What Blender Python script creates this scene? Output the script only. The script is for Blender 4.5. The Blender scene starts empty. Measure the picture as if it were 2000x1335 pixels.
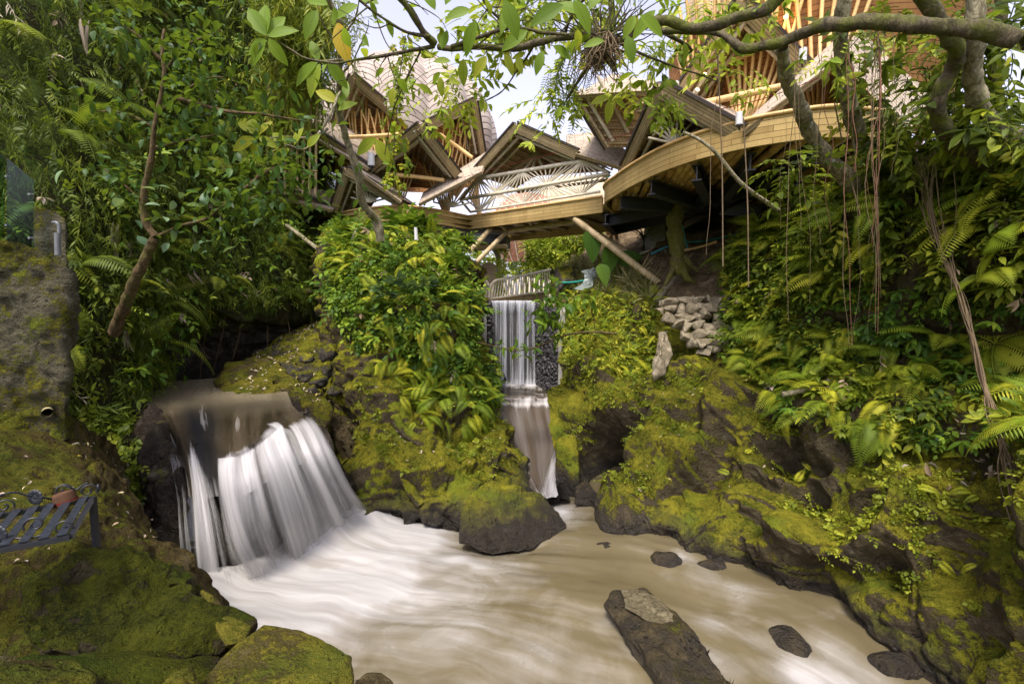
import bpy, bmesh, math, random
import numpy as np
from mathutils import Vector, Matrix
random.seed(7); rng = np.random.default_rng(11)
scene = bpy.context.scene
COL = scene.collection
R = math.radians
# ---------------------------------------------------------------- camera maths
H = 3.5; F = 889.0; PIT = R(-5); CP, SP = math.cos(PIT), math.sin(PIT)
def ray(px, py):
    u = (px - 1000) / F; v = (667.5 - py) / F
    return np.array([u, CP - SP * v, SP + CP * v])
def U(px, py, y):
    d = ray(px, py); return np.array([0, 0, H]) + d * (y / d[1])
def G(px, py, z=0.0):
    d = ray(px, py); return np.array([0, 0, H]) + d * ((z - H) / d[2])
def proj(p):
    p = np.asarray(p, float); q = p - np.array([0, 0, H])
    dep = q[..., 1] * CP + q[..., 2] * SP
    up = -q[..., 1] * SP + q[..., 2] * CP
    dep = np.where(dep < 0.05, 0.05, dep)
    return 1000 + F * q[..., 0] / dep, 667.5 - F * up / dep, dep
def pt(t):
    """(px, py, depth) or ('z', px, py, height)"""
    if t[0] == 'z': return G(t[1], t[2], t[3])
    return U(*t)
def inpoly(x, y, poly):
    c = np.zeros(x.shape, bool); n = len(poly)
    for i in range(n):
        x0, y0 = poly[i]; x1, y1 = poly[(i + 1) % n]
        c ^= ((y0 > y) != (y1 > y)) & (x < (x1 - x0) * (y - y0) / ((y1 - y0) or 1e-9) + x0)
    return c
# ---------------------------------------------------------------- noise
def _h(ix, iy, iz, s):
    n = (ix.astype(np.int64) * 374761393 + iy.astype(np.int64) * 668265263 + iz.astype(np.int64) * 2147483647 + s * 974634) & 0xffffffff
    n = ((n ^ (n >> 13)) * 1274126177) & 0xffffffff
    n = ((n ^ (n >> 16)) * 2246822519) & 0xffffffff
    return ((n ^ (n >> 15)) & 0xffff) / 65535.0
def vnoise(p, s=0):
    i = np.floor(p); f = p - i; f = f * f * f * (f * (f * 6 - 15) + 10)
    ix, iy, iz = i[..., 0], i[..., 1], i[..., 2]; fx, fy, fz = f[..., 0], f[..., 1], f[..., 2]
    r = 0
    for dx in (0, 1):
        for dy in (0, 1):
            for dz in (0, 1):
                w = (fx if dx else 1 - fx) * (fy if dy else 1 - fy) * (fz if dz else 1 - fz)
                r = r + w * _h(ix + dx, iy + dy, iz + dz, s)
    return r * 2 - 1
def fbm(p, octv=4, s=0, gain=.5):
    a, r, q = 1.0, 0, np.asarray(p, float)
    for k in range(octv):
        r = r + a * vnoise(q, s + k * 17); q = q * 2.03 + 3.7; a *= gain
    return r
def ridged(p, octv=3, s=0):
    a, r, q = 1.0, 0, np.asarray(p, float)
    for k in range(octv):
        r = r + a * (1 - 2 * np.abs(vnoise(q, s + k * 13))); q = q * 2.1 + 1.3; a *= .5
    return r
# ---------------------------------------------------------------- mesh builder
class MB:
    def __init__(s): s.V, s.Q, s.T, s.UV, s.A, s.n = [], [], [], [], [], 0
    def add(s, V, faces, uv=None, a=0.5):
        V = np.asarray(V, float).reshape(-1, 3); n = len(V)
        s.V.append(V); s.UV.append(np.zeros((n, 2)) if uv is None else np.asarray(uv, float).reshape(-1, 2))
        s.A.append(np.full(n, a, float) if np.isscalar(a) else np.asarray(a, float).ravel())
        q = [f for f in faces if len(f) == 4] if not isinstance(faces, np.ndarray) else (faces if faces.shape[1] == 4 else [])
        t = [f for f in faces if len(f) == 3] if not isinstance(faces, np.ndarray) else (faces if faces.shape[1] == 3 else [])
        if len(q): s.Q.append(np.asarray(q, np.int64) + s.n)
        if len(t): s.T.append(np.asarray(t, np.int64) + s.n)
        s.n += n; return s
    def grid(s, P, uv=None, a=0.5, flip=False, closed=False):
        r, c = P.shape[:2]; I = np.arange(r * c).reshape(r, c)
        if closed: I = np.concatenate([I, I[:, :1]], 1)
        f = np.stack([I[:-1, :-1], I[:-1, 1:], I[1:, 1:], I[1:, :-1]], -1).reshape(-1, 4)
        if flip: f = f[:, ::-1]
        return s.add(P.reshape(-1, 3), f, uv, a)
    def tube(s, path, rad, sides=8, a=0.5, cap=True, nodes=0, uvscale=1.0):
        P = np.asarray(path, float); k = len(P)
        r = np.full(k, rad, float) if np.isscalar(rad) else np.asarray(rad, float)
        T = np.gradient(P, axis=0); T /= np.linalg.norm(T, axis=1, keepdims=True) + 1e-12
        up = np.array([0, 0, 1.]) if abs(T[0][2]) < .9 else np.array([1., 0, 0])
        N = np.cross(T[0], up); N /= np.linalg.norm(N)
        th = np.arange(sides) * 2 * math.pi / sides; out = []
        for i in range(k):
            N = N - T[i] * np.dot(N, T[i]); N /= np.linalg.norm(N) + 1e-12; B = np.cross(T[i], N)
            out.append(P[i] + r[i] * (np.cos(th)[:, None] * N + np.sin(th)[:, None] * B))
        W = np.array(out); L = np.concatenate([[0], np.cumsum(np.linalg.norm(np.diff(P, axis=0), axis=1))]) * uvscale
        uv = np.stack([np.repeat(L[:, None], sides, 1), np.repeat((th / 6.283)[None], k, 0)], -1)
        s.grid(W, uv, a, closed=True, flip=True)
        if cap:
            for j, P0 in ((0, P[0]), (k - 1, P[-1])):
                V = np.concatenate([W[j], [P0]]); f = [(i, (i + 1) % sides, sides) for i in range(sides)]
                s.add(V, f if j else [g[::-1] for g in f], np.repeat([[L[j], 0]], sides + 1, 0), a)
        return s
    def pole(s, a, b, r, sides=8, nodes=3, var=None):
        """bamboo pole with swollen nodes"""
        a, b = np.asarray(a, float), np.asarray(b, float); L = np.linalg.norm(b - a)
        m = max(2, int(L / .38) + 1) if nodes else 2
        ts, rs = [], []
        for i in range(m):
            t = i / (m - 1)
            if nodes and 0 < i < m - 1:
                e = .012 / L; ts += [t - 2 * e, t - e, t, t + e, t + 2 * e]; rs += [r, r * 1.1, r * 1.04, r * 1.1, r]
            else: ts.append(t); rs.append(r)
        return s.tube([a + (b - a) * t for t in ts], np.array(rs), sides, random.random() if var is None else var)
    def box(s, o, ex, ey, ez, a=0.5, uv=False):
        """corner o and three edge vectors"""
        o, ex, ey, ez = map(lambda v: np.asarray(v, float), (o, ex, ey, ez))
        if np.dot(np.cross(ex, ey), ez) < 0: ex, ey = ey, ex
        c = [o, o + ex, o + ex + ey, o + ey]; c = c + [p + ez for p in c]
        for f, (du, dv) in (((0, 3, 2, 1), (ey, ex)), ((4, 5, 6, 7), (ex, ey)), ((0, 1, 5, 4), (ex, ez)), ((1, 2, 6, 5), (ey, ez)), ((2, 3, 7, 6), (ex, ez)), ((3, 0, 4, 7), (ey, ez))):
            lu, lv = np.linalg.norm(du), np.linalg.norm(dv)
            s.add([c[i] for i in f], [(0, 1, 2, 3)], [(0, 0), (lu, 0), (lu, lv), (0, lv)], a)
        return s
    def slab(s, P4, th, nrm=None, a=0.5):
        """quad P4 (a,b,c,d) thickened downward by th; uv in metres, u along ab"""
        P = np.asarray(P4, float); n = np.cross(P[1] - P[0], P[3] - P[0]); n /= np.linalg.norm(n)
        if nrm is not None and np.dot(n, nrm) < 0: n = -n
        D = P - n * th; lu = np.linalg.norm(P[1] - P[0]); lv = np.linalg.norm(P[3] - P[0])
        lu2 = np.linalg.norm(P[2] - P[3]); lv2 = np.linalg.norm(P[2] - P[1])
        uv = [(0, 0), (lu, 0), (lu2, lv2), (0, lv)]
        s.add(P, [(0, 1, 2, 3)], uv, a); s.add(D, [(3, 2, 1, 0)], uv, a)
        for i in range(4):
            j = (i + 1) % 4; l = np.linalg.norm(P[j] - P[i])
            s.add([P[i], D[i], D[j], P[j]], [(0, 1, 2, 3)], [(0, 0), (0, th), (l, th), (l, 0)], a)
        return s
    def mesh(s, name, off=None, smooth=True):
        V = np.concatenate(s.V); V = V if off is None else V - np.asarray(off)
        Q = np.concatenate(s.Q) if s.Q else np.zeros((0, 4), np.int64); T = np.concatenate(s.T) if s.T else np.zeros((0, 3), np.int64)
        li = np.concatenate([Q.ravel(), T.ravel()]).astype(np.int32)
        ls = np.concatenate([np.arange(len(Q)) * 4, len(Q) * 4 + np.arange(len(T)) * 3]).astype(np.int32)
        me = bpy.data.meshes.new(name); me.vertices.add(len(V)); me.vertices.foreach_set('co', V.astype(np.float32).ravel())
        me.loops.add(len(li)); me.loops.foreach_set('vertex_index', li)
        me.polygons.add(len(ls)); me.polygons.foreach_set('loop_start', ls)
        if smooth: me.polygons.foreach_set('use_smooth', np.ones(len(ls), bool))
        me.update(calc_edges=True)
        uv = np.concatenate(s.UV); ul = me.uv_layers.new(name='UVMap'); ul.data.foreach_set('uv', uv[li].astype(np.float32).ravel())
        at = me.attributes.new('var', 'FLOAT', 'POINT'); at.data.foreach_set('value', np.concatenate(s.A).astype(np.float32))
        return me
    def obj(s, name, mat, parent=None, smooth=True, base=None):
        """a mesh object; world coordinates go in, the origin is put at the base"""
        V = np.concatenate(s.V)
        if parent is not None: off = np.array(world_loc(parent))
        else:
            off = base if base is not None else np.array([(V[:, 0].min() + V[:, 0].max()) / 2, (V[:, 1].min() + V[:, 1].max()) / 2, V[:, 2].min()])
        me = s.mesh(name, off, smooth); me.materials.append(mat)
        o = bpy.data.objects.new(name, me); COL.objects.link(o)
        if parent is not None: o.parent = parent
        else: o.location = off
        return o
def world_loc(o):
    l = Vector(o.location)
    while o.parent is not None: o = o.parent; l = l + Vector(o.location)
    return l
def tag(o, label=None, cat=None, group=None, kind=None):
    if label: o['label'] = label
    if cat: o['category'] = cat
    if group: o['group'] = group
    if kind: o['kind'] = kind
    return o
def thing(name, label, cat, loc, group=None):
    o = bpy.data.objects.new(name, None); COL.objects.link(o); o.location = tuple(float(c) for c in loc)
    o.empty_display_size = .1
    return tag(o, label, cat, group)
# ---------------------------------------------------------------- lofts
def crom(P, n):
    """Catmull-Rom along axis 0 to n samples"""
    P = np.asarray(P, float); k = len(P)
    Q = np.concatenate([2 * P[:1] - P[1:2], P, 2 * P[-1:] - P[-2:-1]])
    t = np.linspace(0, k - 1 - 1e-9, n); i = t.astype(int); f = (t - i).reshape((-1,) + (1,) * (P.ndim - 1))
    a, b, c, d = Q[i], Q[i + 1], Q[i + 2], Q[i + 3]
    return .5 * (2 * b + (c - a) * f + (2 * a - 5 * b + 4 * c - d) * f ** 2 + (3 * b - a - 3 * c + d) * f ** 3)
def curve(pts, n): return crom(np.array(pts, float), n)
def loft(ctrl, nr, nc):
    P = np.array([[pt(t) if not isinstance(t, np.ndarray) else t for t in row] for row in ctrl])
    return np.swapaxes(crom(np.swapaxes(crom(P, nr), 0, 1), nc), 0, 1)
def normals(P, face=None):
    du = np.gradient(P, axis=1); dv = np.gradient(P, axis=0); n = np.cross(du, dv)
    n /= np.linalg.norm(n, axis=-1, keepdims=True) + 1e-12
    if face is None: face = np.array([0, 0, H])
    s = np.sign(((face - P) * n).sum(-1).mean()); return n * (s if s else 1)
def rough(P, amp=(.3, .12, .04, .015), freq=(.7, 2., 6., 16.), s=0, dents=(), mask=None, face=None, rid=.25, crack=0.0):
    n = normals(P, face); d = 0
    for k, (a, f) in enumerate(zip(amp, freq)):
        d = d + a * (vnoise(P * f + 11.3 * s, s + k) if k != 1 else (ridged(P * f * .6, 2, s) * rid + vnoise(P * f, s + 5) * (1 - rid)))
    if crack:
        w = P + .25 * np.stack([vnoise(P * 1.9 + 7 * k, s + 60 + k) for k in range(3)], -1)
        d = d - crack * np.exp(-(vnoise(w * np.array([1.3, 1.3, 2.1]), s + 70) / .045) ** 2) - crack * .5 * np.exp(-(vnoise(w * 3.1, s + 80) / .05) ** 2)
        pit = vnoise(P * 6.5, s + 90); d = d - crack * .8 * np.clip((pit - .45) / .3, 0, 1)
    late = [q for q in dents if len(q) == 4]
    for (c, r, dp) in [q for q in dents if len(q) == 3]:
        d = d - dp * np.exp(-(((P - np.asarray(c)) ** 2).sum(-1)) / r ** 2)
    if late:                                   # hollows given by where they lie on the rock: (px, py, radius, depth)
        D = P + n * d[..., None]; X, Y, _ = proj(D)
        for (px, py, r, dp) in late:
            i = np.unravel_index(np.argmin((X - px) ** 2 + (Y - py) ** 2), X.shape); w = ((D - D[i]) ** 2).sum(-1) / r ** 2; w = w * (1 + .5 * vnoise(D * 3.3, s + 99))
            d = d - dp * np.exp(-w ** 1.7)
    if mask is not None: d = d * mask
    return P + n * d[..., None]
def hull_rock(pts, edge=.05, s=0, amp=(.06, .03, .012), freq=(1.5, 5., 14.), smooth=4):
    bm = bmesh.new()
    for p in pts: bm.verts.new(tuple(p))
    r = bmesh.ops.convex_hull(bm, input=bm.verts)
    bmesh.ops.delete(bm, geom=list({g for g in r['geom_interior'] + r['geom_unused'] if isinstance(g, bmesh.types.BMVert)}), context='VERTS')
    bmesh.ops.triangulate(bm, faces=bm.faces)
    for _ in range(9):
        lg = [e for e in bm.edges if e.calc_length() > edge * (1 if _ > 5 else 1.3)]
        if not lg or len(bm.faces) > 60000: break
        bmesh.ops.subdivide_edges(bm, edges=lg, cuts=1); bmesh.ops.triangulate(bm, faces=[f for f in bm.faces if len(f.verts) > 3])
    for _ in range(smooth): bmesh.ops.smooth_vert(bm, verts=bm.verts, factor=.5, use_axis_x=True, use_axis_y=True, use_axis_z=True)
    bmesh.ops.recalc_face_normals(bm, faces=bm.faces); bm.normal_update()
    bm.verts.index_update(); V = np.array([v.co[:] for v in bm.verts]); N = np.array([v.normal[:] for v in bm.verts])
    d = 0
    for k, (a, f) in enumerate(zip(amp, freq)): d = d + a * (vnoise(V * f + 3.1 * s, s + k) + .5 * ridged(V * f * .7, 2, s + 40 + k) - .3)
    V = V + N * d[:, None]; Fc = np.array([[v.index for v in f.verts] for f in bm.faces]); bm.free()
    m = MB(); m.add(V, Fc, V[:, :2]); return m
def sample(P, n, face=None):
    """n random points and normals on a loft grid, by area"""
    a = np.linalg.norm(np.cross(P[:-1, 1:] - P[:-1, :-1], P[1:, :-1] - P[:-1, :-1]), axis=-1)
    c = np.cumsum(a.ravel()); i = np.searchsorted(c, rng.random(n) * c[-1]); i = np.minimum(i, a.size - 1)
    r, k = i // a.shape[1], i % a.shape[1]; u, v = rng.random((2, n, 1)); Nn = normals(P, face)
    b = lambda X: X[r, k] * (1 - u) * (1 - v) + X[r, k + 1] * u * (1 - v) + X[r + 1, k] * (1 - u) * v + X[r + 1, k + 1] * u * v
    N = b(Nn); N /= np.linalg.norm(N, axis=1, keepdims=True) + 1e-9
    return b(P), N
# ---------------------------------------------------------------- node helper
class NT:
    def __init__(s, name, world=False):
        s.m = bpy.data.materials.new(name); s.m.use_nodes = True; s.nt = s.m.node_tree; s.nt.nodes.clear()
        s.out = s.nt.nodes.new('ShaderNodeOutputMaterial')
    def set(s, sock, v):
        if isinstance(v, bpy.types.NodeSocket): s.nt.links.new(v, sock)
        else:
            if hasattr(sock, 'default_value') and not isinstance(sock.default_value, (float, int, str, bool)) and hasattr(v, '__len__') and len(sock.default_value) == 4 and len(v) == 3: v = (*v, 1)
            sock.default_value = v
    def n(s, typ, **kw):
        nd = s.nt.nodes.new('ShaderNode' + typ)
        for k, v in kw.items():
            kk = k.replace('_', ' ')
            if kk in nd.inputs: s.set(nd.inputs[kk], v)
            else: setattr(nd, k, v)
        return nd
    def math(s, op, a, b=0.0, clamp=False):
        nd = s.nt.nodes.new('ShaderNodeMath'); nd.operation = op; nd.use_clamp = clamp
        s.set(nd.inputs[0], a); s.set(nd.inputs[1], b); return nd.outputs[0]
    def mix(s, f, a, b, blend='MIX'):
        nd = s.nt.nodes.new('ShaderNodeMix'); nd.data_type = 'RGBA'; nd.blend_type = blend
        s.set(nd.inputs[0], f); s.set(nd.inputs[6], a); s.set(nd.inputs[7], b); return nd.outputs[2]
    def ramp(s, f, *st):
        nd = s.nt.nodes.new('ShaderNodeValToRGB'); s.set(nd.inputs[0], f); e = nd.color_ramp.elements
        while len(e) < len(st): e.new(.5)
        for i, (p, c) in enumerate(st):
            e[i].position = p; e[i].color = (c, c, c, 1) if np.isscalar(c) else (*c, 1)
        return nd.outputs[0]
    def noise(s, vec, scale, detail=4, rough=.55, dist=0.0):
        return s.n('TexNoise', Vector=vec, Scale=scale, Detail=detail, Roughness=rough, Distortion=dist).outputs[0]
    def obj(s): return s.n('TexCoord').outputs['Object']
    def uv(s): return s.n('TexCoord').outputs['UV']
    def attr(s, nm='var'): return s.n('Attribute', attribute_name=nm).outputs['Fac']
    def map(s, vec, scale=(1, 1, 1), loc=(0, 0, 0), rot=(0, 0, 0)):
        return s.n('Mapping', Vector=vec, Scale=scale, Location=loc, Rotation=rot).outputs[0]
    def bump(s, h, strength=.5, dist=.02, nrm=None):
        nd = s.n('Bump', Height=h, Strength=strength, Distance=dist)
        if nrm is not None: s.set(nd.inputs['Normal'], nrm)
        return nd.outputs[0]
    def bsdf(s, color, rough=.6, normal=None, spec=.3, **kw):
        nd = s.n('BsdfPrincipled', Base_Color=color, Roughness=rough, **kw); s.set(nd.inputs['Specular IOR Level'], spec)
        if normal is not None: s.set(nd.inputs['Normal'], normal)
        return nd.outputs[0]
    def end(s, sh): s.nt.links.new(sh, s.out.inputs[0]); return s.m
# ================================================================= MATERIALS
def rock_mat(name, dark=(.035, .028, .02), light=(.13, .105, .07), moss_d=(.035, .045, .006), moss_l=(.22, .2, .018), bias=.1, wet=None, bumpk=1.0, nzw=.75, scale=1.0):
    t = NT(name); P = t.n('NewGeometry').outputs['Position']; nz = t.n('SeparateXYZ', Vector=t.n('NewGeometry').outputs['Normal']).outputs[2]
    n1 = t.noise(P, .9 * scale, 6, .6, .3); n2 = t.noise(P, 4.5 * scale, 8, .65, .4); n3 = t.noise(P, 26 * scale, 5, .7); n4 = t.noise(P, 90 * scale, 3, .6)
    vo = t.n('TexVoronoi', Vector=P, Scale=7 * scale, feature='F1').outputs[0]
    rock = t.ramp(t.math('ADD', t.math('MULTIPLY', n2, .65), t.math('MULTIPLY', n3, .35)), (.36, dark), (.5, [(a + b) / 2 * .75 for a, b in zip(dark, light)]), (.64, light))
    lich = t.ramp(t.noise(P, 2.3, 7, .7, .8), (.6, 0), (.68, 1))
    rock = t.mix(t.math('MULTIPLY', lich, .35), rock, (.26, .24, .17))
    f = t.math('ADD', t.math('MULTIPLY', nz, nzw), t.math('ADD', t.math('MULTIPLY', t.math('SUBTRACT', n1, .5), 1.9), bias))
    f = t.math('ADD', f, t.math('MULTIPLY', t.math('SUBTRACT', n3, .5), 1.1)); f = t.math('ADD', f, t.math('MULTIPLY', t.math('SUBTRACT', n2, .5), 1.4))
    f = t.ramp(t.math('ADD', f, t.math('MULTIPLY', t.math('SUBTRACT', n4, .5), .5)), (.27, 0), (.47, 1))
    mid = [(a + b) / 2 for a, b in zip(moss_d, moss_l)]
    moss = t.ramp(t.math('ADD', t.math('MULTIPLY', t.noise(P, 3.1, 6, .65), .45), t.math('ADD', t.math('MULTIPLY', n4, .25), t.math('MULTIPLY', n3, .3))), (.42, moss_d), (.5, mid), (.58, moss_l))
    moss = t.mix(t.ramp(t.noise(P, 1.7, 4, .6), (.52, 0), (.66, .7)), moss, (moss_l[0] * .55, moss_l[1] * .78, moss_l[2] * .8))
    col = t.mix(f, rock, moss); ro = .85
    if wet is not None:
        z = t.n('SeparateXYZ', Vector=P).outputs[2]
        w = t.ramp(t.math('ADD', t.math('SUBTRACT', z, wet), t.math('MULTIPLY', t.math('SUBTRACT', n2, .5), .7)), (.0, 1), (.32, 0))
        col = t.mix(w, col, t.mix(.8, rock, (.016, .013, .01))); ro = t.math('SUBTRACT', .85, t.math('MULTIPLY', w, .5))
    h = t.math('ADD', t.math('MULTIPLY', n2, .7), t.math('ADD', t.math('MULTIPLY', n3, .35), t.math('MULTIPLY', t.math('MULTIPLY', n4, f), .25)))
    h = t.math('ADD', h, t.math('MULTIPLY', vo, .2)); h = t.math('SUBTRACT', h, t.math('MULTIPLY', t.ramp(t.n('TexVoronoi', Vector=P, Scale=16 * scale, feature='F1').outputs[0], (.12, 1), (.3, 0)), t.ramp(t.noise(P, 3.3 * scale, 2), (.5, 0), (.6, .35))))
    return t.end(t.bsdf(col, ro, t.bump(h, 1.0, .12 * bumpk), t.math('ADD', .06, 0.0) if wet is None else t.math('ADD', .06, t.math('MULTIPLY', w, .3))))
def leaf_mat(name, *stops, tr=.35, rough=.42, vein=False):
    t = NT(name); a = t.attr(); P = t.n('NewGeometry').outputs['Position']
    v = t.math('ADD', a, t.math('MULTIPLY', t.math('SUBTRACT', t.noise(P, 1.6, 3), .5), .35), True)
    c = t.ramp(v, *stops)
    if vein:
        uv = t.n('SeparateXYZ', Vector=t.uv()); x = t.math('ABSOLUTE', t.math('SUBTRACT', uv.outputs[0], .5))
        w = t.math('SINE', t.math('MULTIPLY', t.math('SUBTRACT', uv.outputs[1], t.math('MULTIPLY', x, .55)), 55.))
        k = t.math('MAXIMUM', t.ramp(w, (.8, 0), (1., .55)), t.ramp(x, (.012, .8), (.03, 0)))
        c = t.mix(k, c, t.mix(.6, c, (.02, .05, .004)))
    s1 = t.bsdf(c, rough + .08, None, .16); s2 = t.n('BsdfTranslucent', Color=t.mix(.5, c, (.25, .34, .02))).outputs[0]
    return t.end(t.n('MixShader', Fac=tr, Shader=s1).outputs[0] if False else _mixsh(t, tr, s1, s2))
def _mixsh(t, f, a, b):
    nd = t.nt.nodes.new('ShaderNodeMixShader'); t.set(nd.inputs[0], f); t.nt.links.new(a, nd.inputs[1]); t.nt.links.new(b, nd.inputs[2]); return nd.outputs[0]
def bark_mat(name, c0, c1, moss=.3, mosscol=(.09, .1, .015)):
    t = NT(name); P = t.n('NewGeometry').outputs['Position']
    n = t.noise(t.map(P, (1, 1, .35)), 22, 8, .65, .5); b = t.noise(P, 5, 5, .6)
    c = t.ramp(n, (.32, c0), (.66, c1)); c = t.mix(t.ramp(b, (.62 - moss * .35, 0), (.75 - moss * .3, 1)), c, mosscol)
    l = t.ramp(t.noise(P, 14, 4, .6), (.62, 0), (.68, .6)); c = t.mix(l, c, [min(.4, x * 1.9) for x in c1])
    return t.end(t.bsdf(c, .85, t.bump(n, 1.0, .05), .2))
def wood_mat(name, c0, c1, rough=.55, scale=1.0, nodes=False, weather=0.0):
    """bamboo poles: per-pole tone from 'var', long grain, darker joints along uv.x"""
    t = NT(name); uv = t.uv(); a = t.attr(); P = t.n('NewGeometry').outputs['Position']
    g = t.noise(t.map(uv, (3 * scale, 40 * scale, 1)), 1, 5, .6)
    c = t.ramp(t.math('ADD', t.math('MULTIPLY', a, .6), t.math('MULTIPLY', g, .4)), (.2, c0), (.8, c1))
    if nodes:
        x = t.n('SeparateXYZ', Vector=uv).outputs[0]; m = t.math('FRACT', t.math('MULTIPLY', x, 2.6)); c = t.mix(t.ramp(m, (.0, .75), (.05, 0)), c, [k * .35 for k in c0])
    n = t.noise(P, 3.5, 6, .65); c = t.mix(t.ramp(n, (.45, 0), (.75, .6)), c, [k * .5 for k in c0])
    if weather: c = t.mix(t.math('MULTIPLY', t.ramp(t.noise(P, 1.8, 5), (.4, 0), (.6, 1)), weather), c, (.3, .29, .25))
    return t.end(t.bsdf(c, rough, t.bump(g, .3, .006), .35))
def shingle_mat(name, c0, c1, line=(.045, .035, .03), row=.13, wid=.4, bw=.014, warp=0.0):
    t = NT(name); uv = t.uv(); P = t.n('NewGeometry').outputs['Position']
    if warp: uv = t.n('VectorMath', operation='ADD', **{}).outputs[0] if False else uv
    b = t.n('TexBrick', Vector=uv, Color1=(.15, .15, .15, 1), Color2=(.9, .9, .9, 1), Mortar=(0, 0, 0, 1), Scale=1.0, Mortar_Size=bw, Mortar_Smooth=.2, Bias=0.0, Brick_Width=wid, Row_Height=row, offset=.5)
    g = t.noise(t.map(uv, (30, 3, 1)), 1, 5, .6); st = t.noise(t.map(P, (1.5, 1.5, .6)), 2.2, 6, .6)
    c = t.ramp(t.math('ADD', t.math('MULTIPLY', b.outputs[0], .3), t.math('ADD', t.math('MULTIPLY', g, .3), t.math('MULTIPLY', st, .4))), (.25, c0), (.68, c1))
    c = t.mix(b.outputs[1], c, line)
    y = t.math('FRACT', t.math('DIVIDE', t.n('SeparateXYZ', Vector=uv).outputs[1], row))
    return t.end(t.bsdf(c, .75, t.bump(t.math('ADD', y, t.math('MULTIPLY', g, .15)), .6, .03), .25))
def plain(name, c, rough=.5, spec=.4, metal=0.0, var=.25, sc=12):
    t = NT(name); P = t.n('NewGeometry').outputs['Position']; n = t.noise(P, sc, 6, .65)
    cc = t.ramp(n, (.3, [k * (1 - var) for k in c]), (.7, [min(1, k * (1 + var)) for k in c]))
    return t.end(t.bsdf(cc, rough, t.bump(n, .25, .01), spec, Metallic=metal))
M = {}
M['rock'] = rock_mat('mossy_tuff', dark=(.045, .036, .02), light=(.15, .12, .07), bias=.2, wet=.06)
M['rock_c'] = rock_mat('mossy_ledge', dark=(.045, .036, .02), light=(.15, .12, .07), bias=.28, wet=.05, moss_l=(.23, .21, .018))
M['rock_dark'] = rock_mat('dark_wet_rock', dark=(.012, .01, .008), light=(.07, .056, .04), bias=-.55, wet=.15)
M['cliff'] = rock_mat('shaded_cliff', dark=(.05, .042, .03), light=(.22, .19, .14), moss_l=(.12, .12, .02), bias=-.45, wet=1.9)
M['rock_hump'] = rock_mat('brown_mossy_hump', dark=(.04, .03, .014), light=(.14, .105, .05), moss_l=(.15, .13, .014), bias=-.1)
M['rock_left'] = rock_mat('left_slope_rock', dark=(.02, .015, .006), light=(.14, .105, .038), moss_l=(.085, .075, .009), bias=-.15, wet=.0, bumpk=.8)
M['rock_moss'] = rock_mat('deep_moss_rock', dark=(.03, .025, .015), light=(.12, .1, .05), moss_d=(.012, .016, .003), moss_l=(.085, .092, .009), bias=.0, bumpk=1.6, scale=1.5)
M['rock_slab'] = rock_mat('ochre_slab', dark=(.05, .04, .014), light=(.17, .14, .045), moss_l=(.13, .11, .014), bias=-.12, bumpk=.7)
M['lichen'] = rock_mat('pale_lichen', dark=(.08, .065, .035), light=(.24, .205, .12), bias=-.9, bumpk=.7, scale=2.)
M['rock_log'] = rock_mat('brown_stream_rock', dark=(.022, .018, .009), light=(.115, .088, .04), moss_l=(.11, .1, .015), bias=-.75, wet=.05)
M['rock_grey'] = rock_mat('grey_face_rock', dark=(.03, .026, .02), light=(.14, .125, .1), bias=-.1, wet=.05)
M['concrete_moss'] = rock_mat('mossy_concrete', dark=(.045, .042, .026), light=(.25, .225, .145), moss_d=(.026, .028, .005), moss_l=(.19, .175, .018), bias=.34, nzw=.2, bumpk=1.5, scale=1.3)
M['wallstone'] = rock_mat('dry_stone', dark=(.14, .115, .07), light=(.42, .36, .25), bias=-.95, bumpk=.5, scale=1.6)
M['earth'] = rock_mat('dry_earth', dark=(.1, .07, .038), light=(.29, .215, .125), moss_l=(.15, .14, .03), bias=-.95, bumpk=1.0)
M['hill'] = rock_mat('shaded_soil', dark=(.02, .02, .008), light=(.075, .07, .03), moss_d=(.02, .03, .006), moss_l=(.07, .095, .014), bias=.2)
M['ground'] = plain('pale_paving', (.42, .39, .33), .9)
M['grass'] = plain('far_ground', (.09, .12, .03), .9)
M['concrete'] = plain('grey_concrete', (.3, .29, .25), .85, .2, sc=6)
M['lava'] = plain('black_lava_stone', (.045, .042, .042), .5, .4, sc=20)
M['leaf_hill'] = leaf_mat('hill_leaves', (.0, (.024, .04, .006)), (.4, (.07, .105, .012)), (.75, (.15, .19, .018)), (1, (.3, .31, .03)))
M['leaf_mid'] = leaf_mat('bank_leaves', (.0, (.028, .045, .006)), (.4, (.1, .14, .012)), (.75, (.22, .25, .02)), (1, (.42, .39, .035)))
M['leaf_rock'] = leaf_mat('rock_leaves', (.0, (.018, .042, .006)), (.4, (.06, .125, .013)), (.75, (.15, .24, .02)), (1, (.32, .37, .033)))
M['leaf_fern'] = leaf_mat('fern_fronds', (.0, (.06, .105, .01)), (.5, (.19, .26, .018)), (1, (.46, .44, .03)), tr=.4)
M['leaf_dark'] = leaf_mat('dark_tree_leaves', (.0, (.016, .038, .007)), (.5, (.045, .1, .014)), (1, (.12, .19, .024)), rough=.35)
M['leaf_big'] = leaf_mat('large_thin_leaves', (.0, (.06, .13, .012)), (.5, (.17, .26, .02)), (.85, (.4, .38, .03)), (1, (.5, .26, .02)), tr=.5, vein=True)
M['leaf_bright'] = leaf_mat('sunlit_shrub', (.0, (.07, .13, .01)), (.5, (.22, .3, .025)), (1, (.48, .5, .05)), tr=.4)
M['moss_dark'] = leaf_mat('deep_moss', (.0, (.01, .018, .003)), (.5, (.04, .06, .007)), (1, (.15, .16, .014)), tr=.25)
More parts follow.
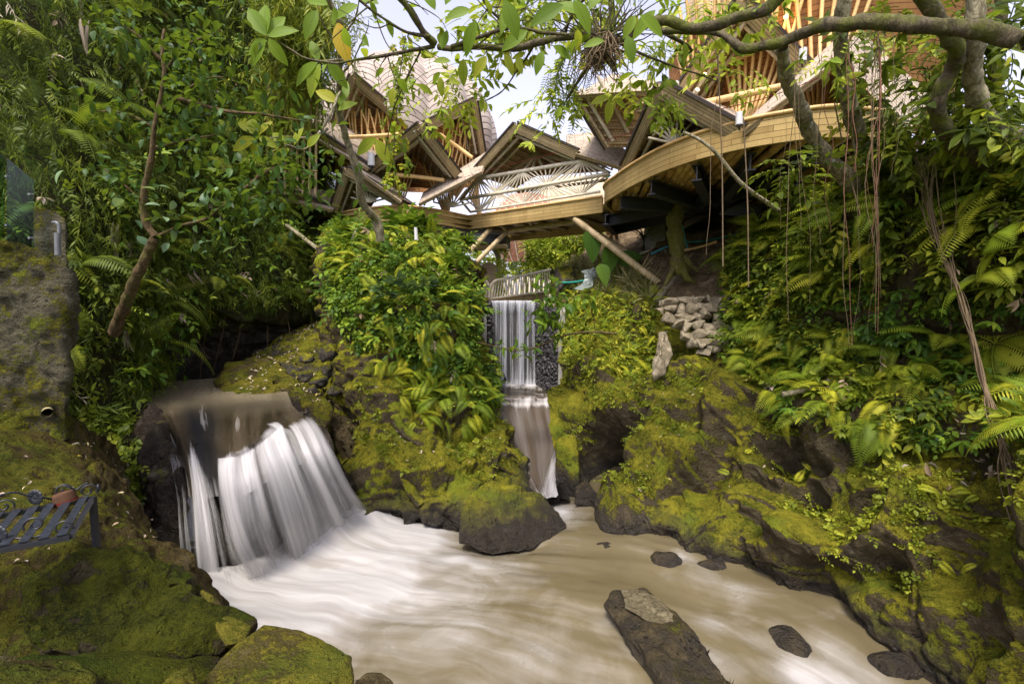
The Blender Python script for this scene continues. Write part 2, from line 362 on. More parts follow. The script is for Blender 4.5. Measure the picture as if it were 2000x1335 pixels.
M['leaf_dry'] = leaf_mat('dry_leaves', (.0, (.1, .07, .04)), (.4, (.25, .18, .11)), (.8, (.42, .36, .28)), (1, (.5, .4, .06)), tr=.15, rough=.7)
M['straw'] = leaf_mat('dry_grass', (.0, (.07, .1, .02)), (.5, (.25, .24, .08)), (1, (.5, .43, .22)), tr=.25, rough=.7)
M['moss_tuft'] = leaf_mat('moss_sprouts', (.0, (.04, .055, .006)), (.5, (.12, .15, .012)), (1, (.27, .29, .022)), tr=.3)
M['bark'] = bark_mat('lichen_bark', (.08, .065, .035), (.36, .32, .2), .2)
M['bark_dark'] = bark_mat('mossy_branch_bark', (.03, .024, .014), (.13, .105, .06), .5)
M['bark_brown'] = bark_mat('brown_bark', (.05, .033, .015), (.16, .11, .05), .35, (.1, .09, .025))
M['bark_olive'] = bark_mat('olive_bark', (.06, .05, .02), (.17, .14, .055), .75, (.12, .115, .02))
M['leaf_ear'] = leaf_mat('pleated_ear_leaf', (.0, (.02, .06, .01)), (.5, (.05, .12, .018)), (1, (.14, .22, .03)), tr=.35, vein=True)
M['root'] = plain('hanging_root', (.14, .1, .055), .8, .2)
M['root_red'] = plain('reddish_root', (.19, .085, .055), .7, .2)
M['pole'] = wood_mat('bamboo_pole', (.3, .215, .1), (.54, .42, .23), .45, nodes=True)
M['pole_w'] = wood_mat('bleached_bamboo', (.42, .37, .26), (.64, .58, .43), .5)
M['rib'] = wood_mat('golden_bamboo_rib', (.5, .3, .1), (.72, .49, .2), .45)
M['ceil'] = shingle_mat('orange_bamboo_ceiling', (.3, .135, .05), (.52, .27, .105), line=(.1, .035, .012), row=.09, wid=.9, bw=.006)
M['roof'] = shingle_mat('bamboo_shingles', (.22, .175, .12), (.48, .4, .3), row=.11, wid=.5, bw=.01)
M['dome'] = shingle_mat('dome_shingles', (.24, .195, .16), (.46, .395, .335), row=.2, wid=90., bw=.016)
M['fascia'] = shingle_mat('split_bamboo_fascia', (.26, .165, .05), (.58, .42, .165), line=(.14, .09, .03), row=.085, wid=1.1, bw=.005)
M['edge'] = wood_mat('roof_edge', (.15, .11, .05), (.38, .29, .14), .7, nodes=True)
M['barge'] = shingle_mat('split_bamboo_board', (.19, .14, .07), (.48, .37, .19), line=(.05, .035, .015), row=.045, wid=.55, bw=.004)
M['edge_dark'] = plain('dark_roof_edge', (.045, .035, .03), .7, .3)
M['soffit'] = shingle_mat('soffit_mat', (.25, .18, .1), (.48, .35, .19), line=(.06, .04, .02), row=.07, wid=.8, bw=.006)
M['steel'] = plain('black_steel', (.03, .031, .036), .45, .5)
M['iron'] = plain('black_iron', (.012, .013, .017), .4, .5)
M['slat'] = plain('worn_blue_slat', (.013, .016, .022), .45, .5, var=.9, sc=30)
M['white'] = plain('white_enamel', (.5, .5, .48), .4, var=.08)
M['pvc'] = plain('grey_pvc', (.12, .125, .13), .5, var=.2)
M['pipe_y'] = plain('old_pipe', (.34, .3, .14), .6)
M['rubber'] = plain('black_pipe', (.015, .015, .016), .4)
M['hose'] = plain('green_hose', (.02, .22, .17), .4)
M['hose_b'] = plain('blue_hose', (.06, .26, .32), .4)
M['hat'] = plain('brown_felt', (.07, .036, .02), .9, .1)
M['hatband'] = plain('red_band', (.1, .015, .012), .8, .1)
M['redshingle'] = shingle_mat('red_shingles', (.3, .13, .08), (.5, .26, .18), line=(.16, .07, .05), row=.12, wid=.2, bw=.01)
M['tanwall'] = shingle_mat('tan_wicker', (.45, .34, .2), (.66, .53, .36), line=(.35, .26, .16), row=.06, wid=1.2, bw=.004)
def glass_mat(name, tint=(.62, .78, .74)):
    t = NT(name); g = t.n('BsdfGlass', Color=(*tint, 1), Roughness=.02, IOR=1.45).outputs[0]; tr = t.n('BsdfTransparent', Color=(*tint, 1)).outputs[0]
    gl = t.n('BsdfGlossy', Color=(1, 1, 1, 1), Roughness=.05).outputs[0]
    return t.end(_mixsh(t, t.n('LayerWeight', Blend=.25).outputs['Facing'], tr, gl))
M['glass'] = glass_mat('greenish_glass')
def net_mat(name):
    t = NT(name); uv = t.uv(); w = t.noise(t.map(uv, (20, 5, 1)), 1, 4)
    s = t.bsdf((.26, .31, .3), .25, None, .5); tr = t.n('BsdfTransparent').outputs[0]
    return t.end(_mixsh(t, t.ramp(w, (.35, .12), (.7, .7)), tr, s))
M['sheet'] = net_mat('clear_plastic')
def lamp_mat(name, c, e):
    t = NT(name); s = t.n('Emission', Color=(*c, 1), Strength=e).outputs[0]; return t.end(s)
M['bulb'] = lamp_mat('warm_bulb', (1, .6, .2), 5)
def pool_mat():
    t = NT('muddy_water'); uv = t.uv(); foam = t.attr(); P = t.n('NewGeometry').outputs['Position']
    wp = t.n('TexNoise', Vector=P, Scale=.55, Detail=3); w = t.n('VectorMath', operation='SCALE'); t.set(w.inputs[0], wp.outputs[1]); t.set(w.inputs['Scale'], .9)
    ad = t.n('VectorMath', operation='ADD'); t.set(ad.inputs[0], uv); t.set(ad.inputs[1], w.outputs[0]); q = ad.outputs[0]
    s1 = t.noise(t.map(q, (.5, 2.2, 1)), 1.0, 3, .45, .9); s2 = t.noise(t.map(q, (.7, 9, 1)), 1.0, 3, .5, .2); s3 = t.noise(P, 1.15, 5, .6, .6)
    f = t.math('ADD', foam, t.math('ADD', t.math('MULTIPLY', t.math('SUBTRACT', s1, .5), .7), t.math('ADD', t.math('MULTIPLY', t.math('SUBTRACT', s2, .5), .3), t.math('MULTIPLY', t.math('SUBTRACT', s3, .5), 1.25))))
    f = t.ramp(f, (.1, 0), (.45, .3), (1.0, 1))
    mud = t.ramp(t.math('ADD', t.math('MULTIPLY', s1, .6), t.math('MULTIPLY', s3, .4)), (.3, (.085, .069, .034)), (.7, (.145, .12, .068)))
    c = t.mix(f, mud, t.mix(t.ramp(s2, (.3, 0), (.7, 1)), (.27, .255, .23), (.38, .37, .35))); ro = t.math('ADD', .13, t.math('MULTIPLY', f, .45))
    h = t.math('ADD', s1, t.math('MULTIPLY', s2, .3))
    return t.end(t.bsdf(c, ro, t.bump(h, .1, .04), .35))
M['pool'] = pool_mat()
def fall_mat(name, us=1.0, thr=.5, gain=1.0, body=(.5, .49, .475), seed=0, mud=(.14, .12, .085)):
    t = NT(name); uv = t.uv(); a = t.attr()
    s1 = t.noise(t.map(uv, (3.2 * us, .16, 1), (seed * 3.3, 0, 0)), 1, 3, .5, .1); s2 = t.noise(t.map(uv, (13 * us, .25, 1), (seed, 0, 0)), 1, 3, .5, .1)
    s = t.math('ADD', t.math('MULTIPLY', s1, .78), t.math('MULTIPLY', s2, .22))
    al = t.ramp(t.math('ADD', a, t.math('MULTIPLY', t.math('SUBTRACT', s, .5), 3.0 * gain)), (thr - .4, .0), (thr + .5, 1))
    col = t.ramp(t.math('ADD', t.math('MULTIPLY', t.math('SUBTRACT', s, .5), 1.6), .62), (.25, mud), (.42, (.26, .25, .22)), (.62, body))
    d = t.bsdf(col, .5, None, .3); tl = t.n('BsdfTranslucent', Color=col).outputs[0]
    w = _mixsh(t, .3, d, tl); return t.end(_mixsh(t, al, t.n('BsdfTransparent').outputs[0], w))
M['fall'] = fall_mat('silky_fall', 1.0, .42)
M['fall2'] = fall_mat('silky_fall_veil', 1.6, .62, 1.3, seed=4)
M['fall_thin'] = fall_mat('thin_curtain', 3.0, .62, 1.35, (.5, .52, .55), 2, (.2, .2, .21))
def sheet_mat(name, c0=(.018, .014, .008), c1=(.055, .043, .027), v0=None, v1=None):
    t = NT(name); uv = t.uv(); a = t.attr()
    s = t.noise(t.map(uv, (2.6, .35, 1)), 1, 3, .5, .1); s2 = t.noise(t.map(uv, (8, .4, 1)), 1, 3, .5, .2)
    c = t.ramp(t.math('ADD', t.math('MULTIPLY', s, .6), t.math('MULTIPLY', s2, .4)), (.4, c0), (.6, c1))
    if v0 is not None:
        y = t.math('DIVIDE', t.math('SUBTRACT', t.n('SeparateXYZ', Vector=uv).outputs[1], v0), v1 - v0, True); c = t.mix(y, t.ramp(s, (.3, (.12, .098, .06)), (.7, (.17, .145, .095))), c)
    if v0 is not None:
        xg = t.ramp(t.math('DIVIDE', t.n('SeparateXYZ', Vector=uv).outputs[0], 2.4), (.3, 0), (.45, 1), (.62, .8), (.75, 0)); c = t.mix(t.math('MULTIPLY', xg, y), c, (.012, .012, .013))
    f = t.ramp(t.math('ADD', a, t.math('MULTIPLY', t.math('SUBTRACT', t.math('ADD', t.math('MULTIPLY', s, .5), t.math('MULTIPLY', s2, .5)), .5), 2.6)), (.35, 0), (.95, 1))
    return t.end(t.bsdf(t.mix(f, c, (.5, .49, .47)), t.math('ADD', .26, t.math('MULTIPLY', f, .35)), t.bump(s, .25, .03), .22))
M['sheet_water'] = sheet_mat('sliding_water')
M['chute'] = sheet_mat('chute_water', (.06, .045, .03), (.13, .115, .1))
# ================================================================= SETTING: terrain, rocks, water
LOFT = {}
def terrain(key, name, ctrl, nr, nc, mat, seed=0, face=None, kind='structure', **kw):
    P = loft(ctrl, nr, nc); P = rough(P, s=seed, face=face, **kw); LOFT[key] = P
    m = MB(); m.grid(P); o = m.obj(name, M[mat]); o['kind'] = kind; return o
# --- right bank : rock foot, ledge, steep planted slope (columns run from the chute towards the camera)
colsR = [
 [('z',1112,990,-.5),('z',1108,955,0),(1082,850,9.3),(1088,750,10.4),(1100,640,11.6),(1112,575,13.2),(1090,545,15.5),(1060,530,19)],
 [('z',1185,1015,-.5),('z',1182,985,0),(1165,905,8.3),(1160,800,9.0),(1160,700,9.9),(1180,622,11.0),(1195,602,12.2),(1190,606,14)],
 [('z',1225,1035,-.5),('z',1222,1010,0),(1228,930,7.6),(1235,800,8.3),(1225,700,9.2),(1235,632,10.3),(1260,606,11),(1270,615,13)],
 [('z',1305,1060,-.5),('z',1300,1028,0),(1300,950,6.9),(1310,850,7.5),(1300,760,8.3),(1300,690,9.0),(1310,640,9.6),(1330,645,10.6)],
 [('z',1400,1110,-.5),('z',1390,1065,0),(1440,980,6.2),(1445,880,6.6),(1445,780,7.2),(1425,690,8.2),(1420,640,8.9),(1420,640,9.8)],
 [('z',1515,1190,-.5),('z',1500,1140,0),(1540,1020,5.35),(1545,915,5.9),(1545,820,6.3),(1540,700,6.9),(1525,540,7.7),(1500,400,8.4)],
 [('z',1640,1270,-.5),('z',1620,1205,0),(1680,1050,4.75),(1690,930,5.1),(1700,840,5.7),(1690,720,6.3),(1660,540,6.5),(1620,360,6.9)],
 [('z',1800,1400,-.5),('z',1780,1335,0),(1850,1130,4.1),(1860,960,4.35),(1870,885,4.9),(1870,740,5.5),(1840,540,5.7),(1800,310,6.1)],
 [('z',1960,1560,-.5),('z',1930,1480,0),(2010,1200,3.55),(2020,980,3.8),(2030,890,4.3),(2030,740,4.9),(2010,520,5.0),(1980,290,5.4)],
 [('z',2250,1900,-.5),('z',2200,1750,0),(2280,1250,2.8),(2280,1000,3.0),(2280,880,3.5),(2280,700,4.0),(2250,450,4.3),(2220,240,4.6)],
 [('z',2900,2500,-.5),('z',2800,2300,0),(2750,1350,2.0),(2750,1000,2.2),(2750,860,2.6),(2750,650,3.0),(2700,400,3.4),(2650,200,3.7)],
]
ctrl = [[colsR[c][r] for c in range(len(colsR))] for r in range(8)]
dR = [(U(1178,905,8.2), .5, .75), (U(1195,860,8.4), .4, .45), (U(1518,898,5.9), .34, .6), (U(1500,960,5.8), .3, .35), (U(1400,905,6.5), .35, .22), (U(1450,935,6.2), .22, .2),
      (U(1340,905,7.0), .45, -.3), (U(1372,965,6.6), .3, .4), (U(1290,985,7.0), .3, -.25), (U(1430,990,6.2), .35, -.22), (U(1590,900,5.5), .2, -.3), (U(1470,830,6.6), .3, -.25), (U(1505,805,6.3), .3, .4),
      (U(1700,1080,4.7), .4, -.16), (U(1620,1120,5.0), .3, .12), (U(1800,1150,4.3), .25, .12), (U(1250,880,7.8), .4, -.2), (U(1560,960,5.6), .35, .15), (U(1845,1180,4.1), .3, -.12), (U(1110,820,9.4), .4, -.2), (U(1390,780,7.2), .4, -.25)]
rp = np.random.default_rng(3)
for k in range(70):
    a = U(rp.uniform(1200, 2000), rp.uniform(760, 1250), 5.5); dR.append((a, 0, 0))
P0 = loft(ctrl, 60, 80).reshape(-1, 3); X0, Y0, _ = proj(P0); ok = P0[(X0 > 1180) & (X0 < 2100) & (Y0 > np.interp(X0, [1090, 1290, 1440, 1560, 2100], [735, 740, 700, 830, 880])) & (P0[:, 2] > .25)]
dR = [d for d in dR if d[1]]
for k in range(60):
    r = rp.uniform(.09, .3); dR.append((ok[rp.integers(len(ok))], r, r * rp.uniform(.4, 1.1)))
terrain('R', 'river_bank', ctrl, 330, 460, 'rock', 3, amp=(.3, .4, .07, .03), freq=(.7, 1.25, 4.5, 13), dents=[(c, r, d * 1.2) for c, r, d in dR] + [(1182,905,.5,.8),(1165,870,.3,.35),(1516,893,.27,.75),(1362,935,.34,.42),(1402,905,.2,.25),(1480,930,.2,.28),(1300,985,.2,.22),(1590,905,.16,.4),(1575,975,.22,.35),(1460,990,.28,.3),(1340,830,.25,.25),(1250,830,.2,.25),(1650,985,.2,.2),(1735,1100,.25,.22),(1850,1130,.25,.22),(1640,1120,.2,.25),(1450,1085,.15,.2),(1508,800,.28,.5),(1790,1010,.15,.2)], rid=.75, crack=.055)
# --- central planted rock between the two falls
colsC = [
 [('z',640,930,-.4),(645,860,9.2),(640,760,10.6),(632,640,11.6),(626,540,12.2),(640,475,13),(660,460,15.5)],
 [('z',705,1010,-.4),(670,880,8.3),(668,780,9.3),(660,650,9.9),(650,530,10.4),(655,485,11),(680,462,14)],
 [('z',752,1015,-.4),(740,985,7.5),(700,860,8.1),(690,750,8.8),(680,640,9.2),(674,525,9.8),(700,462,12)],
 [('z',800,1025,-.4),('z',795,1003,0),(768,900,7.7),(755,800,8.4),(750,700,8.9),(745,545,9.4),(760,462,11)],
 [('z',870,1035,-.4),('z',866,1010,0),(850,925,7.6),(835,830,8.4),(830,740,8.9),(822,555,9.3),(828,465,10.8)],
 [('z',940,1030,-.4),('z',935,1000,0),(920,905,8.1),(905,830,8.8),(895,740,9.2),(878,570,9.7),(872,470,11)],
 [('z',1012,1015,-.4),('z',1005,985,0),(975,895,8.7),(950,820,9.6),(930,740,10.2),(908,610,10.5),(900,485,11.6)],
 [('z',1046,985,-.4),('z',1040,965,0),(1003,900,9.4),(968,820,10.8),(945,740,11.3),(926,620,11.6),(918,500,12.6)],
 [('z',1050,975,-.6),('z',1046,960,-.3),(1010,900,10),(968,810,12),(948,740,13),(932,630,13.4),(930,530,14.5)],
]
ctrl = [[colsC[c][r] for c in range(len(colsC))] for r in range(7)]
dC = [(U(745,900,7.9), .35, -.25), (U(860,870,8.0), .4, -.25), (U(905,850,8.6), .3, .2), (U(800,960,7.5), .3, .15), (U(830,920,7.7), .25, -.2), (U(690,830,8.6), .3, .25), (U(940,870,8.4), .25, -.2), (U(790,800,8.4), .5, -.2)]
terrain('C', 'island_rock', ctrl, 260, 300, 'rock_c', 21, amp=(.2, .26, .085, .035), freq=(.9, 1.7, 5, 13), dents=dC, rid=.7, crack=.05)
# --- left hillside
colsL = [
 [(-700,1000,3.6),(-700,700,3.8),(-700,400,4.0),(-700,0,4.6),(-700,-400,5.5),(-700,-900,7)],
 [(-200,950,5.2),(-200,700,5.4),(-200,420,5.6),(-200,60,6.2),(-250,-350,7.4),(-300,-900,9)],
 [(120,900,6.2),(110,720,6.4),(110,480,6.7),(100,150,7.4),(60,-250,8.8),(40,-800,10.8)],
 [(262,900,7.0),(255,760,7.2),(245,560,7.5),(240,250,8.6),(230,-150,10.2),(230,-700,12.5)],
 [(288,770,10.0),(290,700,9.6),(295,580,8.7),(310,330,9.8),(330,-60,11.6),(340,-520,14)],
 [(378,600,11.4),(384,604,10.4),(390,590,9.6),(410,350,11),(440,30,13),(450,-330,15.5)],
 [(478,612,12.8),(484,620,11.6),(490,610,10.8),(500,400,12.3),(530,100,14.5),(545,-150,17)],
 [(572,622,14),(576,630,13),(580,620,12.2),(580,440,14),(590,220,16.4),(600,60,19)],
 [(650,622,15.6),(650,630,15),(650,620,14.2),(645,480,17),(640,350,20),(640,250,24)],
]
ctrl = [[colsL[c][r] for c in range(len(colsL))] for r in range(6)]
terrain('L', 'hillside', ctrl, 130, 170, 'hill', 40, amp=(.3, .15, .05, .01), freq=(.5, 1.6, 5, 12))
# dark undercut cliff behind the upper pool
ctrl = [[(262,800,8.6),(300,790,9.9),(360,785,11),(430,775,11.6),(520,770,12.4),(600,770,13.2),(680,765,14)],
        [(262,740,8.7),(300,735,10),(360,725,11.2),(430,715,11.8),(520,715,12.5),(600,700,13.4),(680,700,14)],
        [(262,670,8.9),(300,665,10),(360,660,11.3),(430,655,11.9),(520,655,12.5),(600,650,13.4),(680,640,14)],
        [(262,590,9),(300,590,9.8),(360,590,10.9),(430,590,11.5),(520,600,12.2),(600,600,13.2),(680,600,14)]]
terrain('cave', 'cliff', ctrl, 110, 220, 'cliff', 55, amp=(.3, .35, .1, .03), freq=(.9, 1.7, 5, 14), rid=.8)
# --- left front slope under the bench
colsE = [
 [(-700,760,4.0),(-700,900,3.1),(-700,1000,2.7),(-700,1100,2.4),(-700,1250,2.0),(-700,1500,1.7)],
 [(-200,790,4.6),(-200,920,3.6),(-200,1010,3.2),(-200,1090,2.9),(-200,1200,2.5),(-200,1400,2.1)],
 [(0,805,4.9),(0,930,3.85),(0,1010,3.45),(0,1090,3.1),(0,1200,2.7),(0,1380,2.2)],
 [(135,815,5.1),(130,930,4.15),(140,1010,3.65),(175,1086,3.22),(170,1190,2.85),(200,1380,2.4)],
 [(190,835,5.3),(215,920,4.7),(245,1000,4.25),(280,1080,3.85),(330,1170,3.4),(420,1360,2.8)],
 [(205,850,5.5),(240,930,5.0),(275,1000,4.7),(330,1075,4.35),(400,1150,3.9),('z',500,1330,-.2)],
 [(215,880,6.0),(255,960,5.5),(300,1040,5.2),(355,1110,4.9),('z',430,1190,0),('z',520,1330,-.5)],
 [(240,930,6.4),(270,1000,6.0),(310,1070,5.7),('z',370,1160,-.2),('z',440,1220,-.5),('z',520,1330,-.8)],
]
ctrl = [[colsE[c][r] for c in range(len(colsE))] for r in range(6)]
terrain('E', 'bank_slope', ctrl, 170, 230, 'rock_left', 61, amp=(.12, .08, .03, .012), freq=(1.1, 2.5, 7, 18), face=np.array([2, 0, 8.]), crack=.03)
# dark cleft between the slope and the left fall
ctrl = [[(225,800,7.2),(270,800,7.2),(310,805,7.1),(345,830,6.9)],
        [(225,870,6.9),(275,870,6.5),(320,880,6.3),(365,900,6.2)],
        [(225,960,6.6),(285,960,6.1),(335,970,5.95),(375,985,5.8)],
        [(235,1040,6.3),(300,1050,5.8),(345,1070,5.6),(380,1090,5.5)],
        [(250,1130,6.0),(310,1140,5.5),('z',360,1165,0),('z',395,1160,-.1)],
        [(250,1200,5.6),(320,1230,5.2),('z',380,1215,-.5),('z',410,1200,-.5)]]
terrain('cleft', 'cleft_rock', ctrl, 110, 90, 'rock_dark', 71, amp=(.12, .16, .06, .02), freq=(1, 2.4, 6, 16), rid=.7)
# river bed + land to the horizon
def sheet(name, pts, z, mat, n=2):
    m = MB(); P = np.array(pts, float); m.add(np.c_[P, np.full(len(P), z)] if P.shape[1] == 2 else P, [tuple(range(4))], P[:, :2]); o = m.obj(name, M[mat]); o['kind'] = 'structure'; return o
sheet('riverbed', [(-14, -6), (14, -6), (14, 16), (-14, 16)], -.9, 'rock_dark')
sheet('ground', [(-400, -300), (400, -300), (400, 900), (-400, 900)], -1.2, 'grass')
# garden plateau behind the upper fall
m = MB(); xs = np.linspace(-9, 14, 60); ys = np.linspace(13.9, 60, 60); X, Y = np.meshgrid(xs, ys); Z = 3.32 + .25 * vnoise(np.stack([X * .4, Y * .4, X * 0], -1), 5) * (np.abs(X) > 2.2)
m.grid(np.stack([X, Y, Z], -1), flip=False); o = m.obj('terrace', M['ground']); o['kind'] = 'structure'
sheet('far_meadow', [(-300, 59.9), (300, 59.9), (300, 800), (-300, 800)], 3.3, 'grass')
# earth slope under the right deck
ctrl = [[(1090,640,13.2),(1180,640,11.5),(1270,625,10.4),(1350,610,9.8),(1440,600,9.2),(1560,600,8)],
        [(1090,560,14.4),(1180,560,12.8),(1270,555,11.2),(1350,545,10.6),(1440,535,9.8),(1560,520,8.4)],
        [(1130,500,16),(1200,500,14.5),(1270,500,12.6),(1350,490,11.8),(1440,475,11),(1560,450,9.4)],
        [(1150,470,18),(1220,455,16.5),(1290,440,15),(1360,430,13.5),(1450,410,12.2),(1600,380,11)]]
terrain('earth', 'earth_slope', ctrl, 110, 160, 'earth', 83, amp=(.16, .12, .05, .02), freq=(.9, 2.4, 7, 18))
# --- water -------------------------------------------------------------
px_ = np.array([(-4.2, 6.6), (-3.0, 6.4), (-1, 5.9), (1.2, 5.2), (2.4, 4.5), (3.1, 3.4), (3.4, 2.0), (3.5, -1), (3.6, -5)])
path = curve(np.c_[px_, px_[:, 0] * 0], 400)[:, :2]; sl = np.r_[0, np.cumsum(np.linalg.norm(np.diff(path, axis=0), axis=1))]
xs = np.linspace(-5.2, 6.5, 300); ys = np.linspace(-1.5, 10.2, 300); X, Y = np.meshgrid(xs, ys); XY = np.stack([X, Y], -1)
d2 = ((XY[:, :, None] - path[None, None, ::4]) ** 2).sum(-1); k = d2.argmin(-1) * 4
tg = np.gradient(path, axis=0); tg /= np.linalg.norm(tg, axis=1, keepdims=True); df = XY - path[k]
side = tg[k][..., 0] * df[..., 1] - tg[k][..., 1] * df[..., 0]; along = sl[k] + (tg[k] * df).sum(-1)
foam = np.full(X.shape, .03) - .08 * np.exp(-((X - 1.3) ** 2 + (Y - 6.3) ** 2) / .8)
for (px, py, rx, amt) in ((520,1120,.95,.95),(640,1060,1.05,.95),(720,1010,.6,.9),(780,1060,.75,.55),(450,1170,.5,.9),(560,1190,.75,.7),(700,1150,.8,.55),(820,1020,.5,.75),(900,1070,.5,.35),(880,1150,.7,.3),(1010,1110,.5,.18),(650,1260,.5,.2),(520,1240,.35,.5),(1060,985,.35,.7),(1085,975,.3,.8),(1120,1010,.3,.35),(1330,1085,.16,.4),(1380,1120,.2,.35),(1440,1150,.25,.3),(1390,1220,.16,.5),(1370,1280,.14,.4),(1560,1320,.22,.85),(1640,1340,.3,.5),(1480,1250,.15,.35),(1700,1335,.25,.3),(900,1240,.5,.12),(1320,1250,.15,.3),(1190,1205,.14,.3),(1290,1295,.18,.3),(1425,1300,.2,.4),(1240,1262,.14,.25),(900,1068,.2,.3),(1000,1078,.15,.2),(1000,1250,.6,.25),(1150,1320,.5,.22),(780,1310,.5,.22),(1450,1200,.25,.25),(1620,1270,.2,.3),(1300,1118,.12,.25),(1520,1225,.12,.25)):
    g = G(px, py, 0); foam += amt * np.exp(-((X - g[0]) ** 2 + (Y - g[1]) ** 2) / (rx * rx) * .9)
foam = np.clip(foam, -.1, 1.05)
b0, b1 = G(400, 1150)[:2], G(735, 990)[:2]; tt_ = np.clip(((XY - b0) @ (b1 - b0)) / ((b1 - b0) @ (b1 - b0)), 0, 1); db = np.linalg.norm(XY - b0 - tt_[..., None] * (b1 - b0), axis=-1)
foam = foam + .35 * np.exp(-(db / .45) ** 2)
Zw = .26 * np.exp(-(db / .38) ** 2) * (1 + .5 * vnoise(np.stack([X * 3, Y * 3, X * 0], -1), 6)) + .2 * np.clip(foam, 0, 1) * np.exp(-((X + 2.6) ** 2 + (Y - 6.3) ** 2) / 4) + .03 * fbm(np.stack([along * .8, side * 2.2, X * 0], -1), 3, 9) - .10 * np.clip((X - 2.2) * (4.6 - Y) * .5, 0, 3)
m = MB(); m.grid(np.stack([X, Y, Zw], -1), uv=np.stack([along, side], -1).reshape(-1, 2), a=foam.ravel()); o = m.obj('river_water', M['pool']); tag(o, 'muddy river pool with white streaks of foam below the falls', kind='structure')
# upper pool and left fall
TOP = [[('z',270,752,1.86),('z',335,744,1.86),('z',395,740,1.86),('z',450,736,1.86),('z',500,735,1.86),('z',575,735,1.86)],
       [('z',255,784,1.84),('z',330,770,1.84),('z',400,766,1.84),('z',465,768,1.84),('z',520,772,1.84),('z',585,776,1.84)],
       [('z',262,796,1.78),('z',335,802,1.8),('z',400,802,1.82),('z',462,800,1.83),('z',528,797,1.83),('z',596,796,1.82)]]
LIP = [[('z',300,810,1.66),('z',352,850,1.6),('z',405,852,1.64),('z',462,868,1.66),('z',530,835,1.72),('z',622,806,1.72)],
       [('z',325,840,1.5),('z',362,895,1.38),('z',408,890,1.44),('z',466,898,1.52),('z',548,850,1.63),('z',645,838,1.6)],
       [('z',345,900,1.18),('z',372,960,1.05),('z',420,955,1.1),('z',472,955,1.25),('z',568,900,1.38),('z',668,885,1.32)],
       [('z',358,1010,.66),('z',380,1050,.6),('z',436,1050,.6),('z',490,1050,.65),('z',600,975,.8),('z',698,945,.75)],
       [('z',370,1130,.0),('z',392,1150,.0),('z',450,1148,.0),('z',520,1120,.0),('z',625,1055,.0),('z',735,990,.0)],
       [('z',372,1160,-.2),('z',394,1180,-.2),('z',452,1178,-.2),('z',522,1145,-.2),('z',630,1080,-.2),('z',742,1010,-.2)]]
PW = loft(TOP + LIP, 170, 200); u = np.linspace(0, 1, 200); v = np.linspace(0, 8, 170)
nW = normals(PW)
# foam by position across the sheet: white tongues with dark rock showing between them
UU, VV = np.meshgrid(u, v)
rope = sum(h * np.exp(-((UU - c0) / w0) ** 2) for c0, w0, h in ((.085, .025, .8), (.135, .022, .7), (.275, .05, 1.0), (.40, .035, .55), (.56, .035, .8), (.645, .032, .85), (.72, .03, .9), (.79, .028, .85), (.86, .035, .95), (.93, .03, .8)))
rise = np.clip((VV - np.interp(UU, [0, .1, .2, .28, .36, .47, .5, .56, .75, 1], [3.4, 3.0, 3.9, 2.75, 3.6, 4.6, 3.9, 3.05, 2.75, 2.6])) / np.where(UU < .5, 1.9, 1.5) + .12, 0, 1); rise = rise * rise * (3 - 2 * rise)
nap = np.clip((UU - .5) / .05, 0, 1) * np.clip((7 - VV) / 4, 0, 1) * .3
fa = -.6 + rise * (.72 + .62 * rope + nap + .3 * vnoise(np.stack([UU * 30, VV * .12, UU * 0], -1), 12)) - .75 * np.clip((UU - .95) / .05, 0, 1) - 4 * np.clip((.06 - UU) / .03, 0, 1) - .35 * np.clip((VV - 6.3) / .9, 0, 1) * (1 - .6 * rope)
fa = fa + .5 * np.exp(-((UU - .66) / .07) ** 2 - ((VV - 2.45) / .22) ** 2)
wid = np.linalg.norm(PW[:, 1:] - PW[:, :-1], axis=-1).sum(1).mean(); lv = np.r_[0, np.cumsum(np.linalg.norm(np.diff(PW[:, 100], axis=0), axis=1))]
uvW = np.stack([UU * wid, np.repeat(lv[:, None], 200, 1)], -1).reshape(-1, 2)
rr = 88; fs = slice(rr - 34, 170)
bulge = .05 * vnoise(np.stack([UU * 14, VV * .25, UU * 0], -1), 4) + .025 * vnoise(np.stack([UU * 40, VV * .3, UU * 0], -1), 8)
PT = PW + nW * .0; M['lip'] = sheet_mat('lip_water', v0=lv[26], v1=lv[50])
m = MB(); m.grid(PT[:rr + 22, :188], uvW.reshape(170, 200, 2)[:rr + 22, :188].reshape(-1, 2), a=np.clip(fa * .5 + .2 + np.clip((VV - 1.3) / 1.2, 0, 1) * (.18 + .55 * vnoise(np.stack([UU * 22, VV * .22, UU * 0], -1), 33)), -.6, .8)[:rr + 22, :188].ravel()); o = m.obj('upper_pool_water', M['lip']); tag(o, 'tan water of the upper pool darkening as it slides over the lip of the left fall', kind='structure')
for nm, mt, off, s in (('waterfall', 'fall', .03, 0), ('waterfall', 'fall2', .085, 3)):
    Q = PW + nW * (off + bulge * (1 + s * .15))[..., None] * np.clip((VV - 2.2) / 1.2, .15, 1)[..., None] * np.ones(3)
    m = MB(); m.grid(Q[60:, 13:194], uvW.reshape(170, 200, 2)[60:, 13:194].reshape(-1, 2), a=np.clip(fa, -1, 1)[60:, 13:194].ravel() - (0 if s == 0 else .12)); o = m.obj(nm, M[mt]); tag(o, 'broad silky white waterfall on the left dropping into the foaming pool' if s == 0 else 'thin outer veil of the broad left waterfall', 'waterfall', kind='structure')
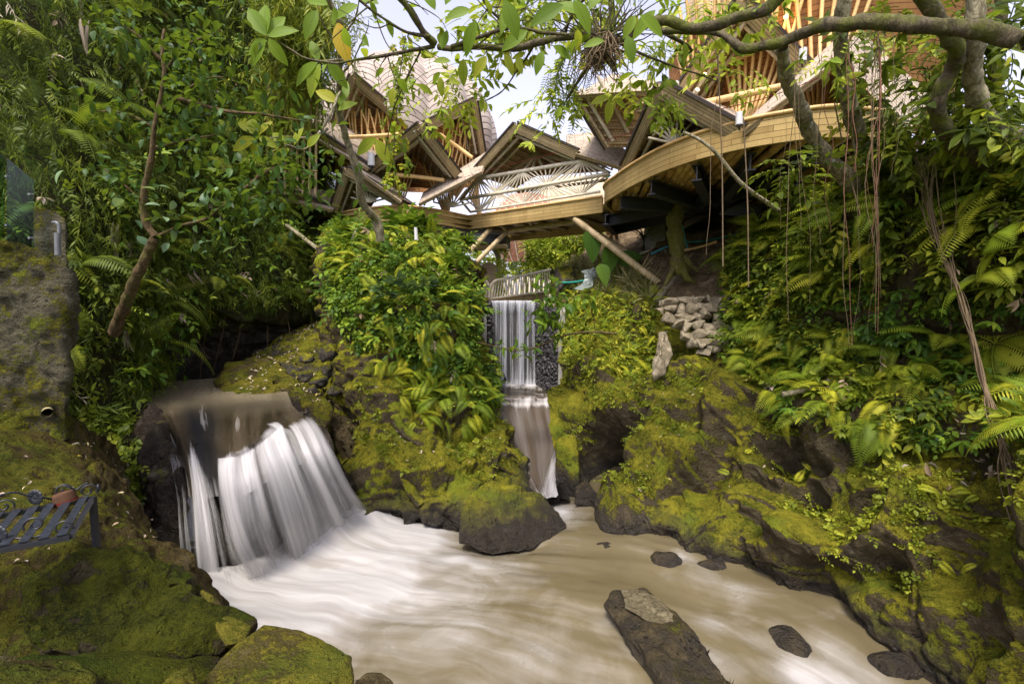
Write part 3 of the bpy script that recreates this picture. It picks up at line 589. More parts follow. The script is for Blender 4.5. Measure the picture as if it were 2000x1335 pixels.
# dark rock under the left fall
Q = PW - nW * (.07 + .18 * np.clip((VV - 3.2) / 2, 0, 1))[..., None]; n0 = vnoise(PW * 1.8, 91) * .07 + vnoise(PW * 5, 92) * .03
Q = Q + nW * np.minimum(n0, .05)[..., None]; m = MB(); m.grid(Q); o = m.obj('fall_ledge', M['rock_dark']); o['kind'] = 'structure'
# --- weir: upper fall, lava walls, concrete posts, sill and chute
weir = thing('weir', 'concrete weir with lava stone cheeks carrying the narrow fall under the footbridge', 'weir', (0, 12.5, 1))
weir['kind'] = 'thing'
b = MB(); A0 = U(958, 588, 13.5); A1 = U(1046, 588, 13.5); zl = A0[2]
b.box((A0[0] - .05, 13.6, .6), (A1[0] - A0[0] + .1, 0, 0), (0, .35, 0), (0, 0, zl - .62)); b.obj('back_wall', plain('wet_fall_wall', (.05, .048, .045), .4, .4), weir, smooth=False)
b = MB(); zt = 1.0; L0, L1 = U(966, 775, 11.8), U(1084, 775, 11.8)
b.box((A0[0] - .1, 11.8, .55), (1.55, 0, 0), (0, 2.2, 0), (0, 0, zt - .56)); b.obj('sill', M['concrete'], weir, smooth=False)
for nm, px0, px1, y, py0 in (('post', 930, 950, 11.7, 592), ('post', 1092, 1104, 11.6, 600)):
    b = MB(); a = U(px0, py0, y); c = U(px1, py0, y); b.box((a[0], y, .5), (c[0] - a[0], 0, 0), (0, .3, 0), (0, 0, a[2] - .5)); o = b.obj(nm, M['concrete'], weir, smooth=False)
    bv = o.modifiers.new('b', 'BEVEL'); bv.width = .015; bv.segments = 2
def lava_wall(P0, P1, zb, z0, z1, n, sd):
    """stacked rough lava lumps facing along the wall from P0 (near) to P1 (far)"""
    b = MB(); r0 = np.random.default_rng(sd); P0, P1 = np.array(P0), np.array(P1); L = np.linalg.norm(P1 - P0)
    ico = ICO
    for i in range(n):
        t = r0.random(); z = zb + (z0 + (z1 - z0) * t - zb) * r0.random(); c = P0 + (P1 - P0) * t; s = r0.uniform(.02, .06)
        V = ico[0] * s * r0.uniform(.7, 1.3, 3); V = V * (1 + .3 * vnoise(ico[0] * 2 + i, 3))[:, None]; b.add(V + [c[0] + r0.normal() * .02, c[1], z], ico[1], None, r0.random())
    return b
def ico(sub):
    bm = bmesh.new(); bmesh.ops.create_icosphere(bm, subdivisions=sub, radius=1); V = np.array([v.co[:] for v in bm.verts]); Fc = np.array([[v.index for v in f.verts] for f in bm.faces]); bm.free(); return V, Fc
ICO = ico(2)
lw = lava_wall((U(1093, 680, 11.7)[0], 11.75), (U(1046, 660, 13.5)[0], 13.5), .95, U(1093, 605, 11.7)[2], zl - .05, 2600, 5); b = lw
b.box((U(1093, 680, 11.7)[0] + .04, 11.8, .6), (.3, 0, 0), (U(1046, 660, 13.5)[0] - U(1093, 680, 11.7)[0] + .02, 1.75, 0), (0, 0, 2.75)); o = b.obj('lava_wall', M['lava'], weir)
b = lava_wall((U(955, 680, 11.7)[0], 11.75), (U(957, 660, 12.1)[0], 12.3), .95, U(950, 592, 11.7)[2], U(957, 592, 12)[2], 800, 6); b.box((U(935, 680, 11.9)[0], 12.05, .6), (U(952, 660, 12)[0] - U(935, 680, 12)[0], 0, 0), (0, 1.6, 0), (0, 0, 2.8)); o = b.obj('lava_wall', M['lava'], weir)
# thin curtain fall
uu = np.linspace(0, 1, 60); vv = np.linspace(0, 1, 50); Uv, Vv = np.meshgrid(uu, vv)
for off, nm in ((0.05, 'curtain_waterfall'), (.12, 'curtain_waterfall')):
    X = A0[0] + .03 + (A1[0] - A0[0] - .03) * Uv; Y = 13.6 - off - .14 * np.sqrt(Vv) - .05 * vnoise(np.stack([Uv * 12, Vv * .4 + off * 9, Uv * 0], -1), 3); Z = zl + .02 - (zl - 1.02) * Vv
    a = np.interp(Vv, [0, .04, .15, .75, .92, 1], [.9, .6, .28, .32, .55, 1]) + .1 * np.sin(Uv * 30)
    m = MB(); m.grid(np.stack([X, Y, Z], -1), np.stack([Uv * 1.3 + off * 7, Vv * 2.4], -1).reshape(-1, 2), a.ravel()); o = m.obj(nm, M['fall_thin']); tag(o, 'narrow curtain of water falling over the concrete weir under the footbridge', 'waterfall', kind='structure')
# water on the sill, small step and brown chute
m = MB(); X, Y = np.meshgrid(np.linspace(A0[0] - .04, L1[0] + .02, 40), np.linspace(11.78, 13.58, 40)); ff = np.interp(Y, [11.7, 12.6, 13.2, 13.6], [.1, .15, .7, 1.0]) + .15 * fbm(np.stack([X * 3, Y * 3, X * 0], -1), 3, 2)
m.grid(np.stack([X, Y, 1.03 + .04 * np.clip(ff, 0, 1)], -1), np.stack([X, Y * 2], -1).reshape(-1, 2), ff.ravel()); o = m.obj('sill_water', M['sheet_water']); o['kind'] = 'structure'
CH = [[(965,772,11.78),(1005,772,11.78),(1045,772,11.78),(1084,772,11.78)], [(966,778,11.7),(1005,778,11.7),(1045,778,11.7),(1083,778,11.7)], [(968,789,11.62),(1006,790,11.62),(1045,790,11.62),(1083,789,11.62)], [(972,805,11.35),(1008,806,11.35),(1046,806,11.35),(1085,805,11.35)],
      [(984,850,10.5),(1018,852,10.5),(1056,852,10.5),(1094,850,10.5)], [(1003,900,9.6),(1030,902,9.55),(1060,903,9.5),(1092,900,9.5)], [(1028,940,8.85),(1046,942,8.8),(1064,945,8.7),(1086,940,8.8)], [('z',1044,965,-.02),('z',1058,968,-.02),('z',1072,972,-.02),('z',1090,968,-.02)]]
PC = loft(CH, 90, 60); Uc, Vc = np.meshgrid(np.linspace(0, 1, 60), np.linspace(0, 7, 90))
ac = np.interp(Vc, [0, .7, 1.2, 2, 2.6, 3.2, 4.5, 6, 7], [.1, .25, .6, .62, .3, .12, .0, .1, .8]) + .75 * np.exp(-((Uc - .86) / .1) ** 2) * np.clip((Vc - 4.3) / 1, 0, 1) + .25 * np.exp(-((Uc - .06) / .05) ** 2) - .2 * np.exp(-((Uc - .15) / .12) ** 2)
PC = PC + normals(PC) * (.02 * vnoise(np.stack([Uc * 12, Vc * .6, Uc * 0], -1), 5))[..., None]
m = MB(); m.grid(PC, np.stack([Uc * 1.2, Vc * .6], -1).reshape(-1, 2), ac.ravel()); o = m.obj('chute_water', M['chute']); tag(o, 'smooth brown chute of water below the small concrete sill', kind='structure')
Q = PC - normals(PC) * .08; Q[:, 0, 0] -= .15; Q[:, -1, 0] += .2; m = MB(); m.grid(Q); o = m.obj('chute_bed', M['rock_dark']); o['kind'] = 'structure'
# splash veil right side of the chute
ctrl = [[(1082,868,9.6),(1088,868,9.6),(1092,872,9.6)], [(1066,905,9.2),(1076,905,9.2),(1084,905,9.3)], [(1056,935,8.75),(1068,938,8.7),(1083,935,8.9)], [('z',1042,972,.0),('z',1062,978,.0),('z',1088,972,.0)]]
Pv = loft(ctrl, 40, 30); Uc, Vc = np.meshgrid(np.linspace(0, 1, 30), np.linspace(0, 1, 40)); Pv = Pv + normals(Pv) * .12
m = MB(); m.grid(Pv, np.stack([Uc * .5, Vc * 1.2], -1).reshape(-1, 2), (.45 - 1.3 * np.abs(Uc - .5) + .3 * Vc).ravel()); o = m.obj('chute_waterfall', M['fall']); tag(o, 'little white spout at the foot of the brown chute', 'waterfall', kind='structure')

# --- boulders, each a thing of its own
def boulder(pts, mat, label, name='boulder', **kw):
    m = hull_rock([pt(p) if not isinstance(p, np.ndarray) else p for p in pts], **kw); o = m.obj(name, M[mat]); return tag(o, label, 'rock')
def back(px, py, y, dy): return U(px, py + 14, y + dy)
boulder([(45,1150,2.75),(165,1090,3.05),(295,1075,3.25),(365,1115,3.3),(400,1160,3.25),(455,1205,3.05),(490,1222,2.95),(435,1275,2.75),(300,1290,2.6),(150,1295,2.5),(40,1270,2.5),(30,1200,2.6),(60,1340,2.6),(440,1370,2.9), back(300,1090,3.3,.5), back(120,1120,3.1,.6), ('z',480,1300,0)], 'rock_moss', 'big dark green mossy boulder in front of the iron bench', edge=.022, s=4, amp=(.09, .06, .028))
boulder([(392,1150,3.2),(420,1180,3.12),(462,1205,3.02),(494,1222,2.9),(480,1255,2.75),(440,1262,2.72),(420,1215,2.95),(395,1180,3.1), back(440,1230,3.0,.4),('z',470,1290,.2)], 'rock_slab', 'narrow pitted ochre rock edge beside the mossy boulder', edge=.025, s=9, amp=(.02, .012, .006))
boulder([(30,1295,2.1),(165,1278,2.45),(300,1270,2.6),(440,1272,2.65),(470,1290,2.55),(440,1330,2.4),(370,1360,2.2),(160,1340,2.1),(20,1400,2.0), back(300,1300,2.6,.3), (200,1420,2.0),(420,1450,2.3)], 'rock_moss', 'low dark rock shelf under the mossy boulder', edge=.03, s=12, amp=(.03, .015, .006))
boulder([(-60,1305,1.75),(60,1290,1.95),(150,1288,2.05),(188,1318,1.95),(190,1380,1.75),(100,1460,1.5),(-80,1460,1.5), back(60,1310,1.9,.25)], 'rock_left', 'brown weathered rock in the bottom corner below the mossy boulder', edge=.02, s=15, amp=(.03, .015, .007))
boulder([(515,1214,2.72),(560,1222,2.7),(630,1250,2.6),(688,1280,2.5),(690,1330,2.35),(680,1420,2.1),(560,1440,1.9),(400,1420,1.95),(385,1345,2.2),(430,1290,2.42),(480,1240,2.6), back(600,1260,2.6,.35), back(520,1230,2.7,.3), ('z',560,1330,0)], 'rock_slab', 'flat-topped ochre rock slab at the edge of the foaming pool', edge=.022, s=5, amp=(.018, .01, .006), smooth=2)
boulder([(300,1345,1.95),(338,1312,2.1),(372,1298,2.2),(378,1325,2.1),(405,1350,2.0),(420,1420,1.7),(290,1420,1.7), back(360,1325,2.1,.3), (330,1360,1.8)], 'rock_slab', 'small jagged pale stone wedged before the ochre slab', edge=.018, s=8, amp=(.02, .012, .006), smooth=1)
boulder([(690,1325,2.32),(715,1312,2.42),(745,1312,2.42),(768,1330,2.36),(775,1400,2.1),(690,1420,2.05), back(720,1318,2.42,.3), back(755,1320,2.4,.25)], 'rock_log', 'small reddish brown stone right of the ochre slab', edge=.018, s=2, amp=(.02, .012, .006), smooth=2)
boulder([('z',897,1060,-.15),('z',960,1085,-.15),('z',1040,1070,-.15),('z',1108,1030,-.15),(905,1000,6.9),(898,1035,6.6),(925,955,7.3),(960,935,7.6),(1010,955,7.5),(1060,970,7.5),(1085,990,7.4),(1100,1015,7.2),(1080,1035,6.95),(1010,1055,6.6),(955,1065,6.4), back(1000,970,7.6,.5)], 'rock_c', 'wedge shaped mossy boulder with dark grey faces in the middle of the pool', edge=.04, s=6, amp=(.06, .03, .012), smooth=3)
boulder([('z',866,1012,-.2),('z',905,1015,-.2),(870,960,7.4),(885,930,7.6),(915,922,7.8),(940,940,7.6),(915,975,7.3),(905,1000,7.1), back(900,940,7.8,.4)], 'rock_c', 'rounded mossy root-like rock left of the wedge boulder', edge=.04, s=11, amp=(.05, .025, .01))
boulder([('z',1180,1185,-.1),(1182,1178,4.72),(1195,1158,4.95),(1215,1146,5.0),(1262,1150,4.95),(1300,1180,4.7),(1345,1225,4.4),(1365,1245,4.25),(1345,1262,4.15),(1400,1290,3.9),(1440,1335,3.7),(1450,1400,3.4),('z',1300,1420,-.2),('z',1350,1320,-.2),('z',1200,1215,-.2),(1300,1320,3.75),(1215,1200,4.6)], 'rock_log', 'long brown rock with a pale lichen patch lying in the stream', edge=.03, s=3, amp=(.05, .03, .012), smooth=3)
boulder([(1212,1150,4.92),(1262,1150,4.88),(1300,1185,4.62),(1340,1228,4.36),(1345,1255,4.2),(1310,1235,4.28),(1275,1205,4.45),(1220,1185,4.62),(1228,1165,4.8), back(1280,1190,4.6,.25)], 'lichen', 'pale lichen-covered cap stone on the long brown stream rock', edge=.02, s=14, amp=(.03, .02, .008), smooth=2)
boulder([('z',1085,955,-.2),('z',1132,975,-.2),(1086,890,8.6),(1090,855,8.9),(1105,845,9.0),(1125,852,8.9),(1132,890,8.6),(1130,940,8.3), back(1108,850,9,.4)], 'rock_c', 'upright mossy boulder standing between the brown chute and the dark hollow', edge=.035, s=17, amp=(.03, .02, .01))
boulder([('z',1122,985,-.1),('z',1168,985,-.1),(1125,952,8.0),(1145,942,8.1),(1165,962,8.0),(1168,978,7.9), back(1145,950,8.1,.3)], 'rock_log', 'small dark wet stone at the foot of the upright mossy boulder', edge=.03, s=18, amp=(.03, .02, .01))
boulder([('z',1128,950,-.0),(1128,938,8.5),(1138,925,8.6),(1152,935,8.6),(1150,950,8.45), back(1140,935,8.6,.2)], 'rock_log', 'fist sized stone behind the small dark wet stone', edge=.03, s=19, amp=(.02, .012, .01))
for (px, py, w, h, lb, s) in ((1305,1100,34,22,'low wet brown stone breaking the water right of mid pool',1),(1390,1108,26,14,'small wet stone close under the right bank',2),(1188,1062,26,9,'barely submerged stone in the calm brown water',3),(1545,1262,50,42,'dark smooth stone under the rapid beside the right bank',4),(1760,1310,40,30,'dark stone at the foot of the right bank near the lower edge',5)):
    c = G(px, py, -.06); s1 = np.linalg.norm(c - [0, 0, H]) / F; V, Fc = ico(4); sc = np.array([w * s1, w * s1 * (.75 if s != 4 else 1.3), h * s1 * (.8 if s == 4 else 1)]); ang = -.6 if s == 4 else .2
    V = V * (1 + .22 * fbm(V * 1.3 + s * 5, 3, s))[:, None] * sc; V = V @ np.array([[math.cos(ang), math.sin(ang), 0], [-math.sin(ang), math.cos(ang), 0], [0, 0, 1]]); V = V + c - [0, 0, .02 + (.03 if s == 3 else 0) + (.13 if s == 4 else .05 if s == 5 else 0)]
    m = MB(); m.add(V, Fc); tag(m.obj('stone', M['rock_log']), lb, 'rock')
# mossy ledge by the upper pool and leaf-strewn slab behind it
boulder([(415,742,9.0),(440,705,9.6),(500,690,9.9),(545,705,9.4),(560,735,8.9),(560,770,8.3),(600,790,8.0),(648,800,8.2),(640,830,8.0),(540,800,7.7),(470,785,7.9),(430,765,8.3), back(520,720,9.6,1.2), (470,830,7.8),(620,860,7.8)], 'rock_hump', 'mossy hump of rock beside the upper pool above the left fall', edge=.05, s=23, amp=(.07, .04, .015))
boulder([(480,705,11),(560,650,12.2),(640,618,12.6),(655,660,11.6),(650,720,10.5),(600,770,9.6),(560,740,9.6),(500,720,10.4), back(600,660,12.4,1.5), (640,790,9.4)], 'rock_grey', 'sloping pale slab strewn with brown leaves behind the mossy hump', edge=.06, s=25, amp=(.06, .05, .025), smooth=2)
boulder([(652,800,8.6),(690,820,8.5),(705,850,8.15),(735,895,7.8),(765,930,7.6),(790,965,7.45),('z',800,1003,0),('z',745,1000,-.1),(715,960,7.5),(690,900,7.8),(660,850,8.2),(640,820,8.5),back(720,880,8,.6),('z',720,1010,-.2)], 'rock_log', 'steep brown rock flank streaked with white right of the left fall', edge=.04, s=27, amp=(.05, .05, .025), smooth=2)
for i, (pts, r0_, r1_, lb) in enumerate((([(770,815,8.2),(800,850,8.0),(845,872,7.95),(900,890,8.0),(960,905,8.2),(1010,930,8.3)], .10, .06, 'longest mossy root winding down the ledge towards the wedge boulder'), ([(930,870,8.9),(960,880,8.7),(1000,885,8.7),(1015,900,8.6)], .09, .05, 'short mossy root on the ledge beside the brown chute'), ([(740,850,8.0),(770,905,7.6),(800,950,7.4),(825,985,7.3)], .11, .07, 'thick mossy root dropping steeply beside the brown rock flank'))):
    P = curve([U(*p) for p in pts], 60); P = P + .04 * np.stack([vnoise(P * 3 + k * 5, i) for k in range(3)], -1); m = MB(); m.tube(P, np.linspace(r0_, r1_, 60) * (1 + .25 * vnoise(P * 6, i + 3)), 14); tag(m.obj('mossy_root', M['rock_c']), lb, 'root')
# loose rubble on the dark flank right of the left fall
for i, (px, py, y, w) in enumerate(((600,700,9.3,.16),(625,745,9.0,.18),(640,720,9.2,.14),(612,770,8.6,.15),(645,690,9.5,.17),(596,735,9.0,.12),(650,765,8.7,.13),(630,790,8.4,.12))):
    V, Fc = ico(3); r0 = np.random.default_rng(i); V = V * (1 + .3 * fbm(V * 1.2 + i * 7, 2, i))[:, None] * w * r0.uniform(.6, 1.2, 3); m = MB(); m.add(V + U(px, py, y), Fc)
    tag(m.obj('rubble_stone', M['rock_grey']), 'broken grey stone among the rubble between the mossy hump and the planted rock', 'rock', 'rubble stones between the mossy hump and the planted rock')
# ================================================================= BAMBOO PAVILIONS, FOOTBRIDGE, GARDEN BUILDING
ZD = 5.75; ZT = 6.13                                     # underside and top of the deck fascia
def seg_path(pts, n): return curve(pts, n)
def fascia(parent, path, z0=ZD, z1=ZT, inward=None, th=.06, mat='fascia', name='fascia'):
    P = np.asarray(path, float)[:, :2]; m = MB(); L = np.r_[0, np.cumsum(np.linalg.norm(np.diff(P, axis=0), axis=1))]
    T = np.gradient(P, axis=0); T /= np.linalg.norm(T, axis=1, keepdims=True); Nn = np.stack([-T[:, 1], T[:, 0]], 1)
    if inward is not None and (Nn[len(P) // 2] * (np.asarray(inward) - P[len(P) // 2])).sum() < 0: Nn = -Nn
    I = P + Nn * th; zs = np.linspace(z0, z1, 3)
    prof = [(P, z0), (P, z1), (I, z1), (I, z0), (P, z0)]
    W = np.array([np.c_[q, np.full(len(q), z)] for q, z in prof]); vv = np.cumsum([0, z1 - z0, th, z1 - z0, th])
    uv = np.stack([np.repeat(L[None], 5, 0), np.repeat(vv[:, None], len(P), 1)], -1).reshape(-1, 2)
    for k in range(4): m.grid(W[k:k + 2], uv.reshape(5, len(P), 2)[k:k + 2].reshape(-1, 2))
    o = m.obj(name, M[mat], parent, smooth=False)
    rl = MB(); Q = np.c_[P - Nn * .015, np.full(len(P), z1 + .025)]; rl.tube(Q, .03, 6); rl.obj('top_rail', M['rib'], parent)
    return o
def gable(parent, A, L, Rr, back, wall=True, edge='barge', th=.07, npur=6, deep=1.0, white=True, dark=True):
    """A-frame prow: apex and two feet at the front, ridge and eaves running back; its own pieces become parts"""
    A, L, Rr, back = map(lambda v: np.asarray(v, float), (A, L, Rr, back)); back = back * deep
    AB = A + back; LB = L + back * np.array([.75, .75, .0]); RB = Rr + back * np.array([.75, .75, .0]); up = np.array([0, 0, 1.])
    ro = MB(); so = MB(); ed = MB(); dk = MB(); pw = MB(); pu = MB()
    for F0, FB in ((L, LB), (Rr, RB)):
        n = np.cross(F0 - A, AB - A); n /= np.linalg.norm(n); n = n if n[2] > 0 else -n
        ro.slab([F0 + n * th, A + n * th, AB + n * th, FB + n * th][::1], .03, n)
        so.slab([F0, A, AB, FB], .025, n)
        e = (F0 - A); el = np.linalg.norm(e); e /= el; f = np.cross(n, e); f = f if np.dot(f, back) < 0 else -f   # f points to the front
        ed.box(A - n * .15 + f * .0, e * el, f * .05, n * (.15 + th + .02), random.random())
        dk.box(A + n * (th + .02) - f * .03, e * el, f * .12, n * .045, .5)
        # pale pole under the edge and rafters going back
        if white: pw.pole(A - n * .2 - f * .12, F0 - n * .17 - f * .12 - e * .05, .04, 8, 0)
        pw.pole(A - n * .15 - f * .55 * deep, F0 - n * .13 - f * .5 * deep, .04, 7, 0)
        for k in range(npur):
            t = (k + .6) / npur; a = A + e * el * t - n * .05 - f * .03; b = AB + (FB - AB) * t - n * .05; pu.pole(a, b, .028, 6, 0)
    ro.obj('roof', M['roof'], parent, smooth=False); so.obj('soffit', M['soffit'], parent, smooth=False)
    ed.obj('barge_board', M[edge], parent, smooth=False)
    if dark: dk.obj('ridge_edge', M['edge_dark'], parent, smooth=False)
    pw.obj('gable_pole', M['pole_w'], parent); pu.obj('purlins', M['pole'], parent)
def fan(m, c, pts, r=.022, w=None):
    for p in pts: m.pole(c, p, r, 6, 0, w)
def plane_quad(parent, P4, name='roof', mat='roof', th=.08, soff=True, nrm=(0, -.5, 1)):
    m = MB(); m.slab(P4, .035, nrm); m.obj(name, M[mat], parent, smooth=False)
    P = np.asarray(P4, float); n = np.cross(P[1] - P[0], P[3] - P[0]); n /= np.linalg.norm(n); n = n if np.dot(n, nrm) > 0 else -n
    s = MB(); s.slab(P - n * .04, .03, nrm); s.obj('soffit', M['soffit'], parent, smooth=False)
    e = MB(); d = (P[1] - P[0]); L = np.linalg.norm(d); d /= L; q = np.cross(d, n); q = q if np.dot(q, P[3] - P[0]) < 0 else -q
    e.box(P[0] - n * .06, d * L, q * .04, n * .075, .5); e.obj('barge_board', M['barge'], parent, smooth=False)
    pu = MB()
    for k in range(7):
        t = (k + .5) / 7; pu.pole(P[0] + (P[1] - P[0]) * t - n * .09, P[3] + (P[2] - P[3]) * t - n * .09, .028, 6, 0)
    pu.obj('purlins', M['pole'], parent)
def grid_cut(m, P, uv, cuts, flip):
    # leave out the faces that lie inside a gable's prism, so that the gables open into the dome
    r, c = P.shape[:2]; I = np.arange(r * c).reshape(r, c); f = np.stack([I[:-1, :-1], I[:-1, 1:], I[1:, 1:], I[1:, :-1]], -1).reshape(-1, 4)
    ctr = P.reshape(-1, 3)[f].mean(1); keep = np.ones(len(f), bool)
    for A, L, Rr, b in cuts:
        k = np.linalg.solve(np.stack([L - A, Rr - A, b], 1), (ctr - A).T); keep &= ~((k[0] > .02) & (k[1] > .02) & (k[0] + k[1] < 1.6) & (k[2] > -.6) & (k[2] < 1.2))
    f = f[keep]; m.add(P.reshape(-1, 3), f[:, ::-1] if flip else f, uv)
def dome(parent, c, prof, lobes, ph, mat='dome', amp=.07, a0=0, a1=6.2832, inner=True, ribs=22, name='dome_roof', inr=.9, cuts=()):
    n = 200; th = np.linspace(a0, a1, n); Z = crom(np.array(prof, float), 70)
    lob = np.abs(np.sin((th + ph) * lobes / 2)) ** .7
    rr = Z[:, :1] * (1 + amp * (lob[None] - .5)); zz = Z[:, 1:2] + 0 * th[None] - .05 * lob[None] * 0
    P = np.stack([c[0] + rr * np.sin(th), c[1] - rr * np.cos(th), zz], -1)
    Ls = np.r_[0, np.cumsum(np.linalg.norm(np.diff(Z, axis=0), axis=1))]
    uv = np.stack([np.repeat((th * Z[:, 0].max())[None], 70, 0), Ls[:, None] - .34 * lob[None]], -1).reshape(-1, 2)
    m = MB(); grid_cut(m, P, uv, cuts, True); m.obj(name, M[mat], parent)
    if inner:
        k = Z.copy(); k[:, 0] *= inr; Q = np.stack([c[0] + (k[:, :1] * np.sin(th)), c[1] - (k[:, :1] * np.cos(th)), k[:, 1:2] + 0 * th[None] - .1], -1)
        m = MB(); grid_cut(m, Q, np.stack([np.repeat((th * 3)[None], 70, 0), np.repeat(Ls[:, None], n, 1)], -1).reshape(-1, 2), cuts, False); m.obj('dome_ceiling', M['ceil'], parent)
        m = MB()
        for i in range(ribs):
            t = a0 + (a1 - a0) * (i + .5) / ribs; q = k[::5]; pth = np.stack([c[0] + (q[:, 0] - .06) * math.sin(t), c[1] - (q[:, 0] - .06) * math.cos(t), q[:, 1] - .1], 1); m.tube(pth, .035, 6, random.random())
        m.obj('ribs', M['rib'], parent)
# ---------------------------------------------------------------- left pavilion
CL = np.array([-3.7, 17.2])
pl = thing('pavilion', 'round bamboo pavilion with a lobed shingled dome left of the footbridge', 'pavilion', (CL[0], CL[1], 5.6))
bk = lambda p, f=.75: np.array([(CL[0] - p[0]) * f, (CL[1] - p[1]) * f, .15])
GL = (((690,149,14.0),(650,256,15.0),(806,248,14.4),.55), ((926,198,14.8),(828,245,14.0),(942,300,15.8),.5), ((822,246,12.4),(722,327,13.4),(894,341,13.5),.6), ((560,218,13.2),(510,310,15),(722,328,13.6),.55), ((678,332,12.7),(652,410,13.8),(786,393,12.85),.5), ((536,362,13.3),(490,440,15),(650,410,13.9),.5))
dome(pl, CL, [(2.75, 8.2), (2.98, 8.95), (3.0, 9.75), (2.68, 10.65), (2.0, 11.4), (1.35, 11.8), (1.1, 11.88)], 12, .12, amp=.1, ribs=30, cuts=[(U(*A), U(*L), U(*Rr), bk(U(*A), f)) for A, L, Rr, f in GL[:4]])  # dome crown left open, out of view, to let daylight reach the ceiling
dk = MB(); th = np.linspace(0, 6.2832, 60); ring = np.stack([CL[0] + 3.6 * np.sin(th), CL[1] - .3 - 3.6 * np.cos(th)], -1)
for z, fl in ((5.85, False), (6.0, True)): dk.add(np.c_[np.r_[ring, [CL]], np.full(61, z)], [(i, (i + 1) % 60, 60) if fl else ((i + 1) % 60, i, 60) for i in range(60)])
dk.obj('deck', M['soffit'], pl, smooth=False)
fp = curve([U(560, 455, 16)[:2], U(640, 450, 14.4)[:2], U(700, 437, 13.4)[:2], U(780, 430, 12.9)[:2], U(850, 436, 13.3)[:2], U(915, 448, 14.4)[:2]], 60) if False else curve([G(585, 462, ZD)[:2], G(640, 448, ZD)[:2], G(700, 437, ZD)[:2], G(780, 431, ZD)[:2], G(850, 437, ZD)[:2], G(915, 448, ZD)[:2]], 60)
fascia(pl, fp, inward=CL)
jb = MB()
for i in range(9):
    a = CL + (fp[6 * i + 3] - CL) * .97; jb.pole((*a, ZD + .03), (*(CL + (a - CL) * .1), ZD + .03), .05, 7)
jb.obj('joists', M['pole'], pl)
bk = lambda p, f=.75: np.array([(CL[0] - p[0]) * f, (CL[1] - p[1]) * f, .15])
for A, L, Rr, f in GL:
    a = U(*A); gable(pl, a, U(*L), U(*Rr), bk(a, f), deep=1.0)
plane_quad(pl, [U(580, 250, 12.9), U(721, 330, 13.0), U(728, 322, 14.2), U(570, 222, 14.2)], nrm=(.2, -.6, 1))
plane_quad(pl, [U(700, 335, 12.5), U(785, 395, 12.6), U(782, 376, 13.6), U(716, 328, 13.6)], nrm=(.2, -.6, 1))
plane_quad(pl, [U(545, 386, 13.2), U(650, 410, 13.3), U(656, 396, 14.4), U(555, 372, 14.4)], nrm=(.1, -.6, 1))
# fan infill and inner structure: curved rib fans rising from the deck into the ceiling
m = MB()
for ax in (-1.2, -.55, .05, .6, 1.2):
    foot = np.array([CL[0] + 2.9 * math.sin(ax), CL[1] - 2.9 * math.cos(ax), 6.05])
    for k in range(9):
        t = ax + (k - 4) * .1; h = 9.4; top = np.array([CL[0] + 2.75 * math.sin(t), CL[1] - 2.75 * math.cos(t), h]); mid = (foot + top) / 2 + np.array([math.sin(ax), -math.cos(ax), 0]) * -.25
        m.tube(curve([foot, mid, top], 9), .028, 6, random.random())
m.obj('rib_fan', M['rib'], pl)
m = MB()
for hub, rr_ in ((U(722, 395, 13.2), .75), (U(884, 404, 13.7), .8)):
    m = MB()
    for k in range(9):
        t = R(15 + k * 18.7); m.pole(hub, hub + rr_ * np.array([math.cos(t), .15, math.sin(t)]) * (1 - .25 * abs(math.cos(t))), .026, 6, 0)
    m.obj('railing_fan', M['pole_w'], pl)
# inner drum wall that closes the lower storey behind the gables
m = MB(); t2 = np.linspace(-1.9, 1.9, 60); zz = np.array([7.4, 8.0, 8.6, 9.3]); rr2 = np.array([1.6, 2.0, 2.4, 2.7])
P = np.stack([CL[0] + rr2[:, None] * np.sin(t2), CL[1] + .3 - rr2[:, None] * np.cos(t2), zz[:, None] + 0 * t2], -1); m.grid(P, np.stack([np.repeat((t2 * 2.4)[None], 4, 0), np.repeat(zz[:, None], 60, 1)], -1).reshape(-1, 2)); m.obj('ceiling_skirt', M['ceil'], pl)
m = MB()
for a, b in (((676,268,13.9),(780,262,13.9)), ((757,340,13.4),(868,352,13.6)), ((620,290,14),(720,345,13.6)), ((858,262,14.3),(922,308,14.8))):
    m = MB(); m.tube(curve([U(*a), (U(*a) + U(*b)) / 2 + [0, .2, .06], U(*b)], 8), .06, 8, .8); m.obj('ring_beam', M['rib'], pl)
# ---------------------------------------------------------------- footbridge
p0, p1 = G(915, 448, ZD), G(1176, 415, ZD); dirb = (p1 - p0) / np.linalg.norm(p1 - p0); nb = np.array([-dirb[1], dirb[0], 0])   # nb points away from the camera
br = thing('footbridge', 'bamboo footbridge with fan-patterned railing and gabled roof spanning the narrow fall', 'footbridge', ((p0 + p1) / 2 * [1, 1, 0] + [0, 0, ZD]))
fascia(br, [p0 + (p1 - p0) * t for t in np.linspace(0, 1, 12)], inward=(p0 + nb)[:2])
fascia(br, [p0 + nb * 2.3 - dirb * .6 + (p1 - p0) * t * 1.25 for t in np.linspace(0, 1, 12)], z0=ZD - .12, inward=p0[:2])
m = MB(); m.box(p0 + [0, 0, .12] + nb * .07, dirb * np.linalg.norm(p1 - p0), nb * 2.2, (0, 0, .1)); m.obj('deck', M['soffit'], br, smooth=False)
def onb(px, py, off=0.0):
    d = ray(px, py); o = np.array([0, 0, H]); q = p0 + nb * off; t = np.dot(q - o, nb) / np.dot(d, nb); return o + d * t
m = MB(); tl = [onb(932, 349), onb(1028, 331), onb(1141, 314)]; ml = [onb(899, 390), onb(983, 373), onb(1084, 356), onb(1190, 339)]; bl = [onb(919, 414), onb(1172, 374)]
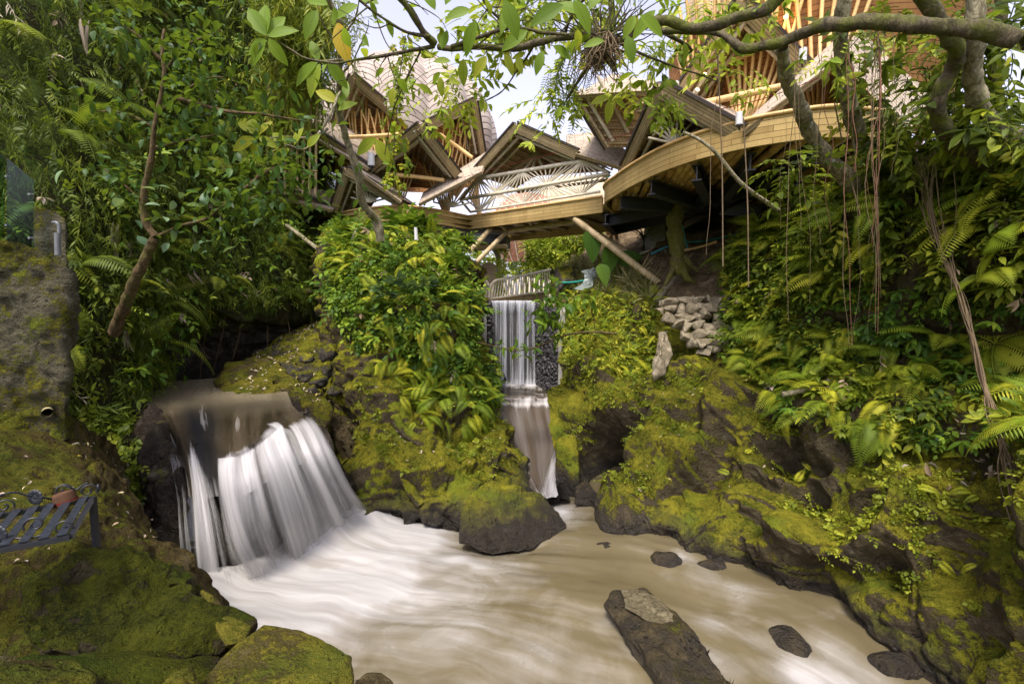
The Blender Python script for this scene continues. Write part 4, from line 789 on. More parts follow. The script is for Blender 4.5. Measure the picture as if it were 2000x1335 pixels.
m.pole(tl[0], tl[2], .055, 10); m.pole(ml[0], ml[3], .05, 10); m.pole(bl[0], bl[1], .035, 8); m.pole(tl[2], ml[3], .045, 8); m.pole(tl[0], ml[0], .04, 8); m.pole(ml[0], bl[0], .04, 8)
m.obj('handrail', M['pole_w'], br)
def lerp(a, b, t): return a + (b - a) * t
m = MB(); T = lambda t: lerp(tl[0], tl[2], t); B = lambda t: lerp(bl[0], bl[1], t); Md = lambda t: lerp(ml[0], ml[3], t)
tm = lambda px: (px - 899) / (1190 - 899); tt = lambda px: (px - 932) / (1141 - 932); tb = lambda px: (px - 919) / (1172 - 919)
for hub in (983, 1084):
    fan(m, Md(tm(hub)), [T(tt(x)) for x in np.linspace(hub - 46, hub + 46, 9)], .021); fan(m, Md(tm(hub)), [B(tb(x)) for x in np.linspace(hub - 42, hub + 48, 8)], .021)
for hub in (934, 1028, 1137): fan(m, T(tt(hub)), [Md(tm(x)) for x in np.linspace(hub - 40, hub + 50, 9) if 899 < x < 1190], .022)
for hub in (941, 1031, 1141): fan(m, B(tb(hub)), [Md(tm(x)) for x in np.linspace(hub - 42, hub + 48, 9) if 899 < x < 1190], .022)
m.obj('railing_fan', M['pole_w'], br)
m = MB(); o2 = nb * 2.1; m.pole(tl[0] + o2, tl[2] + o2, .05, 8); m.pole(bl[0] + o2, bl[1] + o2, .04, 8)
m.obj('far_railing', M['pole_w'], br)
A = onb(1009, 247, -.55); gable(br, A, onb(926, 340, -.1), onb(1128, 300, -.1), nb * 3.1 + [0, 0, .0], deep=.9, npur=9)
# lower roof wings that fall away on each side
plane_quad(br, [U(817, 399, 12.7), U(940, 336, 13.2), U(956, 292, 15.2), U(826, 376, 14.6)], nrm=(-.3, -.5, 1))
plane_quad(br, [U(1126, 300, 12.0), U(1217, 328, 11.0), U(1226, 296, 12.0), U(1176, 257, 14.0)], nrm=(.2, -.6, 1))
plane_quad(br, [U(1108, 293, 12.4), U(1127, 300, 12.05), U(1176, 257, 14.0), U(1106, 263, 14.4)], nrm=(.2, -.6, 1))
m = MB(); pk = onb(1048, 300, .9)
for px, py in ((1024,332),(1040,331),(1060,327),(1090,322)): m.pole(pk, onb(px, py, .5), .04, 7)
for px, py in ((940,350),(985,343),(1128,316),(1180,330)): m.pole(pk, onb(px, py, .9), .05, 7)
m.obj('king_post', M['pole_w'], br)
m = MB(); wq = [onb(930, 352, 1.9), onb(1180, 335, 1.9), onb(1120, 290, 2.0), onb(1040, 268, 2.0), onb(975, 300, 2.0)]
m.add(wq, [(0, 1, 2, 3), ], [(0, 0), (4, 0), (3, 1), (2, 1.3), (1, 1)]); m.add(np.array(wq)[[0, 3, 4]], [(0, 1, 2)], [(0, 0), (2, 1.3), (1, 1)]); m.obj('ceiling_mat', M['ceil'], br, smooth=False)
# bamboo props and beams under the deck
for a, b, r in ((onb(1122, 427, .1), U(1287, 553, 10.9), .085), (onb(1130, 432, 1.0), U(1246, 507, 12.4), .08), (onb(958, 447, .25), U(918, 490, 13.4), .075), (onb(990, 452, .6), U(930, 512, 13.6), .075)):
    m = MB(); m.pole(a, b, r, 12, 3, .5); m.obj('prop', M['pole'], br)
m = MB(); m.pole(onb(982, 452, .6), onb(1126, 432, .6), .075, 10); m.pole(onb(1032, 428, .1), onb(1040, 441, .7), .06, 10); m.pole(onb(980, 440, .1), onb(993, 455, .8), .06, 10); m.pole(onb(1116, 424, .1), onb(1132, 440, .8), .06, 10)
for k in range(7): q = lerp(p0, p1, (k + .5) / 7); m.pole(q + nb * .1 + [0, 0, .07], q + nb * 2.2 + [0, 0, .07], .05, 8)
m.obj('under_beam', M['pole'], br)
# small round landing under the left end
m = MB(); c = U(935, 470, 14.6); th = np.linspace(0, 6.2832, 40)
for z, r in ((c[2] + .15, 1.0), (c[2] - .12, .95)): m.add(np.c_[np.r_[np.stack([c[0] + r * np.cos(th[:-1]), c[1] + .6 + r * np.sin(th[:-1])], -1), [[c[0], c[1] + .6]]], np.full(40, z)], [((i + 1) % 39, i, 39) for i in range(39)])
rg = np.stack([c[0] + 1.0 * np.cos(th), c[1] + .6 + 1.0 * np.sin(th)], -1); m.grid(np.array([np.c_[rg, np.full(40, c[2] - .14)], np.c_[rg, np.full(40, c[2] + .16)]]))
m.obj('landing', M['steel'], br, smooth=False)
m = MB()
for k in range(6): m.pole([c[0] - .8 + .1 * k, c[1] - .1 + k * .22, c[2] - .17], [c[0] + .9, c[1] - .3 + k * .25, c[2] - .17], .035, 7)
m.obj('landing_joists', M['pole'], br)
# ---------------------------------------------------------------- right pavilion
CR = np.array([6.5, 10.5]); RR = 4.6
pr = thing('pavilion', 'large bamboo pavilion with orange ceiling on a curved steel-framed deck right of the footbridge', 'pavilion', (CR[0], CR[1], 5.6))
arc = [p1[:2] + nb[:2] * 1.7, G(1181, 404, ZD)[:2], G(1205, 380, ZD)[:2], G(1270, 345, ZD)[:2], G(1335, 320, ZD)[:2], G(1400, 302, ZD)[:2], G(1500, 282, ZD)[:2], G(1640, 268, ZD)[:2], (5.6, 6.9), (6.6, 8.2), (7.4, 10)]
fp = curve(arc, 120); fascia(pr, fp, inward=CR)
m = MB(); cc = CR; ring = np.r_[fp, [[9, 14]], [[4, 14.6]]]
for z, fl in ((5.98, 1), (5.92, 0)): m.add(np.c_[np.r_[ring, [CR]], np.full(len(ring) + 1, z)], [((i + 1) % len(ring), i, len(ring)) for i in range(len(ring))])
m.obj('deck', M['soffit'], pr, smooth=False)
m = MB()
for k in range(26):
    t = k / 25; q = fp[int(6 + t * 95)]; e = q + (CR - q) * .06; s = np.array([.93, -.37]); 
    m.pole((e[0], e[1], 5.86), (e[0] + .9, e[1] + 5.2, 5.86), .07, 8)
m.obj('joists', M['rib'], pr)
def ibeam(a, b, h=.26, w=.16):
    a, b = np.r_[a, 5.48], np.r_[b, 5.48]; d = (b - a) / np.linalg.norm(b - a); n = np.array([-d[1], d[0], 0]); mm = MB(); L = np.linalg.norm(b - a)
    mm.box(a - n * w / 2, d * L, n * w, (0, 0, .02)); mm.box(a - n * w / 2 + [0, 0, h - .02], d * L, n * w, (0, 0, .02)); mm.box(a - n * .012 + [0, 0, .021], d * L, n * .024, (0, 0, h - .042)); mm.obj('steel_beam', M['steel'], pr, smooth=False)
hubp = np.array([4.6, 10.6])
for px, py in ((1206, 382), (1268, 349), (1360, 316), (1470, 292), (1600, 276)):
    q = G(px, py, ZD)[:2]; ibeam(q + (hubp - q) * .03, hubp + (hubp - q) * .55)
ibeam(G(1190, 420, ZD)[:2], G(1380, 335, ZD)[:2] + [1.2, .8]); ibeam(G(1200, 440, ZD)[:2], G(1330, 405, ZD)[:2]); ibeam(G(1330, 405, ZD)[:2], G(1560, 330, ZD)[:2]); ibeam(p1[:2] + nb[:2] * .2, G(1202, 441, ZD)[:2])
bk2 = lambda p, f=.6: np.array([(CR[0] - p[0]) * f, (CR[1] - p[1]) * f, .1])
GR = (((1294,172,7.6),(1220,331,9.6),(1451,259,7.0),.55), ((1124,184,10.6),(1164,256,13.4),(1188,288,10.8),.5), ((1450,3,8.0),(1331,178,9.0),(1574,132,7.9),.5))
dome(pr, CR, [(2.2, 7.6), (2.4, 8.4), (2.5, 9.4), (2.4, 10.4), (2.1, 11.6), (1.7, 12.4), (1.3, 12.8)], 13, .3, ribs=34, amp=.11, mat='soffit', cuts=[(U(*A), U(*L), U(*Rr), bk2(U(*A), f)) for A, L, Rr, f in GR])  # unseen open top on this dome as well, added to brighten the inside
bk2 = lambda p, f=.6: np.array([(CR[0] - p[0]) * f, (CR[1] - p[1]) * f, .1])
for A, L, Rr, f in GR:
    a = U(*A); gable(pr, a, U(*L), U(*Rr), bk2(a, f), npur=7)
plane_quad(pr, [U(1450, 258, 6.9), U(1650, 108, 6.5), U(1655, 55, 8.0), U(1462, 232, 7.7)], nrm=(-.3, -.6, 1))
plane_quad(pr, [U(1640, 120, 6.9), U(1775, 265, 7.0), U(1850, 150, 9.2), U(1705, 15, 8.8)], nrm=(.3, -.2, 1))
plane_quad(pr, [U(1124, 186, 10.5), U(1276, 176, 8.6), U(1290, 160, 9.6), U(1196, 143, 11.6)], nrm=(-.3, -.6, 1))
m = MB()
for ax in (-1.25, -.85, -.5):
    foot = np.array([CR[0] + 3.3 * math.sin(ax), CR[1] - 3.3 * math.cos(ax), 6.05])
    for k in range(9):
        t = ax + (k - 4) * .085; top = np.array([CR[0] + 3.05 * math.sin(t), CR[1] - 3.05 * math.cos(t), 9.6]); mid = (foot + top) / 2 - np.array([math.sin(ax), -math.cos(ax), 0]) * .3
        m.tube(curve([foot, mid, top], 9), .032, 6, random.random())
m.obj('rib_fan', M['rib'], pr)
m = MB()
for hub in (U(1318, 280, 8.0),):
    m = MB()
    for k in range(10):
        t = R(12 + k * 17.3); m.pole(hub, hub + .5 * np.array([math.cos(t) * .9, .1, math.sin(t)]), .022, 6, 0)
    m.obj('railing_fan', M['pole_w'], pr)
m = MB()
for a, b in (((1358,205,8.3),(1545,165,8.0)), ((1370,140,8.8),(1475,100,8.6)), ((1225,215,10),(1268,240,9.4)), ((1205,205,10.6),(1190,285,10.8))):
    m = MB(); m.tube(curve([U(*a), (U(*a) + U(*b)) / 2 + [0, .15, .05], U(*b)], 8), .06, 8, .7); m.obj('ring_beam', M['rib'], pr)
m = MB(); t2 = np.linspace(-2.4, 1.4, 70); zz = np.array([6.6, 7.4, 8.2, 9.0]); rr2 = np.array([2.0, 2.4, 2.75, 2.9])
P = np.stack([CR[0] + rr2[:, None] * np.sin(t2), CR[1] - rr2[:, None] * np.cos(t2), zz[:, None] + 0 * t2], -1); m.grid(P, np.stack([np.repeat((t2 * 2.4)[None], 4, 0), np.repeat(zz[:, None], 70, 1)], -1).reshape(-1, 2)); m.obj('ceiling_skirt', M['ceil'], pr)
for px, py, y in ((1376, 146, 8.4), (1535, 33, 8.2)):
    V, Fc = ico(2); m = MB(); m.add(V * .035 + U(px, py, y), Fc); m.obj('bulb', M['bulb'], pr)
    l = bpy.data.lights.new('bulb_light', 'POINT'); l.energy = 1.5; l.color = (1, .6, .25); l.shadow_soft_size = .05; lo = bpy.data.objects.new('bulb_light', l); COL.objects.link(lo); lo.location = U(px, py, y - .12)
# ---------------------------------------------------------------- retaining wall and column under the right deck
m = MB(); a, b = U(1330, 490, 12.9), U(1640, 440, 10.6); n = 60; xs = np.linspace(0, 1, n); zz = np.linspace(0, 1, 24)
P = np.array([[a + (b - a) * x + [0, 0, -.6 + 1.75 * z] for x in xs] for z in zz]); P = P + (np.array([-.3, -.95, 0]) * (.05 * vnoise(P * 4, 3) + .03 * vnoise(P * 11, 5))[..., None]); m.grid(P)
m.grid(np.array([P[-1], P[-1] + [.1, .4, 0]])); tag(m.obj('stone_wall', M['concrete_moss']), 'dim rough stone retaining wall in the shade below the curved deck', 'wall')
m = MB(); c = U(1284, 455, 13.0); m.box(c + [-.22, 0, -1.2], (.44, 0, 0), (0, .44, 0), (0, 0, 3.0)); tag(m.obj('concrete_column', M['concrete'], smooth=False), 'square concrete column behind the trunk under the curved deck', 'column')
# ---------------------------------------------------------------- garden building, fence and arch behind the narrow fall
gb = thing('garden_pavilion', 'red shingled and wicker bulging pavilion seen through the gap below the footbridge', 'pavilion', (1.6, 25, 3.3))
m = MB(); t = np.linspace(-1.5, 1.5, 60); zz = np.linspace(0, 1, 30); prf = np.interp(zz, [0, .25, .5, .8, 1], [1.2, 1.75, 2.0, 1.7, 1.0])
c = U(1030, 500, 25); P = np.stack([c[0] + prf[:, None] * 1.05 * np.sin(t), c[1] + 2 - prf[:, None] * np.cos(t), c[2] - .2 + 3.8 * zz[:, None] + 0 * t], -1); m.grid(P, np.stack([np.repeat((t * 2)[None], 30, 0), np.repeat((zz * 4)[:, None], 60, 1)], -1).reshape(-1, 2)); m.obj('shingle_shell', M['redshingle'], gb)
m = MB()
for k in range(9):
    i = 4 + k * 6; m.tube(P[::3, i] + [0, -.03, 0], .03, 6)
m.obj('seam', M['pole_w'], gb)
m = MB(); c2 = c + [3.3, 1.2, 0]; P2 = np.stack([c2[0] + prf[:, None] * 1.6 * np.sin(t), c2[1] + 2 - prf[:, None] * 1.2 * np.cos(t), c2[2] - .2 + 5 * zz[:, None] + 0 * t], -1); m.grid(P2, np.stack([np.repeat((t * 2)[None], 30, 0), np.repeat((zz * 4)[:, None], 60, 1)], -1).reshape(-1, 2)); m.obj('wicker_shell', M['tanwall'], gb)
m = MB()
for k in range(7): m.tube(P2[::3, 5 + k * 8] + [0, -.03, 0], .03, 6)
m.obj('seam', M['pole_w'], gb)
m = MB()
for k in range(16):
    x = c[0] - 1.9 + k * .25; m.box([x, c[1] - .6, 3.3], (.12, 0, 0), (.0, .05, 0), (-.35 + .03 * k, .25, 1.45 + .1 * math.sin(k)), .6)
m.obj('base_slats', M['pole_w'], gb, smooth=False)
fn = thing('bamboo_fence', 'pale bamboo railing on the terrace above the narrow fall', 'railing', (0, 15.2, 3.4))
pf = [U(950, 548, 15.4), U(957, 573, 14.6), U(968, 548, 14.7), U(985, 540, 15), U(1060, 527, 15.6)]
m = MB(); a, b = U(962, 556, 14.6), U(1075, 526, 16.2); a2, b2 = U(957, 583, 14.6), U(1075, 568, 16.2)
m.tube(curve([U(955, 580, 14.6), U(957, 562, 14.6), U(966, 549, 14.6), U(985, 544, 14.9), U(1030, 536, 15.5), b], 20), .04, 8, .7); m.tube([a2, b2], .035, 8, .6)
m.tube([U(935, 540, 15.4), U(948, 545, 15), U(957, 560, 14.6)], .04, 8, .6)
for k in range(24):
    t = (k + .5) / 24; p = lerp(a, b, t); q = lerp(a2, b2, t); m.pole(q, lerp(U(962, 549, 14.6), b, t), .02 if k % 6 else .04, 6, 0)
for k in range(6): t = k / 6; m.pole(lerp(U(938, 575, 15.4), a2, t), lerp(U(938, 543, 15.4), U(957, 562, 14.6), t), .02, 6, 0)
m.obj('railing', M['pole_w'], fn)
m = MB(); m.box(a2 - [.1, 0, .32], b2 - a2, (0, .12, 0), (0, 0, .28)); m.obj('kick_board', M['edge'], fn, smooth=False)
m = MB(); c = U(974, 590, 15.6); m.tube(curve([[c[0], 15.6, 3.2], [c[0], 15.6, 4.4], U(975, 515, 15.6), U(968, 490, 15.6), U(950, 478, 15.6), U(925, 474, 15.6)], 24), .09, 12); tag(m.obj('arch_post', M['concrete']), 'curved grey arch post behind the terrace railing', 'post')
m = MB(); P = loft([[(935,520,17),(955,512,17),(974,520,17)], [(930,590,16.8),(955,592,16.6),(976,590,16.8)]], 12, 16); m.grid(P, np.stack(np.meshgrid(np.linspace(0, 1, 16), np.linspace(0, 1.4, 12)), -1).reshape(-1, 2)); m.grid(P + [0, .08, 0]); tag(m.obj('wicker_screen', M['tanwall']), 'tan wicker screen inside the grey arch', 'screen')
# white spot lamps on the roof ends
for px, py, y, lb in ((725,312,13.0,'white cylinder lamp between the two left gables above the flower ornament'), (1444,232,6.7,'white cylinder lamp on the curved deck where two right gables meet'), (1568,108,6.9,'white cylinder lamp high beside the leaning pale trunk'), (1319,173,8.8,'white cylinder lamp behind the front right gable apex')):
    lp = thing('spot_lamp', lb, 'lamp', U(px, py + 16, y)); s = y / F * 1.02
    m = MB(); c = U(px, py, y); m.tube([c + [0, 0, -11 * s], c + [0, 0, 11 * s]], 6.5 * s, 14); m.obj('housing', M['white'], lp)
    m = MB(); m.tube([c + [0, 0, -11 * s], c + [.02, .03, -19 * s]], 1.6 * s, 8); m.tube([c + [0, 0, -11.2 * s], c + [0, 0, -13.5 * s]], 5.5 * s, 12); m.obj('bracket', M['iron'], lp)
# round ornament in the lower left gable
om = thing('ornament', 'dark round carved flower ornament with green centre hanging in the low left gable', 'ornament', U(720, 372, 13.0)); m = MB(); c = U(720, 362, 13.0)
for k in range(8):
    a = k * .785; q = c + .09 * np.array([math.cos(a), 0, math.sin(a)]); V, Fc = ICO; m.add(V * [.05, .02, .05] + q, Fc)
m.obj('petals', M['hatband'], om); m = MB(); m.add(ICO[0] * [.05, .03, .05] + c - [0, .03, 0], ICO[1]); m.obj('centre', M['hose'], om)
# ================================================================= VEGETATION
def leafT(L=1.0, w=.4, n=4, fold=.18, curl=.25, tip=.5, twist=0.0):
    """one leaf along +y, upper side +z, petiole at the origin"""
    t = np.linspace(0, 1, n + 1); wd = w * .5 * np.sin(np.pi * np.clip(t, 0, 1) ** (.6 + tip * .5)) ** .85; wd[0] = .01; wd[-1] = .004
    y = t * L; z = -curl * L * t ** 2
    V = np.concatenate([np.stack([-wd * L, y, z + fold * wd * L * 2], 1), np.stack([0 * t, y, z], 1), np.stack([wd * L, y, z + fold * wd * L * 2], 1)])
    k = n + 1; F = []
    for i in range(n): F += [(i, k + i, k + i + 1, i + 1), (k + i, 2 * k + i, 2 * k + i + 1, k + i + 1)]
    uv = np.concatenate([np.stack([0 * t, t], 1), np.stack([.5 + 0 * t, t], 1), np.stack([1 + 0 * t, t], 1)])
    return V, np.array(F), uv
def basis(d, up):
    """rotation matrices with y along d and z as near to up as possible"""
    d = np.asarray(d, float); d = d / (np.linalg.norm(d, axis=-1, keepdims=True) + 1e-9)
    x = np.cross(d, up); x = x / (np.linalg.norm(x, axis=-1, keepdims=True) + 1e-9); z = np.cross(x, d)
    return np.stack([x, d, z], -1)
def scatter(mb, T, pos, rot, scale, var):
    V, Fq, uv = T[:3]; n = len(pos); k = len(V)
    if n == 0: return
    W = np.einsum('nij,kj->nki', rot, V) * np.asarray(scale).reshape(-1, 1, 1) + pos[:, None]
    F = (Fq[None] + (np.arange(n) * k)[:, None, None]).reshape(-1, Fq.shape[1])
    av = np.repeat(np.asarray(var, float)[:, None], k, 1) + (T[3][None] if len(T) > 3 else 0)
    mb.add(W.reshape(-1, 3), F, np.tile(uv, (n, 1)), np.clip(av, 0, 1).ravel())
def merge(parts):
    """list of (T, R, s, p, da) -> one template"""
    V, Fq, uv, A, n = [], [], [], [], 0
    for T, Rm, s, p, da in parts:
        V.append(T[0] @ np.asarray(Rm).T * s + p); Fq.append(T[1] + n); uv.append(T[2]); A.append(np.full(len(T[0]), da)); n += len(T[0])
    return np.concatenate(V), np.concatenate(Fq), np.concatenate(uv), np.concatenate(A)
def stemT(path, r):
    m = MB(); m.tube(path, r, 4, cap=False); return np.concatenate(m.V), np.concatenate(m.Q), np.concatenate(m.UV)
def frondT(L=1.0, n=20, w=.34, arch=.5, droop=.55, seg=1):
    """a fern frond along +y arching over: rachis plus tapering paired pinnae"""
    t = np.linspace(0, 1, n + 1); y = L * (t - .18 * droop * t ** 2.4); z = L * (arch * t - (arch + droop) * .75 * t ** 2)
    P = np.stack([0 * t, y, z], 1); T = np.gradient(P, axis=0); T /= np.linalg.norm(T, axis=1, keepdims=True)
    pinna = leafT(1, .16, 2, .1, .2, .3); parts = [(stemT(P, np.linspace(.012, .003, n + 1) * L), np.eye(3), 1, 0, -.15)]
    for i in range(2, n + 1):
        l = L * w * np.sin(np.pi * (.08 + .9 * t[i]) ** .75) ** .8 * (1 if i < n else .6) * (.5 if i == 2 else 1); 
        for sgn in (-1, 1):
            d = T[i] * .38 + np.array([sgn, 0, -.12]); up = np.cross(np.array([1, 0, 0]), T[i]); parts.append((pinna, basis(d, up if up[2] > 0 else -up), max(l, .02), P[i], random.uniform(-.08, .08)))
    return merge(parts)
def fernT(nf=9, spread=1.0, up=.5, L=1.0, n=16):
    parts = []
    for k in range(nf):
        a = 6.283 * k / nf + random.uniform(-.3, .3); f = frondT(L * random.uniform(.7, 1.1), n, random.uniform(.26, .34), random.uniform(.35, .8) * up * 2, random.uniform(.4, .8)); Rz = basis([math.cos(a), math.sin(a), 0], [0, 0, 1]); parts.append((f, Rz, 1, 0, random.uniform(-.15, .15)))
    return merge(parts)
def sprigT(n=7, L=.5, leaf=.22, w=.42, droop=.3, whorl=False, curl=.25):
    """leafy shoot along +y"""
    t = np.linspace(0, 1, 6); P = np.stack([.04 * L * np.sin(t * 3), L * t, -droop * L * t ** 2], 1); lf = leafT(1, w, 3, .15, curl, .5)
    parts = [(stemT(P, np.linspace(.012, .004, 6) * (L ** .5)), np.eye(3), 1, 0, -.2)]
    for i in range(n):
        q = (i + 1) / n if not whorl else random.uniform(.9, 1.0); p = np.array([np.interp(q, t, P[:, j]) for j in range(3)]); a = i * 2.4 if whorl else (i % 2) * math.pi + random.uniform(-.5, .5)
        d = np.array([math.cos(a) * 1.0, .55, random.uniform(-.35, .25)]) if i < n - 1 or whorl else np.array([0, 1, -.4])
        parts.append((lf, basis(d, [0, -.2, 1]), leaf * random.uniform(.7, 1.15), p, random.uniform(-.12, .12)))
    return merge(parts)
def bambooT(n=12, L=.55, leaf=.17):
    t = np.linspace(0, 1, 6); P = np.stack([0 * t, L * t, -.55 * L * t ** 2], 1); lf = leafT(1, .16, 2, .1, .35, .2)
    parts = [(stemT(P, np.linspace(.006, .002, 6)), np.eye(3), 1, 0, .1)]
    for i in range(n):
        q = (i + 2) / (n + 1); p = np.array([np.interp(q, t, P[:, j]) for j in range(3)]); a = random.uniform(0, 6.28); d = np.array([math.cos(a), .7, math.sin(a) * .5 - .6]); parts.append((lf, basis(d, [0, 0, 1]), leaf * random.uniform(.6, 1.2), p, random.uniform(-.15, .15)))
    return merge(parts)
def tuftT(n=14, L=.4):
    b = leafT(1, .07, 3, .1, .6, .1); parts = []
    for k in range(n):
        a = random.uniform(0, 6.28); d = [math.cos(a) * .7, math.sin(a) * .7, random.uniform(.6, 1.3)]; parts.append((b, basis(d, [0, 0, 1]), L * random.uniform(.5, 1.1), 0, random.uniform(-.2, .2)))
    return merge(parts)
SPR = [sprigT(7), sprigT(9, .55, .2, .36), sprigT(6, .35, .2, .55), sprigT(8, .4, .22, .4, .3, True), sprigT(7, .3, .26, .34, .2, True)]
BAM = [bambooT(12), bambooT(14, .7, .2), bambooT(10, .45, .14)]
IVY = [sprigT(5, .22, .13, .75, .5), sprigT(6, .3, .11, .7, .6), sprigT(4, .18, .16, .65, .4)]
FER = [fernT(7, n=14), fernT(9, n=16), fernT(6, up=.3, n=14)]
FRO = [frondT(1, 26, .2, .4, .7), frondT(1, 30, .23, .5, .9), frondT(1, 24, .26, .3, .6)]
TUF = [tuftT(), tuftT(18, .5)]
def cover(mb, P, N, temps, smin, smax, outw=.6, down=.6, jitter=.5, off=.05, vlo=.15, vhi=.85, dirw=None):
    """shoots growing out of surface points: heading = outward normal, some sag, some chance"""
    n = len(P); 
    if n == 0: return
    pick = rng.integers(0, len(temps), n)
    for k, T in enumerate(temps):
        i = np.where(pick == k)[0]
        if not len(i): continue
        r = rng.normal(size=(len(i), 3)) * jitter; d = N[i] * outw + r + np.array([0, 0, -down]) + (0 if dirw is None else np.asarray(dirw))
        up = N[i] * .6 + np.array([0, -.15, .8]) + rng.normal(size=(len(i), 3)) * .25
        scatter(mb, T, P[i] + N[i] * rng.uniform(-off * .3, off, (len(i), 1)), basis(d, up), rng.uniform(smin, smax, len(i)), rng.uniform(vlo, vhi, len(i)))
def region(key, n, poly=None, test=None, face=None):
    P, N = sample(LOFT[key], n, face); px, py, dep = proj(P); ok = np.ones(len(P), bool)
    if key == 'L': ok &= ~((px > 285) & (py > np.interp(px, [285, 340, 460, 640], [640, 600, 590, 590])))
    if key == 'C': ok &= (px > 650) & (px < np.interp(py, [400, 560, 700, 760], [890, 905, 925, 2000]))
    if poly is not None: ok &= inpoly(px, py, poly)
    if test is not None: ok &= test(px, py, P, N)
    return P[ok], N[ok]
def clump(P, f, lo, s=0): return fbm(P * f, 3, s) > lo
def stuff(mb, name, mat, label=None):
    o = mb.obj(name, M[mat], smooth=True, base=np.array([0, 0, 0.])); o['kind'] = 'stuff'
    if label: o['label'] = label
    return o
# ---- left hillside: hanging bamboo-like sprays, creepers and broad leaves
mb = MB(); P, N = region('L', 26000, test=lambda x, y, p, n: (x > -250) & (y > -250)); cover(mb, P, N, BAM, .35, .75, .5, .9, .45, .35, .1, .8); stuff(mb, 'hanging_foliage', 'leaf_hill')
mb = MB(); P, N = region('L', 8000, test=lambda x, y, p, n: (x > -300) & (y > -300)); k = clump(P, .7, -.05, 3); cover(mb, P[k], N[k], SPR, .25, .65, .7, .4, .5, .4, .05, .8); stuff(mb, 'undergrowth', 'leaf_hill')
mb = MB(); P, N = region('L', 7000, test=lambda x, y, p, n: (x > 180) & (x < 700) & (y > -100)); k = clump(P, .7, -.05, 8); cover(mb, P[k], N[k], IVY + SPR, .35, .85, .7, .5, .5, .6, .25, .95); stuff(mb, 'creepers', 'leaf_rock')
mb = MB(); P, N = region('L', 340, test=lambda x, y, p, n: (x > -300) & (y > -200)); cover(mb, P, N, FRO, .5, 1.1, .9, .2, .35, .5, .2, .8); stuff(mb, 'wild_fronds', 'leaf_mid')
# fringe hanging over the dark undercut, and creepers on the inner left corner
mb = MB(); P, N = region('L', 5200, test=lambda x, y, p, n: (x > 240) & (x < 660) & (y > 540) & (y < 600)); cover(mb, P, N, BAM + IVY, .6, 1.0, .4, 1.3, .4, .3, .2, .8); stuff(mb, 'overhanging_creepers', 'leaf_mid')
mb = MB(); P, N = region('L', 5200, test=lambda x, y, p, n: (x > 90) & (x < 262) & (y > 470) & (y < 930)); cover(mb, P, N, SPR + IVY, .4, .9, .8, .4, .5, .2, .1, .75); stuff(mb, 'leafy_bank_cover', 'leaf_mid')
mb = MB(); P, N = region('cleft', 900, [(215,780),(270,800),(275,900),(300,960),(240,1010),(215,900)]); cover(mb, P, N, IVY, .5, .9, .8, .4, .5, .1, .1, .7); stuff(mb, 'cleft_creepers', 'leaf_mid')
# ---- island rock: dense creepers above, sparse moss sprouts below
top = [(625,400),(700,380),(800,370),(930,420),(950,480),(955,650),(962,770),(940,800),(900,770),(830,800),(800,730),(740,700),(700,670),(665,610),(640,560)]
mb = MB(); P, N = region('C', 17000, top); k = clump(P, 1.6, -.18, 2); cover(mb, P[k], N[k], IVY, .45, 1.0, .8, .55, .45, .2, .15, .95); stuff(mb, 'ivy_cover', 'leaf_rock')
mb = MB(); P, N = region('C', 3600, [(630,380),(930,420),(955,600),(950,680),(900,700),(720,640),(650,560)]); k = clump(P, 1.1, -.15, 5); cover(mb, P[k], N[k], SPR, .4, .95, .9, .25, .45, .35, .1, .85); stuff(mb, 'leafy_shoots', 'leaf_rock')
mb = MB(); P, N = region('C', 2600, [(630,420),(940,420),(955,820),(800,830),(700,640)]); k = clump(P, 1.2, -.15, 9); cover(mb, P[k], N[k], FRO, .3, .65, 1.0, .25, .4, .25, .2, 1.); stuff(mb, 'small_fronds', 'leaf_fern')
mb = MB(); P, N = region('C', 6000, [(690,740),(960,790),(1000,900),(930,950),(780,920),(700,850)]); k = clump(P, 1.6, .12, 12) & (N[:, 2] > .0); cover(mb, P[k], N[k], IVY, .3, .6, .9, -.1, .5, .05, .3, .9); stuff(mb, 'rock_sprouts', 'moss_tuft')
# ---- right bank
def above(x, y):  # line where planting starts on the right bank
    return np.interp(x, [1090, 1200, 1290, 1440, 1470, 1560, 1600, 1720, 2100], [735, 745, 720, 690, 740, 815, 800, 850, 860])
mb = MB(); P, N = region('R', 22000, test=lambda x, y, p, n: (x > 1440) & (y < above(x, y)) & (y > 240)); k = clump(P, .9, -.25, 3); cover(mb, P[k], N[k], SPR, .28, .75, .9, .35, .45, .25, .1, .85); stuff(mb, 'bank_undergrowth', 'leaf_mid')
mb = MB(); P, N = region('R', 16000, test=lambda x, y, p, n: (x > 1420) & (y < above(x, y) + 10) & (y > 240)); k = clump(P, 1.2, -.05, 7); cover(mb, P[k], N[k], IVY + SPR[3:], .3, .65, .9, .5, .45, .2, .1, .8); stuff(mb, 'bank_creepers', 'leaf_rock')
mb = MB(); P, N = region('R', 2600, test=lambda x, y, p, n: (x > 1440) & (y < above(x, y)) & (y > 330)); k = clump(P, .8, -.2, 17); cover(mb, P[k], N[k], FRO, .35, .75, .9, .1, .35, .2, .25, .95, (-.5, -.1, 0)); stuff(mb, 'bank_fronds', 'leaf_fern')
mb = MB(); P, N = region('R', 16000, [(1095,560),(1200,580),(1290,600),(1275,700),(1250,760),(1180,720),(1130,720),(1100,680)]); cover(mb, P, N, IVY, .28, .62, .8, .5, .5, .15, .2, 1.); stuff(mb, 'ledge_cover', 'leaf_mid')
